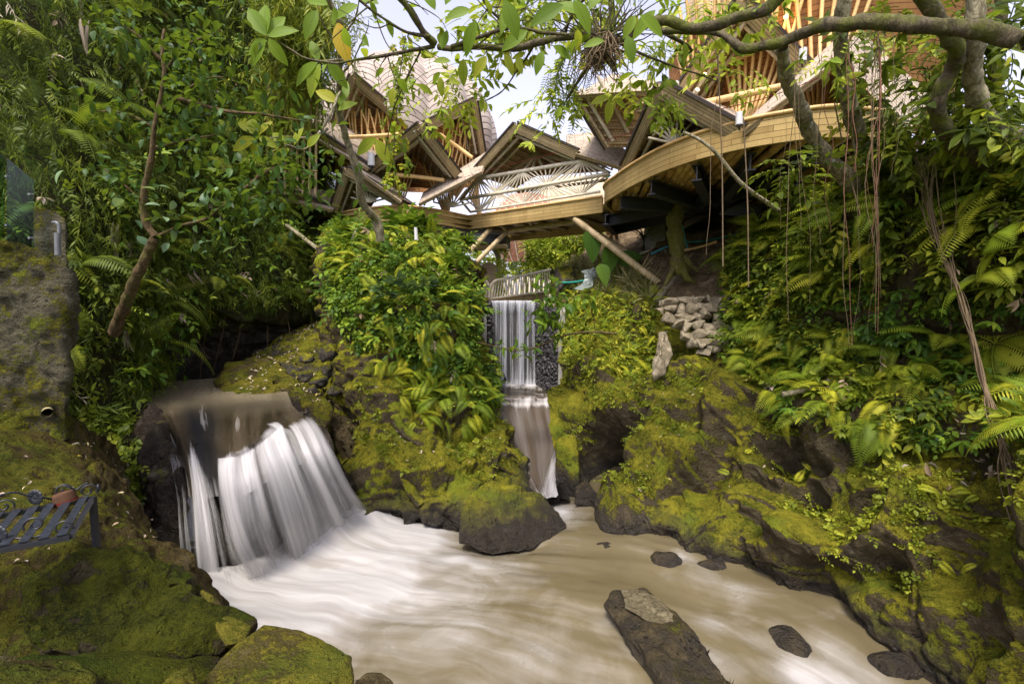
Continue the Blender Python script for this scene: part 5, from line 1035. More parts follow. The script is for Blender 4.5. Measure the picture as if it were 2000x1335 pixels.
mb = MB(); P, N = region('R', 2400, [(1090,540),(1290,560),(1300,640),(1270,740),(1110,690)]); cover(mb, P, N, FRO, .22, .42, .9, .15, .4, .1, .35, 1.); stuff(mb, 'ledge_fronds', 'leaf_fern')
mb = MB(); P, N = region('R', 26000, test=lambda x, y, p, n: (x > 1090) & (y > above(x, y) - 40) & (n[:, 2] > -.05) & (p[:, 2] > .5)); k = clump(P, 1.5, .1, 23) & ((P[:, 1] > 4) | (rng.random(len(P)) < .5)); cover(mb, P[k], N[k], IVY, .16, .42, .9, .1, .5, .03, .3, 1.); stuff(mb, 'moss_sprouts', 'moss_tuft')
mb = MB(); P, N = region('R', 1500, test=lambda x, y, p, n: (x > 1130) & (y > above(x, y) - 30) & (n[:, 2] > .1) & (p[:, 2] > .9)); k = clump(P, .9, .2, 29); cover(mb, P[k], N[k], FRO + FRO, .1, .26, .9, .1, .4, .02, .5, 1.); stuff(mb, 'rock_ferns', 'leaf_fern')
mt_ = merge([(leafT(1, .5, 1, .1, .3, .3), basis([math.cos(a), math.sin(a), .5], [0, 0, 1]), 1, 0, random.uniform(-.2, .2)) for a in (0.3, 2.4, 4.4)])
def tufts(name, keyP, keyN, n0, smin, smax, mat, lo, freq, vlo=.0, vhi=1.0):
    k = (fbm(keyP * freq, 3, 61) + .8 * keyN[:, 2] > lo); P, N = keyP[k], keyN[k]; mb = MB(); r = rng.normal(size=P.shape) * .6
    scatter(mb, mt_, P, basis(np.cross(N, r), N + r * .3), rng.uniform(smin, smax, len(P)), np.clip(.5 + .75 * fbm(P * 2.6, 3, 77) + rng.normal(size=len(P)) * .14, vlo, vhi)); stuff(mb, name, mat)
P, N = region('R', 110000, test=lambda x, y, p, n: (x > 1090) & (x < 2150) & (y > above(x, y) - 60) & (y < 1400) & (p[:, 2] > .35)); tufts('bank_moss', P, N, 0, .008, .024, 'moss_tuft', .2, 1.1)
P, N = region('C', 70000, test=lambda x, y, p, n: (x > 690) & (y > 690) & (p[:, 2] > .3)); tufts('ledge_moss', P, N, 0, .01, .026, 'moss_tuft', .2, 1.1)
def mesh_sample(o, n):
    me = o.data; V = np.empty(len(me.vertices) * 3); me.vertices.foreach_get('co', V); V = V.reshape(-1, 3) + np.array(o.location); L = np.empty(len(me.loops), np.int32); me.loops.foreach_get('vertex_index', L)
    st = np.empty(len(me.polygons), np.int32); me.polygons.foreach_get('loop_start', st); T = L[st[:, None] + np.arange(3)]; A, B, C = V[T[:, 0]], V[T[:, 1]], V[T[:, 2]]; cr = np.cross(B - A, C - A); ar = np.linalg.norm(cr, axis=1)
    i = np.minimum(np.searchsorted(np.cumsum(ar), rng.random(n) * ar.sum()), len(ar) - 1); u, v = rng.random((2, n, 1)); f = (u + v > 1); u = np.where(f, 1 - u, u); v = np.where(f, 1 - v, v); return A[i] + (B - A)[i] * u + (C - A)[i] * v, cr[i] / (ar[i, None] + 1e-12)
for o in [o for o in COL.objects if o.name.startswith('boulder') and o.data.materials[0] == M['rock_moss']]:
    P, N = mesh_sample(o, 52000); k = P[:, 1] < 3.5; tufts('boulder_moss', P[k], N[k], 0, .004, .011, 'moss_dark', .55, 2.2)
cv = thing('hanging_creeper', 'thin pale creeper stems hanging before the dark undercut behind the upper pool', 'vine', U(400, 740, 10.4))
for pts in ([(395,590,10.2),(402,640,10.3),(396,690,10.4),(390,745,10.5)], [(365,590,9.8),(375,640,10),(400,690,10.2),(410,700,10.2)], [(440,600,10.6),(437,640,10.6),(425,690,10.6),(412,742,10.7)], [(470,610,10.8),(468,650,10.8),(455,700,10.8)], [(310,560,9),(340,610,9.4),(380,650,9.8)], [(520,610,11.4),(523,660,11.4),(520,700,11.4)], [(560,615,11.8),(566,650,11.8),(560,690,11.8)], [(260,545,7.8),(300,570,8.2),(360,610,9)], [(340,600,9.6),(345,660,9.8),(338,690,9.8)]):
    m = MB(); m.tube(curve([U(*p) for p in pts], 24), .009, 5); m.obj('stem', M['root'], cv)
for key, n, poly in (('L', 420, [(-100,-100),(640,-100),(640,640),(100,900)]), ('R', 420, [(1440,300),(2050,300),(2050,860),(1600,820),(1440,700)]), ('C', 130, [(650,450),(900,450),(950,800),(700,700)])):
    P, N = region(key, n, poly); mb = MB(); cover(mb, P, N, SPR + BAM, .3, .7, .8, .8, .5, .35, .1, .8); stuff(mb, 'withered_leaves', 'leaf_dry')
# leaf litter on the ledge and slabs
lt = leafT(1, .42, 3, .35, .4, .5)
def litter(name, P, N, smin, smax, lo, hi, lab=None):
    mb = MB(); d = rng.normal(size=P.shape); up = N + rng.normal(size=P.shape) * .5; scatter(mb, lt, P + N * .03, basis(np.cross(N, d), up), rng.uniform(smin, smax, len(P)), rng.uniform(lo, hi, len(P))); stuff(mb, name, 'leaf_dry', lab)
P, N = region('R', 5500, [(1560,800),(1750,790),(1920,830),(2000,880),(1980,960),(1850,950),(1760,910),(1700,880),(1620,850)]); k = clump(P, 1.3, .0, 2); litter('leaf_litter', P[k], N[k], .05, .15, 0, .8)
P, N = region('R', 900, [(1240,740),(1500,720),(1540,960),(1400,960),(1240,960)]); k = N[:, 2] > .35; litter('fallen_leaves', P[k][:110], N[k][:110], .03, .08, .3, 1.)
P, N = region('C', 900, [(700,720),(960,780),(1000,920),(800,960),(700,860)]); k = N[:, 2] > .3; litter('fallen_leaves', P[k][:70], N[k][:70], .03, .08, .4, 1.)
P, N = region('E', 500, [(0,900),(200,820),(300,1000),(330,1090),(0,1200)]); litter('fallen_leaves', P[:60], N[:60], .025, .06, .4, 1.)
P, N = region('earth', 2600, [(1080,500),(1460,470),(1460,600),(1090,620)]); k = clump(P, 1.5, .1, 7); litter('leaf_litter', P[k], N[k], .05, .12, 0, .8)
P, N = region('earth', 3600, [(1060,520),(1240,520),(1290,600),(1090,640)]); cover_mb = MB(); cover(cover_mb, P, N, TUF, .5, 1.2, 1.0, -.4, .3, .02, .1, 1.); stuff(cover_mb, 'dry_grass', 'straw')
for o in [o for o in COL.objects if o.get('label', '').startswith('sloping pale slab') or o.get('label', '').startswith('mossy hump')]:
    P, N = mesh_sample(o, 700); k = (N[:, 2] > .2) & (fbm(P * 1.6, 2, 3) > -.1); litter('fallen_leaves', P[k][:170], N[k][:170], .04, .1, .3, .95)
# roots and litter hanging on the dry earth slope
mb = MB(); P, N = region('earth', 260, [(1270,520),(1470,470),(1460,600),(1290,590)])
for p, nn in zip(P, N):
    d = np.array([random.uniform(-.6, .6), random.uniform(-.3, .1), -1]); mb.tube(curve([p + nn * .02, p + nn * .05 + d * .15 + [random.uniform(-.05, .05), 0, 0], p + nn * .03 + d * .4], 6), [.012, .011, .009, .008, .006, .003], 5, random.random())
stuff(mb, 'exposed_roots', 'root')
# ================================================================= named plants
def plant(name, label, cat, pos, T, mat, scale, head, up=(0, 0, 1), var=.5, group=None):
    mb = MB(); scatter(mb, T, np.array([pos], float), basis(np.array([head], float), np.array([up], float)), [scale], [var]); o = mb.obj(name, M[mat], base=np.array(pos, float)); return tag(o, label, cat, group)
ferns = [  # px, py, lift, size, lean(x), var, label
 (1470,300+395,.10,.62,-.9,.75,'large yellow-green fern fanning left below the dry stone wall'),
 (1620,660,.1,.75,-.9,.55,'broad fern with long fronds in the middle of the planted right bank'),
 (1700,690,.1,.8,-.5,.45,'deep green fern blurred by wind right of the middle of the bank'),
 (1850,660,.1,.7,-.6,.6,'arching fern just left of the thick hanging root bundle'),
 (1960,660,.1,.7,.2,.7,'yellowish fern right of the thick hanging root bundle'),
 (1560,590,.1,.6,-1,.7,'pale fern leaning left high above the mossy hollows'),
 (1480,560,.1,.6,-1,.85,'golden fern tips hanging over the dry stone wall'),
 (1930,540,.1,.55,-.2,.5,'fern in the shade beside the upper root bundle'),
 (1980,470,.1,.6,-.4,.6,'narrow serrated fern at the right edge above the root bundle'),
 (1660,560,.1,.55,-.7,.6,'mid green fern in the dark upper bank'),
 (1780,730,.1,.5,-.4,.65,'short fern over the leaf litter ledge'),
 (1560,740,.1,.5,-.8,.7,'fern beside the fallen branch above the deep hollow'),
 (1640,770,.1,.45,-.3,.6,'small fern below the fallen branch'),
 (1480,680,.1,.4,-.8,.9,'bright small fern under the dry stone wall foot'),
]
pk, nk = sample(LOFT['R'], 60000); qx, qy, qd = proj(pk)
for px, py, lift, sz, lean, var, lb in ferns:
    i = np.argmin((qx - px) ** 2 + (qy - py) ** 2 + 0 * qd); random.seed(px)
    plant('fern', lb, 'fern', pk[i] + nk[i] * lift, fernT(random.choice([6, 7, 8]), n=28), 'leaf_fern', sz, np.array([lean, -.5, .1]), nk[i] * .7 + [lean * .4, -.2, .8], var)
pk2, nk2 = sample(LOFT['C'], 40000); qx2, qy2, _ = proj(pk2)
for px, py, sz, var, lb in ((685,535,.5,.75,'yellow-green fern on the upper left face of the planted rock'), (735,575,.5,.7,'drooping fern left of the glossy grey-green shrub'), (660,470,.5,.8,'bright fern at the top left corner of the planted rock'), (880,620,.55,.6,'fern with hanging fronds right of the glossy grey-green shrub'), (925,640,.5,.55,'long hanging fern beside the concrete post'), (850,690,.4,.7,'pale fern in the middle of the ivy'), (640,505,.45,.75,'fern over the left edge of the planted rock'), (960,700,.35,.9,'lime fern overhanging the lava stone cheek of the weir')):
    i = np.argmin((qx2 - px) ** 2 + (qy2 - py) ** 2); random.seed(px); plant('fern', lb, 'fern', pk2[i] + nk2[i] * .08, fernT(7, n=26), 'leaf_fern', sz, np.array([.1, -1, .1]), nk2[i] * .8 + [0, -.2, .5], var)
def shrubT(n, L, leaf, w, whorl=False):
    parts = []
    for k in range(n):
        a = random.uniform(0, 6.283); e = random.uniform(.1, 1.2); parts.append((sprigT(8, L * random.uniform(.6, 1.1), leaf, w, .35, whorl), basis([math.cos(a), math.sin(a), e], [0, 0, 1]), 1, 0, random.uniform(-.15, .15)))
    return merge(parts)
M['leaf_grey'] = leaf_mat('greygreen_glossy', (.0, (.03, .06, .03)), (.5, (.09, .16, .08)), (1, (.22, .32, .17)), rough=.3)
for px, py, sz, lb, mt, pks, n in ((800,590,1.0,'glossy grey-green shrub in the middle of the planted rock','leaf_grey',2,16), (870,520,.9,'dark broad-leaved shrub at the shoulder of the planted rock','leaf_rock',2,14), (810,455,1.1,'tall leafy shoot rising in front of the bridge fascia','leaf_rock',2,18), (790,420,1.0,'leafy shrub topping the planted rock below the left pavilion','leaf_rock',2,16), (920,440,.8,'creeper-clad shrub at the kink of the bridge','leaf_rock',2,16), (840,640,.5,'small grey-green rosette under the glossy shrub','leaf_grey',2,8),
                              (1860,470,.7,'leafy plant with thin drooping leaves on the dark upper bank','leaf_mid',1,12), (1620,475,.7,'broad-leaved plant above the golden ferns','leaf_mid',1,12), (1505,735,.5,'large-leaved rosette plant over the deep hollow','leaf_rock',1,9), (1790,850,.4,'pale blue-green seedling on the leaf litter ledge','leaf_grey',1,7), (1560,440,.8,'bush of long leaves hanging below the curved deck','leaf_mid',1,14), (1700,430,.8,'dense leafy bush at the foot of the pale trunks','leaf_mid',1,15)):
    A, Nn, X, Y = (pk, nk, qx, qy) if pks == 1 else (pk2, nk2, qx2, qy2); i = np.argmin((X - px) ** 2 + (Y - py) ** 2); random.seed(px + 1)
    plant('shrub', lb, 'shrub', A[i] + Nn[i] * .1, shrubT(n, .55, .24, .42, px in (800, 840, 1505, 1790)), mt, sz, np.array([.2, -1, .2]), Nn[i] * .5 + [0, -.3, .8], .5)
# sunlit shrub and garden plants behind the fall
def crown(mb, c, rad, n, T, smin, smax, vlo, vhi, s=0, lumps=9):
    """leaf shoots through a lumpy volume, gaps left between lumps"""
    r0 = np.random.default_rng(s); L = r0.normal(size=(lumps, 3)); L /= np.linalg.norm(L, axis=1, keepdims=True); L = L * r0.uniform(.35, .85, (lumps, 1)) * rad + c
    i = r0.integers(0, lumps, n); d = r0.normal(size=(n, 3)); d /= np.linalg.norm(d, axis=1, keepdims=True); P = L[i] + d * (r0.random((n, 1)) ** .4) * np.asarray(rad) * .42
    N = d * .7 + (P - c) / (np.linalg.norm(P - c, axis=1, keepdims=True) + .01) * .5; v = r0.uniform(vlo, vhi, n); cover(mb, P, N, T, smin, smax, .8, .25, .4, .02, vlo, vhi)
for c, rad, n, lb, s in ((U(1110,490,18.5), (1.5, 1.0, 1.15), 900, 'bright yellow-green sunlit shrub behind the bamboo prop', 1), (U(1050,470,21), (.5, .4, .4), 120, 'small sunlit bush in front of the wicker pavilion', 2), (U(1185,455,19), (.9, .8, .8), 300, 'yellow-green bush under the dark steel deck', 3)):
    mb = MB(); crown(mb, c, np.array(rad), n, SPR + IVY, .6, 1.2, .3, 1., s); o = mb.obj('garden_shrub', M['leaf_bright'], base=c - [0, 0, rad[2]]); tag(o, lb, 'shrub')
mb = MB(); P0 = [U(x, y, 15.2) for x, y in ((978, 470), (980, 500), (976, 560), (984, 610), (982, 660))]
for k in range(240):
    t = random.random(); p = curve(P0, 30)[int(t * 29)]; scatter(mb, IVY[k % 3], np.array([p + rng.normal(size=3) * [.09, .09, .03]]), basis(np.array([[rng.normal() * .6, rng.normal() * .6, -1]]), np.array([[0, -1, .3]])), [random.uniform(.3, .7)], [random.uniform(.4, 1)])
tag(mb.obj('trailing_vine', M['leaf_bright']), 'leafy vine trailing from the bridge down in front of the narrow fall', 'vine')
# elephant-ear plants
def ear(px, py, y, L, head, var, lb, basepx):
    th_ = thing('elephant_ear', lb, 'plant', U(*basepx)); lf = leafT(1, .62, 8, .12, .25, .12)
    mb = MB(); p = U(px, py, y); scatter(mb, lf, np.array([p]), basis(np.array([head], float), np.array([[.2, -1, .3]])), [L], [var]); mb.obj('leaf', M['leaf_ear'], th_)
    mb = MB(); mb.tube(curve([U(*basepx), (U(*basepx) + p) / 2 + [.05, 0, .1], p], 10), np.linspace(.03, .015, 10), 6); mb.obj('stalk', M['leaf_mid'], th_)
ear(1152, 448, 12.0, .85, (.15, -.3, -1), .55, 'elephant-ear leaf hanging in front of the bamboo prop', (1180, 575, 12.3)); ear(1192, 478, 11.9, .8, (-.05, -.2, -1), .6, 'pleated elephant-ear leaf crossing behind the bamboo prop', (1200, 572, 12.1)); ear(1205, 510, 12.0, .7, (.9, -.1, .25), .5, 'elephant-ear leaf pointing right above the bamboo prop foot', (1205, 570, 12.2)); ear(1172, 515, 11.6, .6, (.3, -.5, -1), .75, 'low lime elephant-ear leaf beside the plastic sheet', (1168, 572, 11.8))
mb = MB(); c = U(1258, 470, 12.9)
for k in range(22):
    a = random.uniform(0, 6.28); d = np.array([math.cos(a) * .6, -.2, random.uniform(.0, 1.2)]); scatter(mb, leafT(1, .06, 5, .1, .7, .1), np.array([c]), basis(d[None], np.array([[0, 0, 1.]])), [random.uniform(.5, .8)], [random.uniform(0, .3)])
mb.tube([U(1258, 555, 12.6), U(1256, 500, 12.8), c], .02, 6, .1); tag(mb.obj('spiky_plant', M['leaf_dark']), 'dark spiky dracaena on a thin stem in front of the concrete column', 'plant')
# ================================================================= trees
def branch(m, pts, r0, r1, sides=9, n=40, wob=.0, s=0):
    P = curve([pt(p) if not isinstance(p, np.ndarray) else p for p in pts], n); P = P + wob * np.stack([vnoise(P * 3 + k * 9, s) for k in range(3)], -1)
    rad = np.linspace(r0, r1, n) * (1 + .10 * vnoise(P * 7, s + 4)); m.tube(P, rad, sides if r0 < .03 else 18, random.random(), cap=False); V = m.V[-1]; C = np.repeat(P, len(V) // n, 0); m.V[-1] = C + (V - C) * (1 + .2 * vnoise(V * 8, s) + .16 * vnoise(V * 24, s + 3))[:, None]; return P
def leaves_on(mb, P, n, L, w, spread, vlo, vhi, hang=.6, T=None, s=0):
    r0 = np.random.default_rng(s); i = r0.integers(0, len(P), n); d = r0.normal(size=(n, 3)) + [0, 0, -hang]; T = T or leafT(1, w, 5, .16, .3, .5)
    scatter(mb, T, P[i] + r0.normal(size=(n, 3)) * spread, basis(d, r0.normal(size=(n, 3)) * .35 + [0, 0, 1]), r0.uniform(.65, 1.15, n) * L, r0.uniform(vlo, vhi, n))
# left slender tree in front of the hillside
lt_ = thing('tree', 'slender brown-barked tree with dark leaves in front of the left hillside', 'tree', U(225, 640, 6.6))
m = MB(); b0 = branch(m, [(222,650,6.2),(255,570,6.0),(290,490,5.85),(303,462,5.8)], .07, .05); branch(m, [(303,462,5.8),(283,430,5.75),(280,380,5.7),(292,320,5.6),(300,250,5.5),(318,150,5.4),(320,60,5.4)], .05, .014, wob=.02, s=1)
m.obj('trunk', M['bark_brown'], lt_)
m = MB(); lim = []
for i, pts in enumerate(([(303,462,5.8),(340,445,5.9),(400,425,5.6),(440,400,5.4),(480,370,5.2)], [(300,290,5.85),(350,275,5.7),(430,262,5.5)], [(312,215,5.8),(345,190,5.6),(385,165,5.4),(440,150,5.2)], [(285,400,6.0),(240,360,5.8),(200,330,5.7)], [(305,250,5.8),(250,225,5.7),(190,215,5.6)], [(440,400,5.4),(500,385,5.3),(560,370,5.2)], [(318,150,5.7),(360,90,5.5),(430,60,5.3)], [(318,120,5.7),(270,70,5.6),(220,40,5.5)], [(345,190,5.6),(430,215,5.3),(520,225,5.2),(600,240,5.2)], [(480,370,5.2),(540,330,5.1),(620,335,5.1)])):
    lim.append(branch(m, pts, .024, .007, 6, 30, .02, i))
m.obj('branches', M['bark_brown'], lt_)
mb = MB(); allp = np.concatenate(lim)
for k, L in enumerate(lim): leaves_on(mb, L[6:], 90, .125, .5, .16, .05, .65, .5, None, k)
leaves_on(mb, np.concatenate([lim[6], lim[2], lim[8], lim[5], lim[9]]), 420, .125, .5, .28, .0, .5, .5, None, 77)
mb.obj('crown', M['leaf_dark'], lt_)
# grey-green canopy leaves around (330-400,370-480)
mb = MB(); leaves_on(mb, np.concatenate([lim[0], lim[3]]), 34, .15, .7, .2, .3, 1., .1, None, 5); mb.obj('pale_leaves', M['leaf_grey'], lt_)
# thin pale trunk before the left pavilion with large backlit leaves
t2_ = thing('tree', 'thin pale crooked trunk crossing the left pavilion with large yellow-green leaves', 'tree', U(742, 462, 8.9))
m = MB(); branch(m, [(742,470,8.9),(735,430,8.8),(708,395,8.5),(703,345,8.2),(685,295,8.0),(672,250,7.8),(663,205,7.5),(664,130,7.0),(668,60,6.6),(640,0,6.3)], .085, .03, 8, 60, .02, 3); m.obj('trunk', M['bark'], t2_)
m = MB(); lims = []
for i, pts in enumerate(([(664,150,7.0),(690,120,6.6),(730,105,6.2)], [(668,95,6.8),(640,60,6.5),(620,20,6.2)], [(668,75,6.7),(690,40,6.4),(700,0,6.2)], [(665,180,7.2),(640,230,6.6),(600,290,6.2),(560,285,5.9),(500,262,5.6)], [(670,120,6.8),(600,115,6.4),(540,80,6.0)], [(640,250,6.6),(610,270,6.3),(560,268,6.0),(520,270,5.8)])):
    lims.append(branch(m, pts, .02, .007, 6, 24, .02, i + 20))
m.obj('branches', M['bark'], t2_)
def bigleaf(mb, px, py, y, ang, Lpx, var, tilt=.25, w=.44):
    """one large leaf whose base is at the pixel point and which points at ang degrees (0 = right, 90 = up)"""
    p = U(px, py, y); a = R(ang); d = np.array([math.cos(a), random.uniform(-.25, .25), math.sin(a)]); s = y / F * Lpx
    scatter(mb, leafT(1, w, 7, .14, .22, .62), np.array([p]), basis(d[None], np.array([[random.uniform(-.3, .3), -1, tilt]])), [s], [var])
mb = MB(); random.seed(31)
for px, py, y, a, L, v in ((505,262,5.6,150,62,.72),(505,262,5.6,120,45,.68),(503,265,5.6,60,45,.75),(500,270,5.6,200,62,.75),(500,272,5.6,262,50,.78),(505,268,5.6,-20,45,.7),(560,285,5.9,140,48,.6),(575,283,5.9,60,42,.6),(565,290,5.9,215,52,.55),(600,288,6.2,40,40,.55),(520,68,6,95,75,.45),(520,70,6,130,72,.4),(522,70,6,60,65,.42),(525,72,6,10,62,.4),(525,75,6,-60,58,.5),(518,78,6,235,60,.4),(522,80,6,200,62,.38),(622,120,6.3,100,50,.45),(620,122,6.3,215,70,.42),(625,125,6.3,255,72,.5),(640,120,6.4,-50,60,.42),(660,200,7.4,150,55,.8),(660,215,7.2,20,45,.5),(662,205,7.3,80,60,.4),(735,270,7.6,205,60,.62),(735,272,7.6,-60,62,.7),(620,20,6.2,250,65,.35),(660,45,6.2,-70,85,.95),(700,10,6.2,200,60,.5),(640,10,6.2,150,60,.4),(740,8,6.2,160,50,.45)):
    bigleaf(mb, px, py, y, a + random.uniform(-8, 8), L * .88, v + random.uniform(-.06, .06))
mb.obj('crown', M['leaf_big'], t2_)
# the big overhanging tree: mossy limbs entering from the right, roots hanging from them
t3_ = thing('overhanging_tree', 'tree with long mossy limbs reaching across the top from the right', 'tree', U(2330, 420, 3.9))
m = MB(); branch(m, [(2330,420,3.9),(2300,200,3.6),(2180,110,3.4),(2000,76,3.4)], .1, .06, 12, 40, .02, 1); branch(m, [(2000,76,3.4),(1900,60,3.5),(1800,52,3.6),(1690,46,3.8),(1620,46,4.0),(1560,70,4.2),(1490,92,4.3),(1450,94,4.4),(1412,66,4.5),(1370,57,4.6),(1290,58,4.7)], .06, .03, 12, 90, .04, 2); m.obj('trunk', M['bark_dark'], t3_)
m = MB(); br1 = branch(m, [(1560,-40,3.9),(1500,22,4.0),(1440,40,4.1),(1380,46,4.2),(1300,46,4.3),(1240,58,4.4),(1205,78,4.4),(1150,66,4.5),(1110,72,4.5),(1060,86,4.5),(980,92,4.5),(900,96,4.5),(850,88,4.6)], .045, .025, 12, 110, .04, 3)
br2 = branch(m, [(850,88,4.6),(825,60,4.5),(800,20,4.4),(770,-20,4.3),(740,-60,4.2)], .036, .028, 10, 30, .01, 4); br3 = branch(m, [(850,88,4.6),(820,96,4.6),(760,108,4.7),(690,118,4.8),(620,122,5),(560,95,5.2)], .02, .008, 7, 30, .02, 5)
br4 = branch(m, [(880,90,4.5),(940,70,4.4),(1000,58,4.3),(1060,62,4.2),(1110,66,4.2)], .02, .012, 7, 30, .02, 6); br5 = branch(m, [(1040,92,4.5),(1010,140,4.8),(980,180,5.2),(935,203,5.6)], .012, .005, 6, 30, .02, 7); br6 = branch(m, [(840,70,4.5),(790,60,4.5),(740,30,4.4),(700,0,4.3)], .016, .01, 6, 20, .02, 8)
br7 = branch(m, [(1290,58,4.7),(1350,95,4.9),(1330,110,5)], .02, .008, 6, 20, .01, 9); br8 = branch(m, [(1205,80,4.4),(1260,110,4.6),(1320,130,4.8),(1400,160,5.2)], .014, .006, 6, 20, .02, 10); br9 = branch(m, [(820,98,4.6),(790,160,4.9),(765,230,5.2),(750,300,5.5)], .01, .005, 6, 24, .02, 11); br10 = branch(m, [(1170,100,4.4),(1140,150,4.6),(1110,195,4.8)], .035, .008, 7, 20, .03, 12); br11 = branch(m, [(1100,75,4.5),(1120,30,4.3),(1160,-20,4.1)], .016, .012, 6, 20, .02, 13); br12 = branch(m, [(1000,60,4.3),(960,20,4.1),(930,-30,4.0)], .012, .01, 6, 20, .02, 14)
twg = []
for i in range(34):
    b = [br1, br3, br4, br6, br11, br12, br2][i % 7]; p = b[random.randrange(4, len(b) - 2)]; q = p + np.array([random.uniform(-.5, .5), random.uniform(-.3, .3), random.uniform(-.5, .35)]); twg.append(branch(m, [p, (p + q) / 2 + rng.normal(size=3) * .06, q], .007, .003, 5, 12, .02, i))
m.obj('branches', M['bark_dark'], t3_)
mb = MB(); random.seed(8)
for px, py, y, a, L, v in ((920,20,3.6,200,70,.4),(930,40,3.5,250,85,.35),(985,0,3.3,-70,95,.3),(1000,10,3.4,-110,75,.4),(1030,60,3.6,220,80,.35),(1100,10,3.2,210,95,.3),(1120,0,2.8,-50,90,.4),(1180,80,3.8,190,55,.45),(1225,70,4,-85,70,.2),(950,110,4.2,230,60,.7),(905,115,4.3,-95,62,.5),(880,120,4.4,180,45,.45),(985,105,4.3,-55,55,.65),(1010,110,4.4,-80,45,.6),(850,20,3.8,120,70,.4),(870,10,3.6,60,80,.35),(1060,100,4.2,-100,60,.4),(1080,90,4.2,-20,60,.4),(1140,30,3.4,150,90,.4),(1150,20,3.4,60,80,.35),(1215,10,3.2,120,90,.4),(1250,30,3.4,-30,80,.45),(1190,190,5.5,195,52,.7),(1190,195,5.5,-85,58,.66),(1200,195,5.5,-20,40,.6),(1240,30,4,250,60,.5),(1280,20,3.8,220,80,.4),(800,150,5,220,50,.6),(815,165,5,-30,45,.55),(770,170,5,-100,50,.6),(860,150,5,-90,48,.6),(870,160,5,10,40,.6)):
    bigleaf(mb, px, py, y, a + random.uniform(-8, 8), L * .72, v + random.uniform(-.05, .1))
allb = np.concatenate([br1[10:], br3, br4, br6, br11, br12] + twg)
leaves_on(mb, allb, 60, .17, .46, .16, .2, .75, .5, None, 3); mb.obj('large_leaves', M['leaf_big'], t3_)
mb = MB()
for cx, cy, y, rad, n, s in ((1330,75,5.2,(.5,.5,.3),18,1),(1250,130,5.6,(.4,.5,.2),30,2),(1400,15,5.0,(.5,.5,.25),20,3),(1500,-10,5.0,(.6,.5,.25),20,9),(1620,90,5,(.4,.4,.25),12,10),(1180,5,5.0,(.4,.4,.3),60,4),(1060,0,4.8,(.4,.4,.3),60,5),(960,20,5,(.35,.3,.3),44,6),(1300,190,5.6,(.22,.3,.26),20,7),(1440,150,5.6,(.35,.3,.25),18,8),(1090,180,6.4,(.3,.3,.6),40,12),(860,170,5.4,(.5,.3,.3),36,13)): crown(mb, U(cx, cy, y), np.array(rad), n, SPR[3:] + SPR[:2], .35, .75, .35, 1., s, 7)
mb.obj('crown', M['leaf_bright'], t3_)
# tangled root clump of an epiphyte on the limb
rc = thing('epiphyte', 'tangle of brown roots and stems clinging to the limb at top centre', 'plant', U(1180, 90, 4.4)); mb = MB()
c = U(1178, 88, 4.4)
for k in range(170):
    a = random.uniform(0, 6.28); p = c + np.array([math.cos(a) * .1, math.sin(a) * .12, random.uniform(-.04, .06)]); q = c + np.array([random.gauss(0, .14), random.gauss(0, .1), random.uniform(-.32, -.02)]); mb.tube(curve([p, (p + q) / 2 + rng.normal(size=3) * .05, q], 6), [.007, .007, .006, .005, .004, .002], 4, random.random())
mb.obj('root_mass', M['root'], rc); mb = MB()
for k in range(46):
    a = random.uniform(-1.2, 1.2); L = random.uniform(.4, .95); d = np.array([math.sin(a) * 1.1, random.uniform(-.4, .4), math.cos(a) * .9]); q = c + d * L; mb.tube(curve([c + rng.normal(size=3) * .05, c + d * L * .5 + rng.normal(size=3) * .05, q + [0, 0, -.08]], 8), np.linspace(.009, .003, 8), 4, random.random())
mb.obj('stems', M['bark_dark'], rc)
# trunks on the right
def trunk(lb, pts, r0, r1, mat, wob=.03, s=0, n=60, extra=(), leaves=None):
    o = thing('tree', lb, 'tree', pt(pts[0])); m = MB(); P = branch(m, pts, r0, r1, 14, n, wob, s); m.obj('trunk', M[mat], o)
    if extra:
        m = MB()
        for k, (e, a, b) in enumerate(extra): branch(m, e, a, b, 9, 30, .02, s + k + 1)
        m.obj('branches', M[mat], o)
    if leaves:
        mb = MB()
        for (cx, cy, y, rad, nn) in leaves: crown(mb, U(cx, cy, y), np.array(rad), nn, SPR, .4, .85, .1, .8, s + int(cx), 6)
        mb.obj('crown', M['leaf_mid'], o)
    return o
trunk('pale leaning trunk left of the other trunks before the right pavilion', [(1670,370,6.0),(1635,325,5.9),(1600,285,5.8),(1570,230,5.6),(1550,180,5.4),(1535,130,5.2),(1526,95,5.0)], .095, .06, 'bark', .02, 31, leaves=[(1560,330,5.6,(.3,.3,.2),30)])
trunk('tall pale lichen trunk rising straight beside the shingled roof', [(1690,310,5.9),(1678,270,5.8),(1662,210,5.6),(1650,140,5.4),(1642,60,5.1),(1648,-40,4.9),(1655,-160,4.7)], .09, .06, 'bark', .02, 33, leaves=[(1700,40,5.0,(.5,.4,.4),30),(1770,150,5.4,(.5,.4,.45),70),(1740,250,5.6,(.4,.3,.3),50)])
trunk('dark crooked S-shaped trunk near the right edge', [(1950,330,4.9),(1905,305,4.8),(1868,280,4.7),(1832,225,4.5),(1835,175,4.4),(1862,130,4.3),(1868,85,4.1),(1830,30,4.0),(1780,-40,3.9)], .075, .055, 'bark_dark', .02, 35, leaves=[(1780,230,5,(.3,.3,.3),18)])
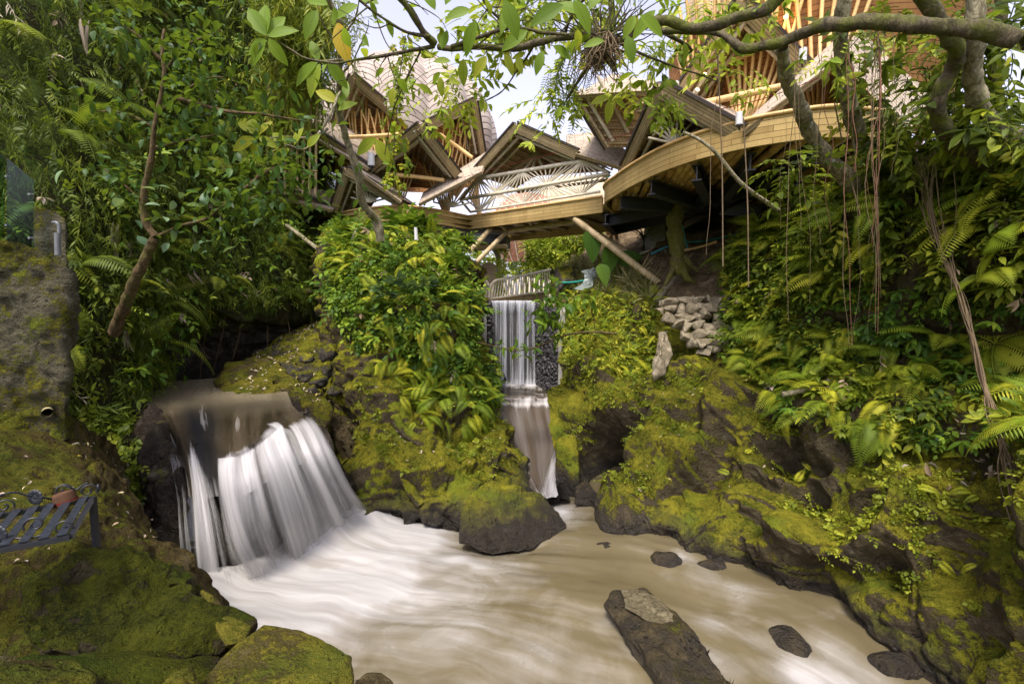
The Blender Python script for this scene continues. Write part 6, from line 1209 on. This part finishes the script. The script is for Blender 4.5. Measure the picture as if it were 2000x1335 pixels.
trunk('thick smooth curving trunk at the right edge', [(2060,330,4.6),(1998,292,4.6),(1950,255,4.6),(1912,200,4.5),(1898,130,4.3),(1905,50,4.1),(1912,-60,4.0)], .1, .06, 'bark', .02, 37, leaves=[(1950,110,4.6,(.45,.3,.5),70),(1860,60,4.8,(.4,.3,.4),50),(1800,280,5.2,(.4,.3,.3),50),(1990,220,4.4,(.3,.3,.3),50)])
trunk('slim dark trunk behind the thick curving trunk', [(1950,260,5.4),(1945,150,5.2),(1950,60,5.1),(1965,-60,5)], .06, .05, 'bark_dark', .02, 39)
trunk('fluted mossy tree trunk standing under the curved deck', [(1330,535,10.2),(1322,500,10.25),(1316,460,10.3),(1322,420,10.3),(1328,385,10.3)], .17, .14, 'bark_olive', .05, 41, 40, extra=[([(1330,520,10.15),(1345,545,9.9),(1358,552,9.9)], .08, .03), ([(1318,520,10.15),(1305,545,10),(1298,556,10)], .07, .03), ([(1335,500,10.15),(1350,520,10.1),(1362,530,10.1)], .07, .03)])
# aerial roots hanging from the limbs
rr0 = np.random.default_rng(5)
for k in range(28):
    px = rr0.choice([1395, 1545, 1560, 1590, 1610, 1620, 1660, 1700, 1705, 1712, 1720, 1745, 1860]) + rr0.normal() * 7; y = rr0.uniform(4.6, 5.5); y1 = rr0.uniform(330, 700); y0 = rr0.uniform(20, 110)
    a, b = U(px, y0, y), U(px + rr0.normal() * 6, y1, y); m = MB(); t = np.linspace(0, 1, 14); P = a + (b - a) * t[:, None] + np.stack([.06 * vnoise(np.stack([t * 4 + k, t * 0, t * 0], -1), k), .02 * vnoise(np.stack([t * 5 + k, t * 0 + 3, t * 0], -1), k), 0 * t], -1)
    m.tube(P, np.linspace(.0036, .0016, 14) * rr0.uniform(.5, 1.5), 5, rr0.random()); m.obj('aerial_root', M['root_red' if k % 3 == 0 else 'root'], t3_)
for k, (x0, x1, y, ya, yb, r) in enumerate(((1402,1412,5.0,110,520,.007),(1452,1462,5.2,230,560,.007))):
    m = MB(); P = curve([U(x0, ya, y), U((x0 + x1) / 2 + 3, (ya + yb) / 2, y), U(x1, yb, y)], 20); m.tube(P, r, 6, .9); m.obj('aerial_root', M['root'], t3_)
li = thing('root_bundle', 'thick bundle of twisted hanging roots slanting down the right bank', 'liana', U(1995, 1010, 3.9))
for k in range(16):
    m = MB(); o = rr0.normal(size=3) * [.05, .05, 0]; P = curve([U(1785 + k * 3, 300, 5.2) + o, U(1815, 400, 5.1) + o * .8, U(1845, 500, 4.9) + o * .4, U(1880, 590, 4.75) - o * .3, U(1915, 720, 4.55) + o * .3, U(1945, 830, 4.3) - o * .4, U(1978, 920, 4.1) + o, U(1995 + 2 * k, 1040, 3.8) + o], 50)
    P = P + .018 * np.stack([np.sin(np.linspace(0, 16, 50) + k), np.cos(np.linspace(0, 16, 50) + k), 0 * np.linspace(0, 1, 50)], -1); m.tube(P, np.linspace(.004, .009, 50) * rr0.uniform(.5, 1.1), 6, rr0.random()); m.obj('root_strand', M['root'], li)
tag(MB().tube(curve([U(1630,200,5.4),U(1650,300,5.6),U(1680,420,5.5)],20), .008, 5).obj('thin_vine', M['root']), 'single thin vine hanging before the tall pale trunk', 'vine')
m = MB(); m.tube(curve([U(1335,258,6.6), U(1365,272,6.5), U(1400,300,6.4), U(1450,360,6.4), U(1520,410,6.6)], 30), np.linspace(.02, .03, 30), 7); tag(m.obj('bare_branch', M['bark']), 'bare curved branch leaning up in front of the curved deck', 'branch')
m = MB(); m.tube(curve([U(1528,770,6.2), U(1575,760,6.2), U(1630,738,6.3)], 20), np.linspace(.04, .025, 20), 8); tag(m.obj('fallen_branch', M['bark']), 'short mossy fallen branch above the deep hollow', 'branch')
m = MB(); m.tube(curve([U(1285,585,10.2), U(1300,565,10.5), U(1322,540,10.9)], 14), .09, 12); tag(m.obj('log', M['bark']), 'peeled grey log leaning on the dry slope below the fluted trunk', 'log')
# arching branch in front of the narrow fall with glossy leaf clusters
ab = thing('arching_shrub', 'thin arching branch with glossy leaf clusters crossing in front of the narrow fall', 'shrub', U(1205, 650, 9.6))
m = MB(); aP = branch(m, [(1205,652,9.6),(1160,648,9.6),(1115,652,9.5),(1080,664,9.4),(1045,678,9.3),(1010,684,9.3),(965,675,9.3),(930,668,9.3)], .024, .01, 7, 60, .01, 3)
u1 = branch(m, [(1085,660,9.4),(1075,630,9.2),(1070,590,9.1),(1075,550,9.0)], .014, .006, 6, 20, .01, 4); u2 = branch(m, [(1162,648,9.6),(1158,615,9.5),(1150,570,9.4)], .012, .006, 6, 20, .01, 5); m.obj('branches', M['bark_brown'], ab)
mb = MB(); leaves_on(mb, u1[4:], 80, .24, .38, .16, .2, .8, .3, None, 1); leaves_on(mb, u2[12:], 26, .22, .38, .1, .3, .9, .3, None, 2); leaves_on(mb, aP[34:50], 46, .2, .4, .1, .2, .9, .2, None, 3); leaves_on(mb, np.array([U(1095, 590, 9), U(1110, 600, 9), U(1060, 580, 9), U(1050, 620, 9)]), 60, .24, .38, .13, .2, .8, .4, None, 4); mb.obj('leaves', M['leaf_rock'], ab)
# hanging feather-leaved branch in the sky gap and ivy-hung vine before the dome
mb = MB(); fr = frondT(1, 12, .2, .0, .4)
for k in range(22):
    p = U(random.uniform(1070, 1150), random.uniform(60, 215), random.uniform(6, 6.8)); scatter(mb, fr, p[None], basis(np.array([[random.uniform(-.5, .3), random.uniform(-.3, .3), -1]]), np.array([[0, -1, .2]])), [random.uniform(.25, .5)], [random.uniform(.0, .5)])
for k in range(10): mb.tube(curve([U(random.uniform(1110, 1180), 20, 6.4), U(random.uniform(1080, 1160), 120, 6.4), U(random.uniform(1070, 1130), 210, 6.4)], 10), .006, 4, .1)
tag(mb.obj('feathery_branch', M['leaf_mid']), 'drooping branch of feathery leaflets against the pale sky between the pavilions', 'branch')
vh = thing('hanging_vine', 'long vine clothed in small leaves hanging in front of the shingled dome', 'vine', U(775, 360, 6.8)); m = MB(); vp = curve([U(792,70,6.4),U(782,140,6.5),U(775,220,6.6),U(770,290,6.7),U(774,370,6.8)], 40); m.tube(vp, .008, 5); m.obj('stem', M['bark_dark'], vh)
mb = MB(); i = rng.integers(0, 40, 110); cover(mb, vp[i] + rng.normal(size=(110, 3)) * [.07, .1, .05], rng.normal(size=(110, 3)) * .6, IVY, .3, .75, .5, .7, .5, .03, .3, .9); mb.obj('leaves', M['leaf_big'], vh)
mb = MB(); rt = np.random.default_rng(44)
for k in range(26):
    x = -34 + k * 2.9 + rt.normal(); hgt = rt.uniform(5.5, 9.5); crown(mb, np.array([x, 46 + rt.normal() * 4, 3.3 + hgt * .6]), np.array([2.8, 2.2, hgt * .5]), 240, SPR, 2.2, 4., .1, .8, 200 + k, 9)
stuff(mb, 'distant_trees', 'leaf_mid')
# bamboo clumps beyond the left hillside edge, seen against the sky
bt = thing('bamboo_clump', 'feathery bamboo rising behind the slender tree at the edge of the sky', 'bamboo', U(560, 300, 13)); mb = MB(); m = MB()
for k in range(9):
    P = curve([U(520 + k * 12, 380, 13), U(525 + k * 12, 160, 12.4), U(540 + k * 13, 20, 11.8), U(565 + k * 10, -60 + 14 * k, 11)], 30); m.tube(P, np.linspace(.04, .01, 30), 6); i = rng.integers(6, 30, 110); cover(mb, P[i] + rng.normal(size=(110, 3)) * .3, rng.normal(size=(110, 3)) * .5, BAM, .8, 1.5, .5, .9, .5, .05, .2, .8)
m.obj('canes', M['pole'], bt); mb.obj('crown', M['leaf_mid'], bt)
# dry stuff hanging on the left hillside
for k, (px, py, y, L, lb) in enumerate(((224, 440, 7.4, .75, 'long dry hanging leaf shred left of the slender trunk'), (372, 530, 9.2, .35, 'pale dead leaf caught in the creepers above the dark undercut'), (168, 50, 7, .42, 'dry brown strip hanging high in the hillside foliage'), (247, 640, 7.2, .4, 'curled dead leaf at the foot of the slender trunk'))):
    mb = MB(); a = U(px, py, y)
    for j in range(5): scatter(mb, leafT(1, .1, 6, .9, .12, .3), a[None] + rng.normal(size=(1, 3)) * .03, basis(np.array([[rng.normal() * .15 + (.8 if k == 1 else 0), -.1, -1]]), np.array([[.3, -1, 0]])), [L * random.uniform(.6, 1)], [random.uniform(.5, .85)])
    tag(mb.obj('dead_leaf', M['leaf_dry']), lb, 'dead leaf')
# ================================================================= SMALL THINGS
# mossy concrete wall on the left with its pillar, glass and pipes
ctrl = [[(-500,440,3.9),(-200,452,4.3),(0,472,4.6),(60,482,4.7),(122,520,4.75),(132,530,4.8)], [(-500,600,3.8),(-200,600,4.25),(0,600,4.55),(60,600,4.62),(122,600,4.7),(132,600,4.8)], [(-500,760,3.7),(-200,760,4.2),(0,760,4.5),(60,760,4.6),(124,760,4.68),(134,760,4.8)], [(-500,900,3.5),(-200,900,4.1),(0,900,4.45),(60,880,4.6),(128,860,4.68),(140,855,4.85)]]
P = rough(loft(ctrl, 150, 200), (.10, .06, .03, .014), (1.3, 3, 8, 20), s=101); LOFT['W'] = P
cw = thing('mossy_wall', 'tall mossy concrete wall at the left edge with pale water streaks', 'wall', U(0, 860, 4.5))
m = MB(); m.grid(P); m.grid(np.array([P[:, -1], P[:, -1] + [-.95, .9, 0]])); m.grid(np.array([P[0], P[0] + [-.5, .5, .02]])); m.obj('wall_face', M['concrete_moss'], cw)
m = hull_rock([U(66,402,4.85), U(104,406,4.85), U(127,428,4.85), U(132,540,4.85), U(62,540,4.85)] + [U(66,402,4.85) + [-.4, .4, 0], U(127,428,4.85) + [-.4, .4, 0], U(132,540,4.85) + [-.4, .4, 0], U(62,540,4.85) + [-.4, .4, 0]], .03, 7, (.02, .012, .006), smooth=1); m.obj('pillar', M['concrete_moss'], cw)
gl = thing('glass_balustrade', 'frameless greenish glass balustrade on top of the mossy wall', 'balustrade', U(30, 470, 4.7))
for pts in (((13,308,4.62),(66,352,4.72),(66,484,4.72),(13,470,4.62)), ((-90,240,4.3),(9,304,4.6),(9,468,4.6),(-90,445,4.3))):
    m = MB(); m.slab([U(*q) for q in pts], .012, (0, -1, 0)); m.obj('glass_pane', M['glass'], gl, smooth=False)
for px, py in ((15,345),(60,380),(15,440),(60,465)):
    m = MB(); c = U(px, py, 4.66); m.tube([c + [0, -.02, 0], c + [0, .02, 0]], .012, 12); m.obj('clamp', M['pvc'], gl)
pp = thing('drain_pipe', 'short white bent drain pipe fixed on the wall pillar', 'pipe', U(113, 500, 4.75))
m = MB(); m.tube(curve([U(104,434,4.8),U(111,435,4.75),U(115,441,4.75),U(116,455,4.75)], 10), .016, 10, .8); m.obj('elbow', M['pvc'], pp); m = MB(); m.tube([U(112,455,4.74), U(113,498,4.74)], .026, 12); m.obj('sleeve', M['pvc'], pp)
m = MB(); a = U(93,802,4.75); b = U(93,806,4.35); m.tube([a, b], .045, 16, cap=False); m.tube([b, a], .036, 16, cap=False); tag(m.obj('drain_spout', M['pipe_y']), 'stubby yellowish drain pipe sticking out low on the mossy wall', 'pipe')
# iron bench: slatted seat, scrolls, post
S0, S1, S2, S3 = G(180,968,2.09), G(137,1042,2.09), U(0,1002,2.93), G(-8,1068,2.09); S2 = G(0,1002,2.09)
bn = thing('iron_bench', 'black wrought iron bench with blue-grey slats and scrollwork on the left slope', 'bench', G(180, 1086, 1.64))
e = (S2 - S0); eL = np.linalg.norm(e); e /= eL; fdir = S3 - S1; fdir /= np.linalg.norm(fdir)
Lx = 1.5
def twl(a, b, n=1): return [a + (b - a) * t for t in np.linspace(0, 1, n + 1)]
for a, d in ((S0, e), (S1, fdir)):
    m = MB(); n = np.array([-d[1], d[0], 0]); m.box(a - n * .015 - [0, 0, .035], d * Lx, n * .03, (0, 0, .03)); m.obj('rail', M['iron'], bn, smooth=False)
m = MB(); d = S1 - S0; n = np.array([-d[1], d[0], 0]); n /= np.linalg.norm(n); m.box(S0 - n * .012 - [0, 0, .035], d, n * .024, (0, 0, .03)); m.obj('end_bar', M['iron'], bn, smooth=False)
for k in range(17):
    a = S0 + e * (.02 + k * .083); b = S1 + fdir * (.015 + k * .083); d = b - a; m = MB(); w = e * .046; o = m.box(a, d, w, (0, 0, .008)).obj('slat', M['slat'], bn, smooth=False); bv = o.modifiers.new('b', 'BEVEL'); bv.width = .002
for a in (S0 + [0, 0, 0],):
    m = MB(); zb = G(180, 1087, 1.6)[2]; m.box(a + [-.016, -.016, -.47], (.034, 0, 0), (0, .034, 0), (0, 0, .46)); m.obj('leg', M['iron'], bn, smooth=False)
m = MB(); a = S2 + e * .9; m.box(a + [-.016, -.016, -.6], (.034, 0, 0), (0, .034, 0), (0, 0, .58)); m.obj('leg', M['iron'], bn, smooth=False)
def scroll(m, c, r, a0, turns, dx, r0=.006, z=np.array([0, 0, 1.])):
    t = np.linspace(0, 1, 40); a = a0 + turns * 6.283 * t; rad = r * (1 - .78 * t); m.tube(c + rad[:, None] * (np.cos(a)[:, None] * dx + np.sin(a)[:, None] * z), r0, 6, .5)
for (px, py, r, a0, tn, base, d) in ((172,958,.055,-.6,1.25,S0,e),(127,956,.05,3.6,-1.2,S0,e),(122,1030,.05,-.6,1.25,S1,fdir),(68,1024,.055,3.6,-1.2,S1,fdir),(8,988,.05,-.5,1.3,S2,e)):
    m = MB(); dep = {0: 3.28, 1: 2.72}[0 if py < 990 else 1]; dep = dep if px > 20 else 2.98; scroll(m, U(px, py, dep), r, a0, tn, -d); m.obj('scroll', M['iron'], bn)
m = MB(); m.tube(curve([U(172,942,3.28), U(160,948,3.27), U(148,956,3.25), U(135,950,3.22), U(120,948,3.2)], 16), .007, 6)
m.obj('scroll', M['iron'], bn)
for pts in ([U(108,976,3.15), U(80,970,3.08), U(50,966,3.02), U(20,962,2.96), U(-60,985,2.8)], [U(100,1036,2.7), U(85,1042,2.68), U(60,1050,2.64), U(0,1050,2.6)]):
    P = curve(pts, 60); m = MB(); m.tube(P, .007 * (1 + .25 * np.sin(np.linspace(0, 110, 60))), 6); m.obj('twisted_bar', M['iron'], bn)
for px, py, y in ((70,970,3.05),(-2,1042,2.6)):
    m = MB(); c = U(px, py, y)
    for k in range(11): a = k * .571; q = c + .035 * np.array([math.cos(a), -.1, math.sin(a)]); m.add(ICO[0] * [.022, .007, .022] + q, ICO[1])
    m.add(ICO[0] * [.03, .01, .03] + c, ICO[1]); m.obj('rosette', M['iron'], bn)
m = MB(); m.add(ICO[0] * [.012, .012, .03] + U(192, 952, 3.3), ICO[1]); m.obj('finial', M['iron'], bn)
# hat
ht = thing('hat', 'brown felt hat with a red band lying on the back of the iron bench', 'hat', U(129, 980, 3.14)); s = 3.14 / F; c = U(129, 981, 3.14); tl = np.array([[math.cos(.24), 0, -math.sin(.24)], [0, 1, 0], [math.sin(.24), 0, math.cos(.24)]])
def lathe(prof, sx=1.0, sy=1.0, n=40):
    t = np.linspace(0, 6.2832, n); p = np.array(prof); P = np.stack([p[:, :1] * np.cos(t) * sx, p[:, :1] * np.sin(t) * sy, p[:, 1:2] + 0 * t], -1); return P
pr_ = crom(np.array([(27, 1), (22, 0), (19, 1), (18.5, 6), (17.5, 13), (16, 20), (12, 22), (6, 20.5), (.1, 20)], float) * s, 40)
m = MB(); P = lathe(pr_); P[..., 2] += .25 * s * 6 * np.cos(np.linspace(0, 12.566, 40))[None] * (P[..., 0] ** 2 + P[..., 1] ** 2) ** .5 / (27 * s) * .5; m.grid(P @ tl.T + c, flip=False); m.obj('crown_and_brim', M['hat'], ht)
m = MB(); m.grid(lathe(np.array([(19.3, 1.5), (19.0, 5.5)]) * s) @ tl.T + c); m.obj('hatband', M['hatband'], ht)
m = MB(); scatter(m, leafT(1, .85, 8, .12, .15, .2), np.array([S0 + (S1 - S0) * .55 + e * .42 + [0, 0, .012]]), basis(np.array([[-.8, .5, .05]]), np.array([[0, 0, 1.]])), [.14], [.5]); tag(m.obj('fallen_leaf', plain('dusty_leaf', (.08, .1, .055), .6)), 'pale grey-green rounded leaf lying on the bench slats', 'leaf')
# dry stone wall under the dry slope
dw = MB(); r0 = np.random.default_rng(12); cnt = 0
rows = [(588,1292,1425),(604,1280,1432),(620,1292,1436),(637,1308,1436),(654,1326,1432),(670,1345,1425),(684,1360,1400)]
sw = thing('dry_stone_wall', 'low dry stone wall of pale stones on the right bank', 'wall', U(1370, 690, 8.5))
V0, F0 = ico(3)
for ri, (py, x0, x1) in enumerate(rows):
    x = x0 + r0.uniform(0, 6)
    while x < x1:
        w = r0.uniform(14, 30); y = 9.0 - .10 * ri - (x - 1290) * .0022; c = U(x + w / 2, py + r0.normal() * 3, y); s = y / F
        Q = r0.uniform(-1, 1, (13, 3)); Q /= np.maximum(np.abs(Q).max(1, keepdims=True), .01) ** .8; Q = Q * np.array([w * .62 * s, .16, r0.uniform(9.5, 12) * s]); a = r0.normal() * .2
        Q = Q @ np.array([[math.cos(a), 0, -math.sin(a)], [0, 1, 0], [math.sin(a), 0, math.cos(a)]]); m = hull_rock(list(Q + c), .05, cnt, (.012, .008), (4, 12), 1); m.obj('stone', M['wallstone'], sw); cnt += 1; x += w * .98
m = hull_rock([U(1284,645,8.7),U(1305,640,8.8),U(1318,690,8.5),U(1300,730,8.3),U(1278,745,8.3),U(1270,700,8.5)] + [U(1300,690,9.1), U(1290,690,8.25)], .04, 31, (.05, .03, .015)); tag(m.obj('boulder', M['wallstone']), 'pale knobbly upright rock left of the dry stone wall', 'rock')
# round grey boulder, plastic sheet, hoses and sticks behind the fall
m = hull_rock([U(1084,520,13.8),U(1120,518,13.8),U(1140,545,13.6),U(1130,580,13.4),U(1082,578,13.4)] + [U(1110,545,14.6), U(1105,550,13.0)], .06, 33, (.05, .03, .015)); tag(m.obj('boulder', M['rock_grey']), 'squarish grey boulder beside the plastic sheet above the fall', 'rock')
P = loft([[(1136,528,12.4),(1150,526,12.5),(1170,520,12.6)], [(1142,536,12.3),(1155,538,12.3),(1172,530,12.5)], [(1138,552,12.2),(1152,548,12.2),(1160,546,12.3)], [(1120,564,12.0),(1140,566,12.0),(1158,558,12.1)]], 40, 40); P = P + .03 * vnoise(P * 9, 3)[..., None]
m = MB(); m.grid(P, np.stack(np.meshgrid(np.linspace(0, 1, 40), np.linspace(0, 1, 40)), -1).reshape(-1, 2)); m.grid(P + [0, .01, 0]); tag(m.obj('plastic_sheet', M['sheet']), 'crumpled clear plastic sheet beside the elephant-ear leaves', 'plastic sheet')
for pts, mt, r, lb in (([(1098,552,13.0),(1120,551,12.8),(1140,548,12.6)], 'hose', .03, 'straight green pipe behind the plastic sheet'), ([(1272,496,11.9),(1292,486,11.9),(1308,480,12)], 'hose_b', .03, 'blue-green hose left of the fluted trunk'), ([(1340,473,11.8),(1380,470,11.6),(1450,455,11)], 'hose', .02, 'thin green hose along the stone retaining wall'), ([(1333,440,11.5),(1338,468,11.6),(1345,495,11.6)], 'hose', .02, 'short green cord hanging right of the fluted trunk'), ([(1335,489,11.4),(1360,484,11.3),(1400,472,11)], 'rib', .035, 'tan bamboo stick lying against the stone retaining wall'), ([(1240,500,12.8),(1265,490,12.8),(1290,478,12.9)], 'pole_w', .03, 'pale stick lying on the slope behind the bamboo prop')):
    m = MB(); m.tube(curve([U(*p) for p in pts], 14), r, 8, .6); tag(m.obj('hose' if 'hose' in mt else 'stick', M[mt]), lb, 'hose' if 'hose' in mt else 'stick')
m = MB(); c = U(812, 456, 8.6); m.tube([c + [0, 0, .11], c + [.01, 0, -.12]], [.03, .038], 12); m.obj('x', M['white']).name = 'white_tube'; tag(bpy.data.objects['white_tube'], 'small white tube hanging in the creepers below the bridge fascia', 'tube')
m = MB(); a, b = U(978, 735, 13.2), U(980, 741, 12.6); m.tube([a, b], .13, 20, cap=False); m.tube([b, a], .11, 20, cap=False); tag(m.obj('outlet_pipe', M['rubber']), 'black outlet pipe at the foot of the narrow curtain fall', 'pipe')
m = MB(); m.tube([U(610, 200, 13), U(630, 480, 12.2)], .02, 5) if False else m.tube(curve([U(560,440,12),U(600,470,11.5),U(650,510,11)], 14), .05, 8); tag(m.obj('bamboo_log', M['bark']), 'leaning bare trunk at the left edge of the planted rock', 'log')
# red string stretched along the front of the gables
for pts, lb in (([(885,352,13.4),(1010,318,12.2),(1095,296,11.8)], 'thin red string stretched across the bridge gable'), ([(1178,275,10.2),(1290,245,8.2),(1372,225,7.4)], 'thin red string across the front right gable'), ([(1400,215,6.9),(1500,190,6.6),(1645,135,6.2)], 'thin red string below the big right gable')):
    m = MB(); m.tube(curve([U(*p) for p in pts], 20), .006, 5); tag(m.obj('string', M['hatband']), lb, 'string')
# ================================================================= CAMERA, LIGHT, WORLD
cam = bpy.data.cameras.new('Camera'); co = bpy.data.objects.new('Camera', cam); COL.objects.link(co)
cam.sensor_width = 36; cam.lens = 36 * F / 2000; cam.clip_start = .05; cam.clip_end = 3000
co.location = (0, 0, H); co.rotation_euler = (R(90) + PIT, 0, 0); scene.camera = co
SUN_EL, SUN_AZ = R(60), R(200)   # azimuth measured clockwise from +Y
w = bpy.data.worlds.new('World'); scene.world = w; w.use_nodes = True; nt = w.node_tree
bg = nt.nodes['Background']; sky = nt.nodes.new('ShaderNodeTexSky'); sky.sky_type = 'NISHITA'; sky.sun_disc = False
sky.sun_elevation = SUN_EL; sky.sun_rotation = SUN_AZ; sky.dust_density = 4; sky.air_density = 1.0; sky.ozone_density = 1.5
hs = nt.nodes.new('ShaderNodeHueSaturation'); hs.inputs['Saturation'].default_value = .32; nt.links.new(sky.outputs[0], hs.inputs['Color'])
tn = nt.nodes.new('ShaderNodeMix'); tn.data_type = 'RGBA'; tn.blend_type = 'MULTIPLY'; tn.inputs[0].default_value = 1; tn.inputs[7].default_value = (.97, .93, 1.08, 1); nt.links.new(hs.outputs[0], tn.inputs[6]); nt.links.new(tn.outputs[2], bg.inputs[0]); bg.inputs[1].default_value = .135
sl_ = bpy.data.lights.new('sun', 'SUN'); sl_.energy = 1.7; sl_.angle = R(14); sl_.color = (1, .92, .78)
so = bpy.data.objects.new('sun', sl_); COL.objects.link(so)
dv = Vector((math.sin(SUN_AZ) * math.cos(SUN_EL), math.cos(SUN_AZ) * math.cos(SUN_EL), math.sin(SUN_EL)))
so.rotation_euler = (-dv).to_track_quat('-Z', 'Y').to_euler()
scene.view_settings.view_transform = 'Standard'; scene.view_settings.look = 'None'; scene.view_settings.gamma = 1
scene.view_settings.exposure = 1.52
scene.cycles.use_denoising = True; scene.cycles.max_bounces = 8; scene.cycles.transparent_max_bounces = 24; scene.cycles.diffuse_bounces = 6
scene.cycles.caustics_reflective = False; scene.cycles.caustics_refractive = False
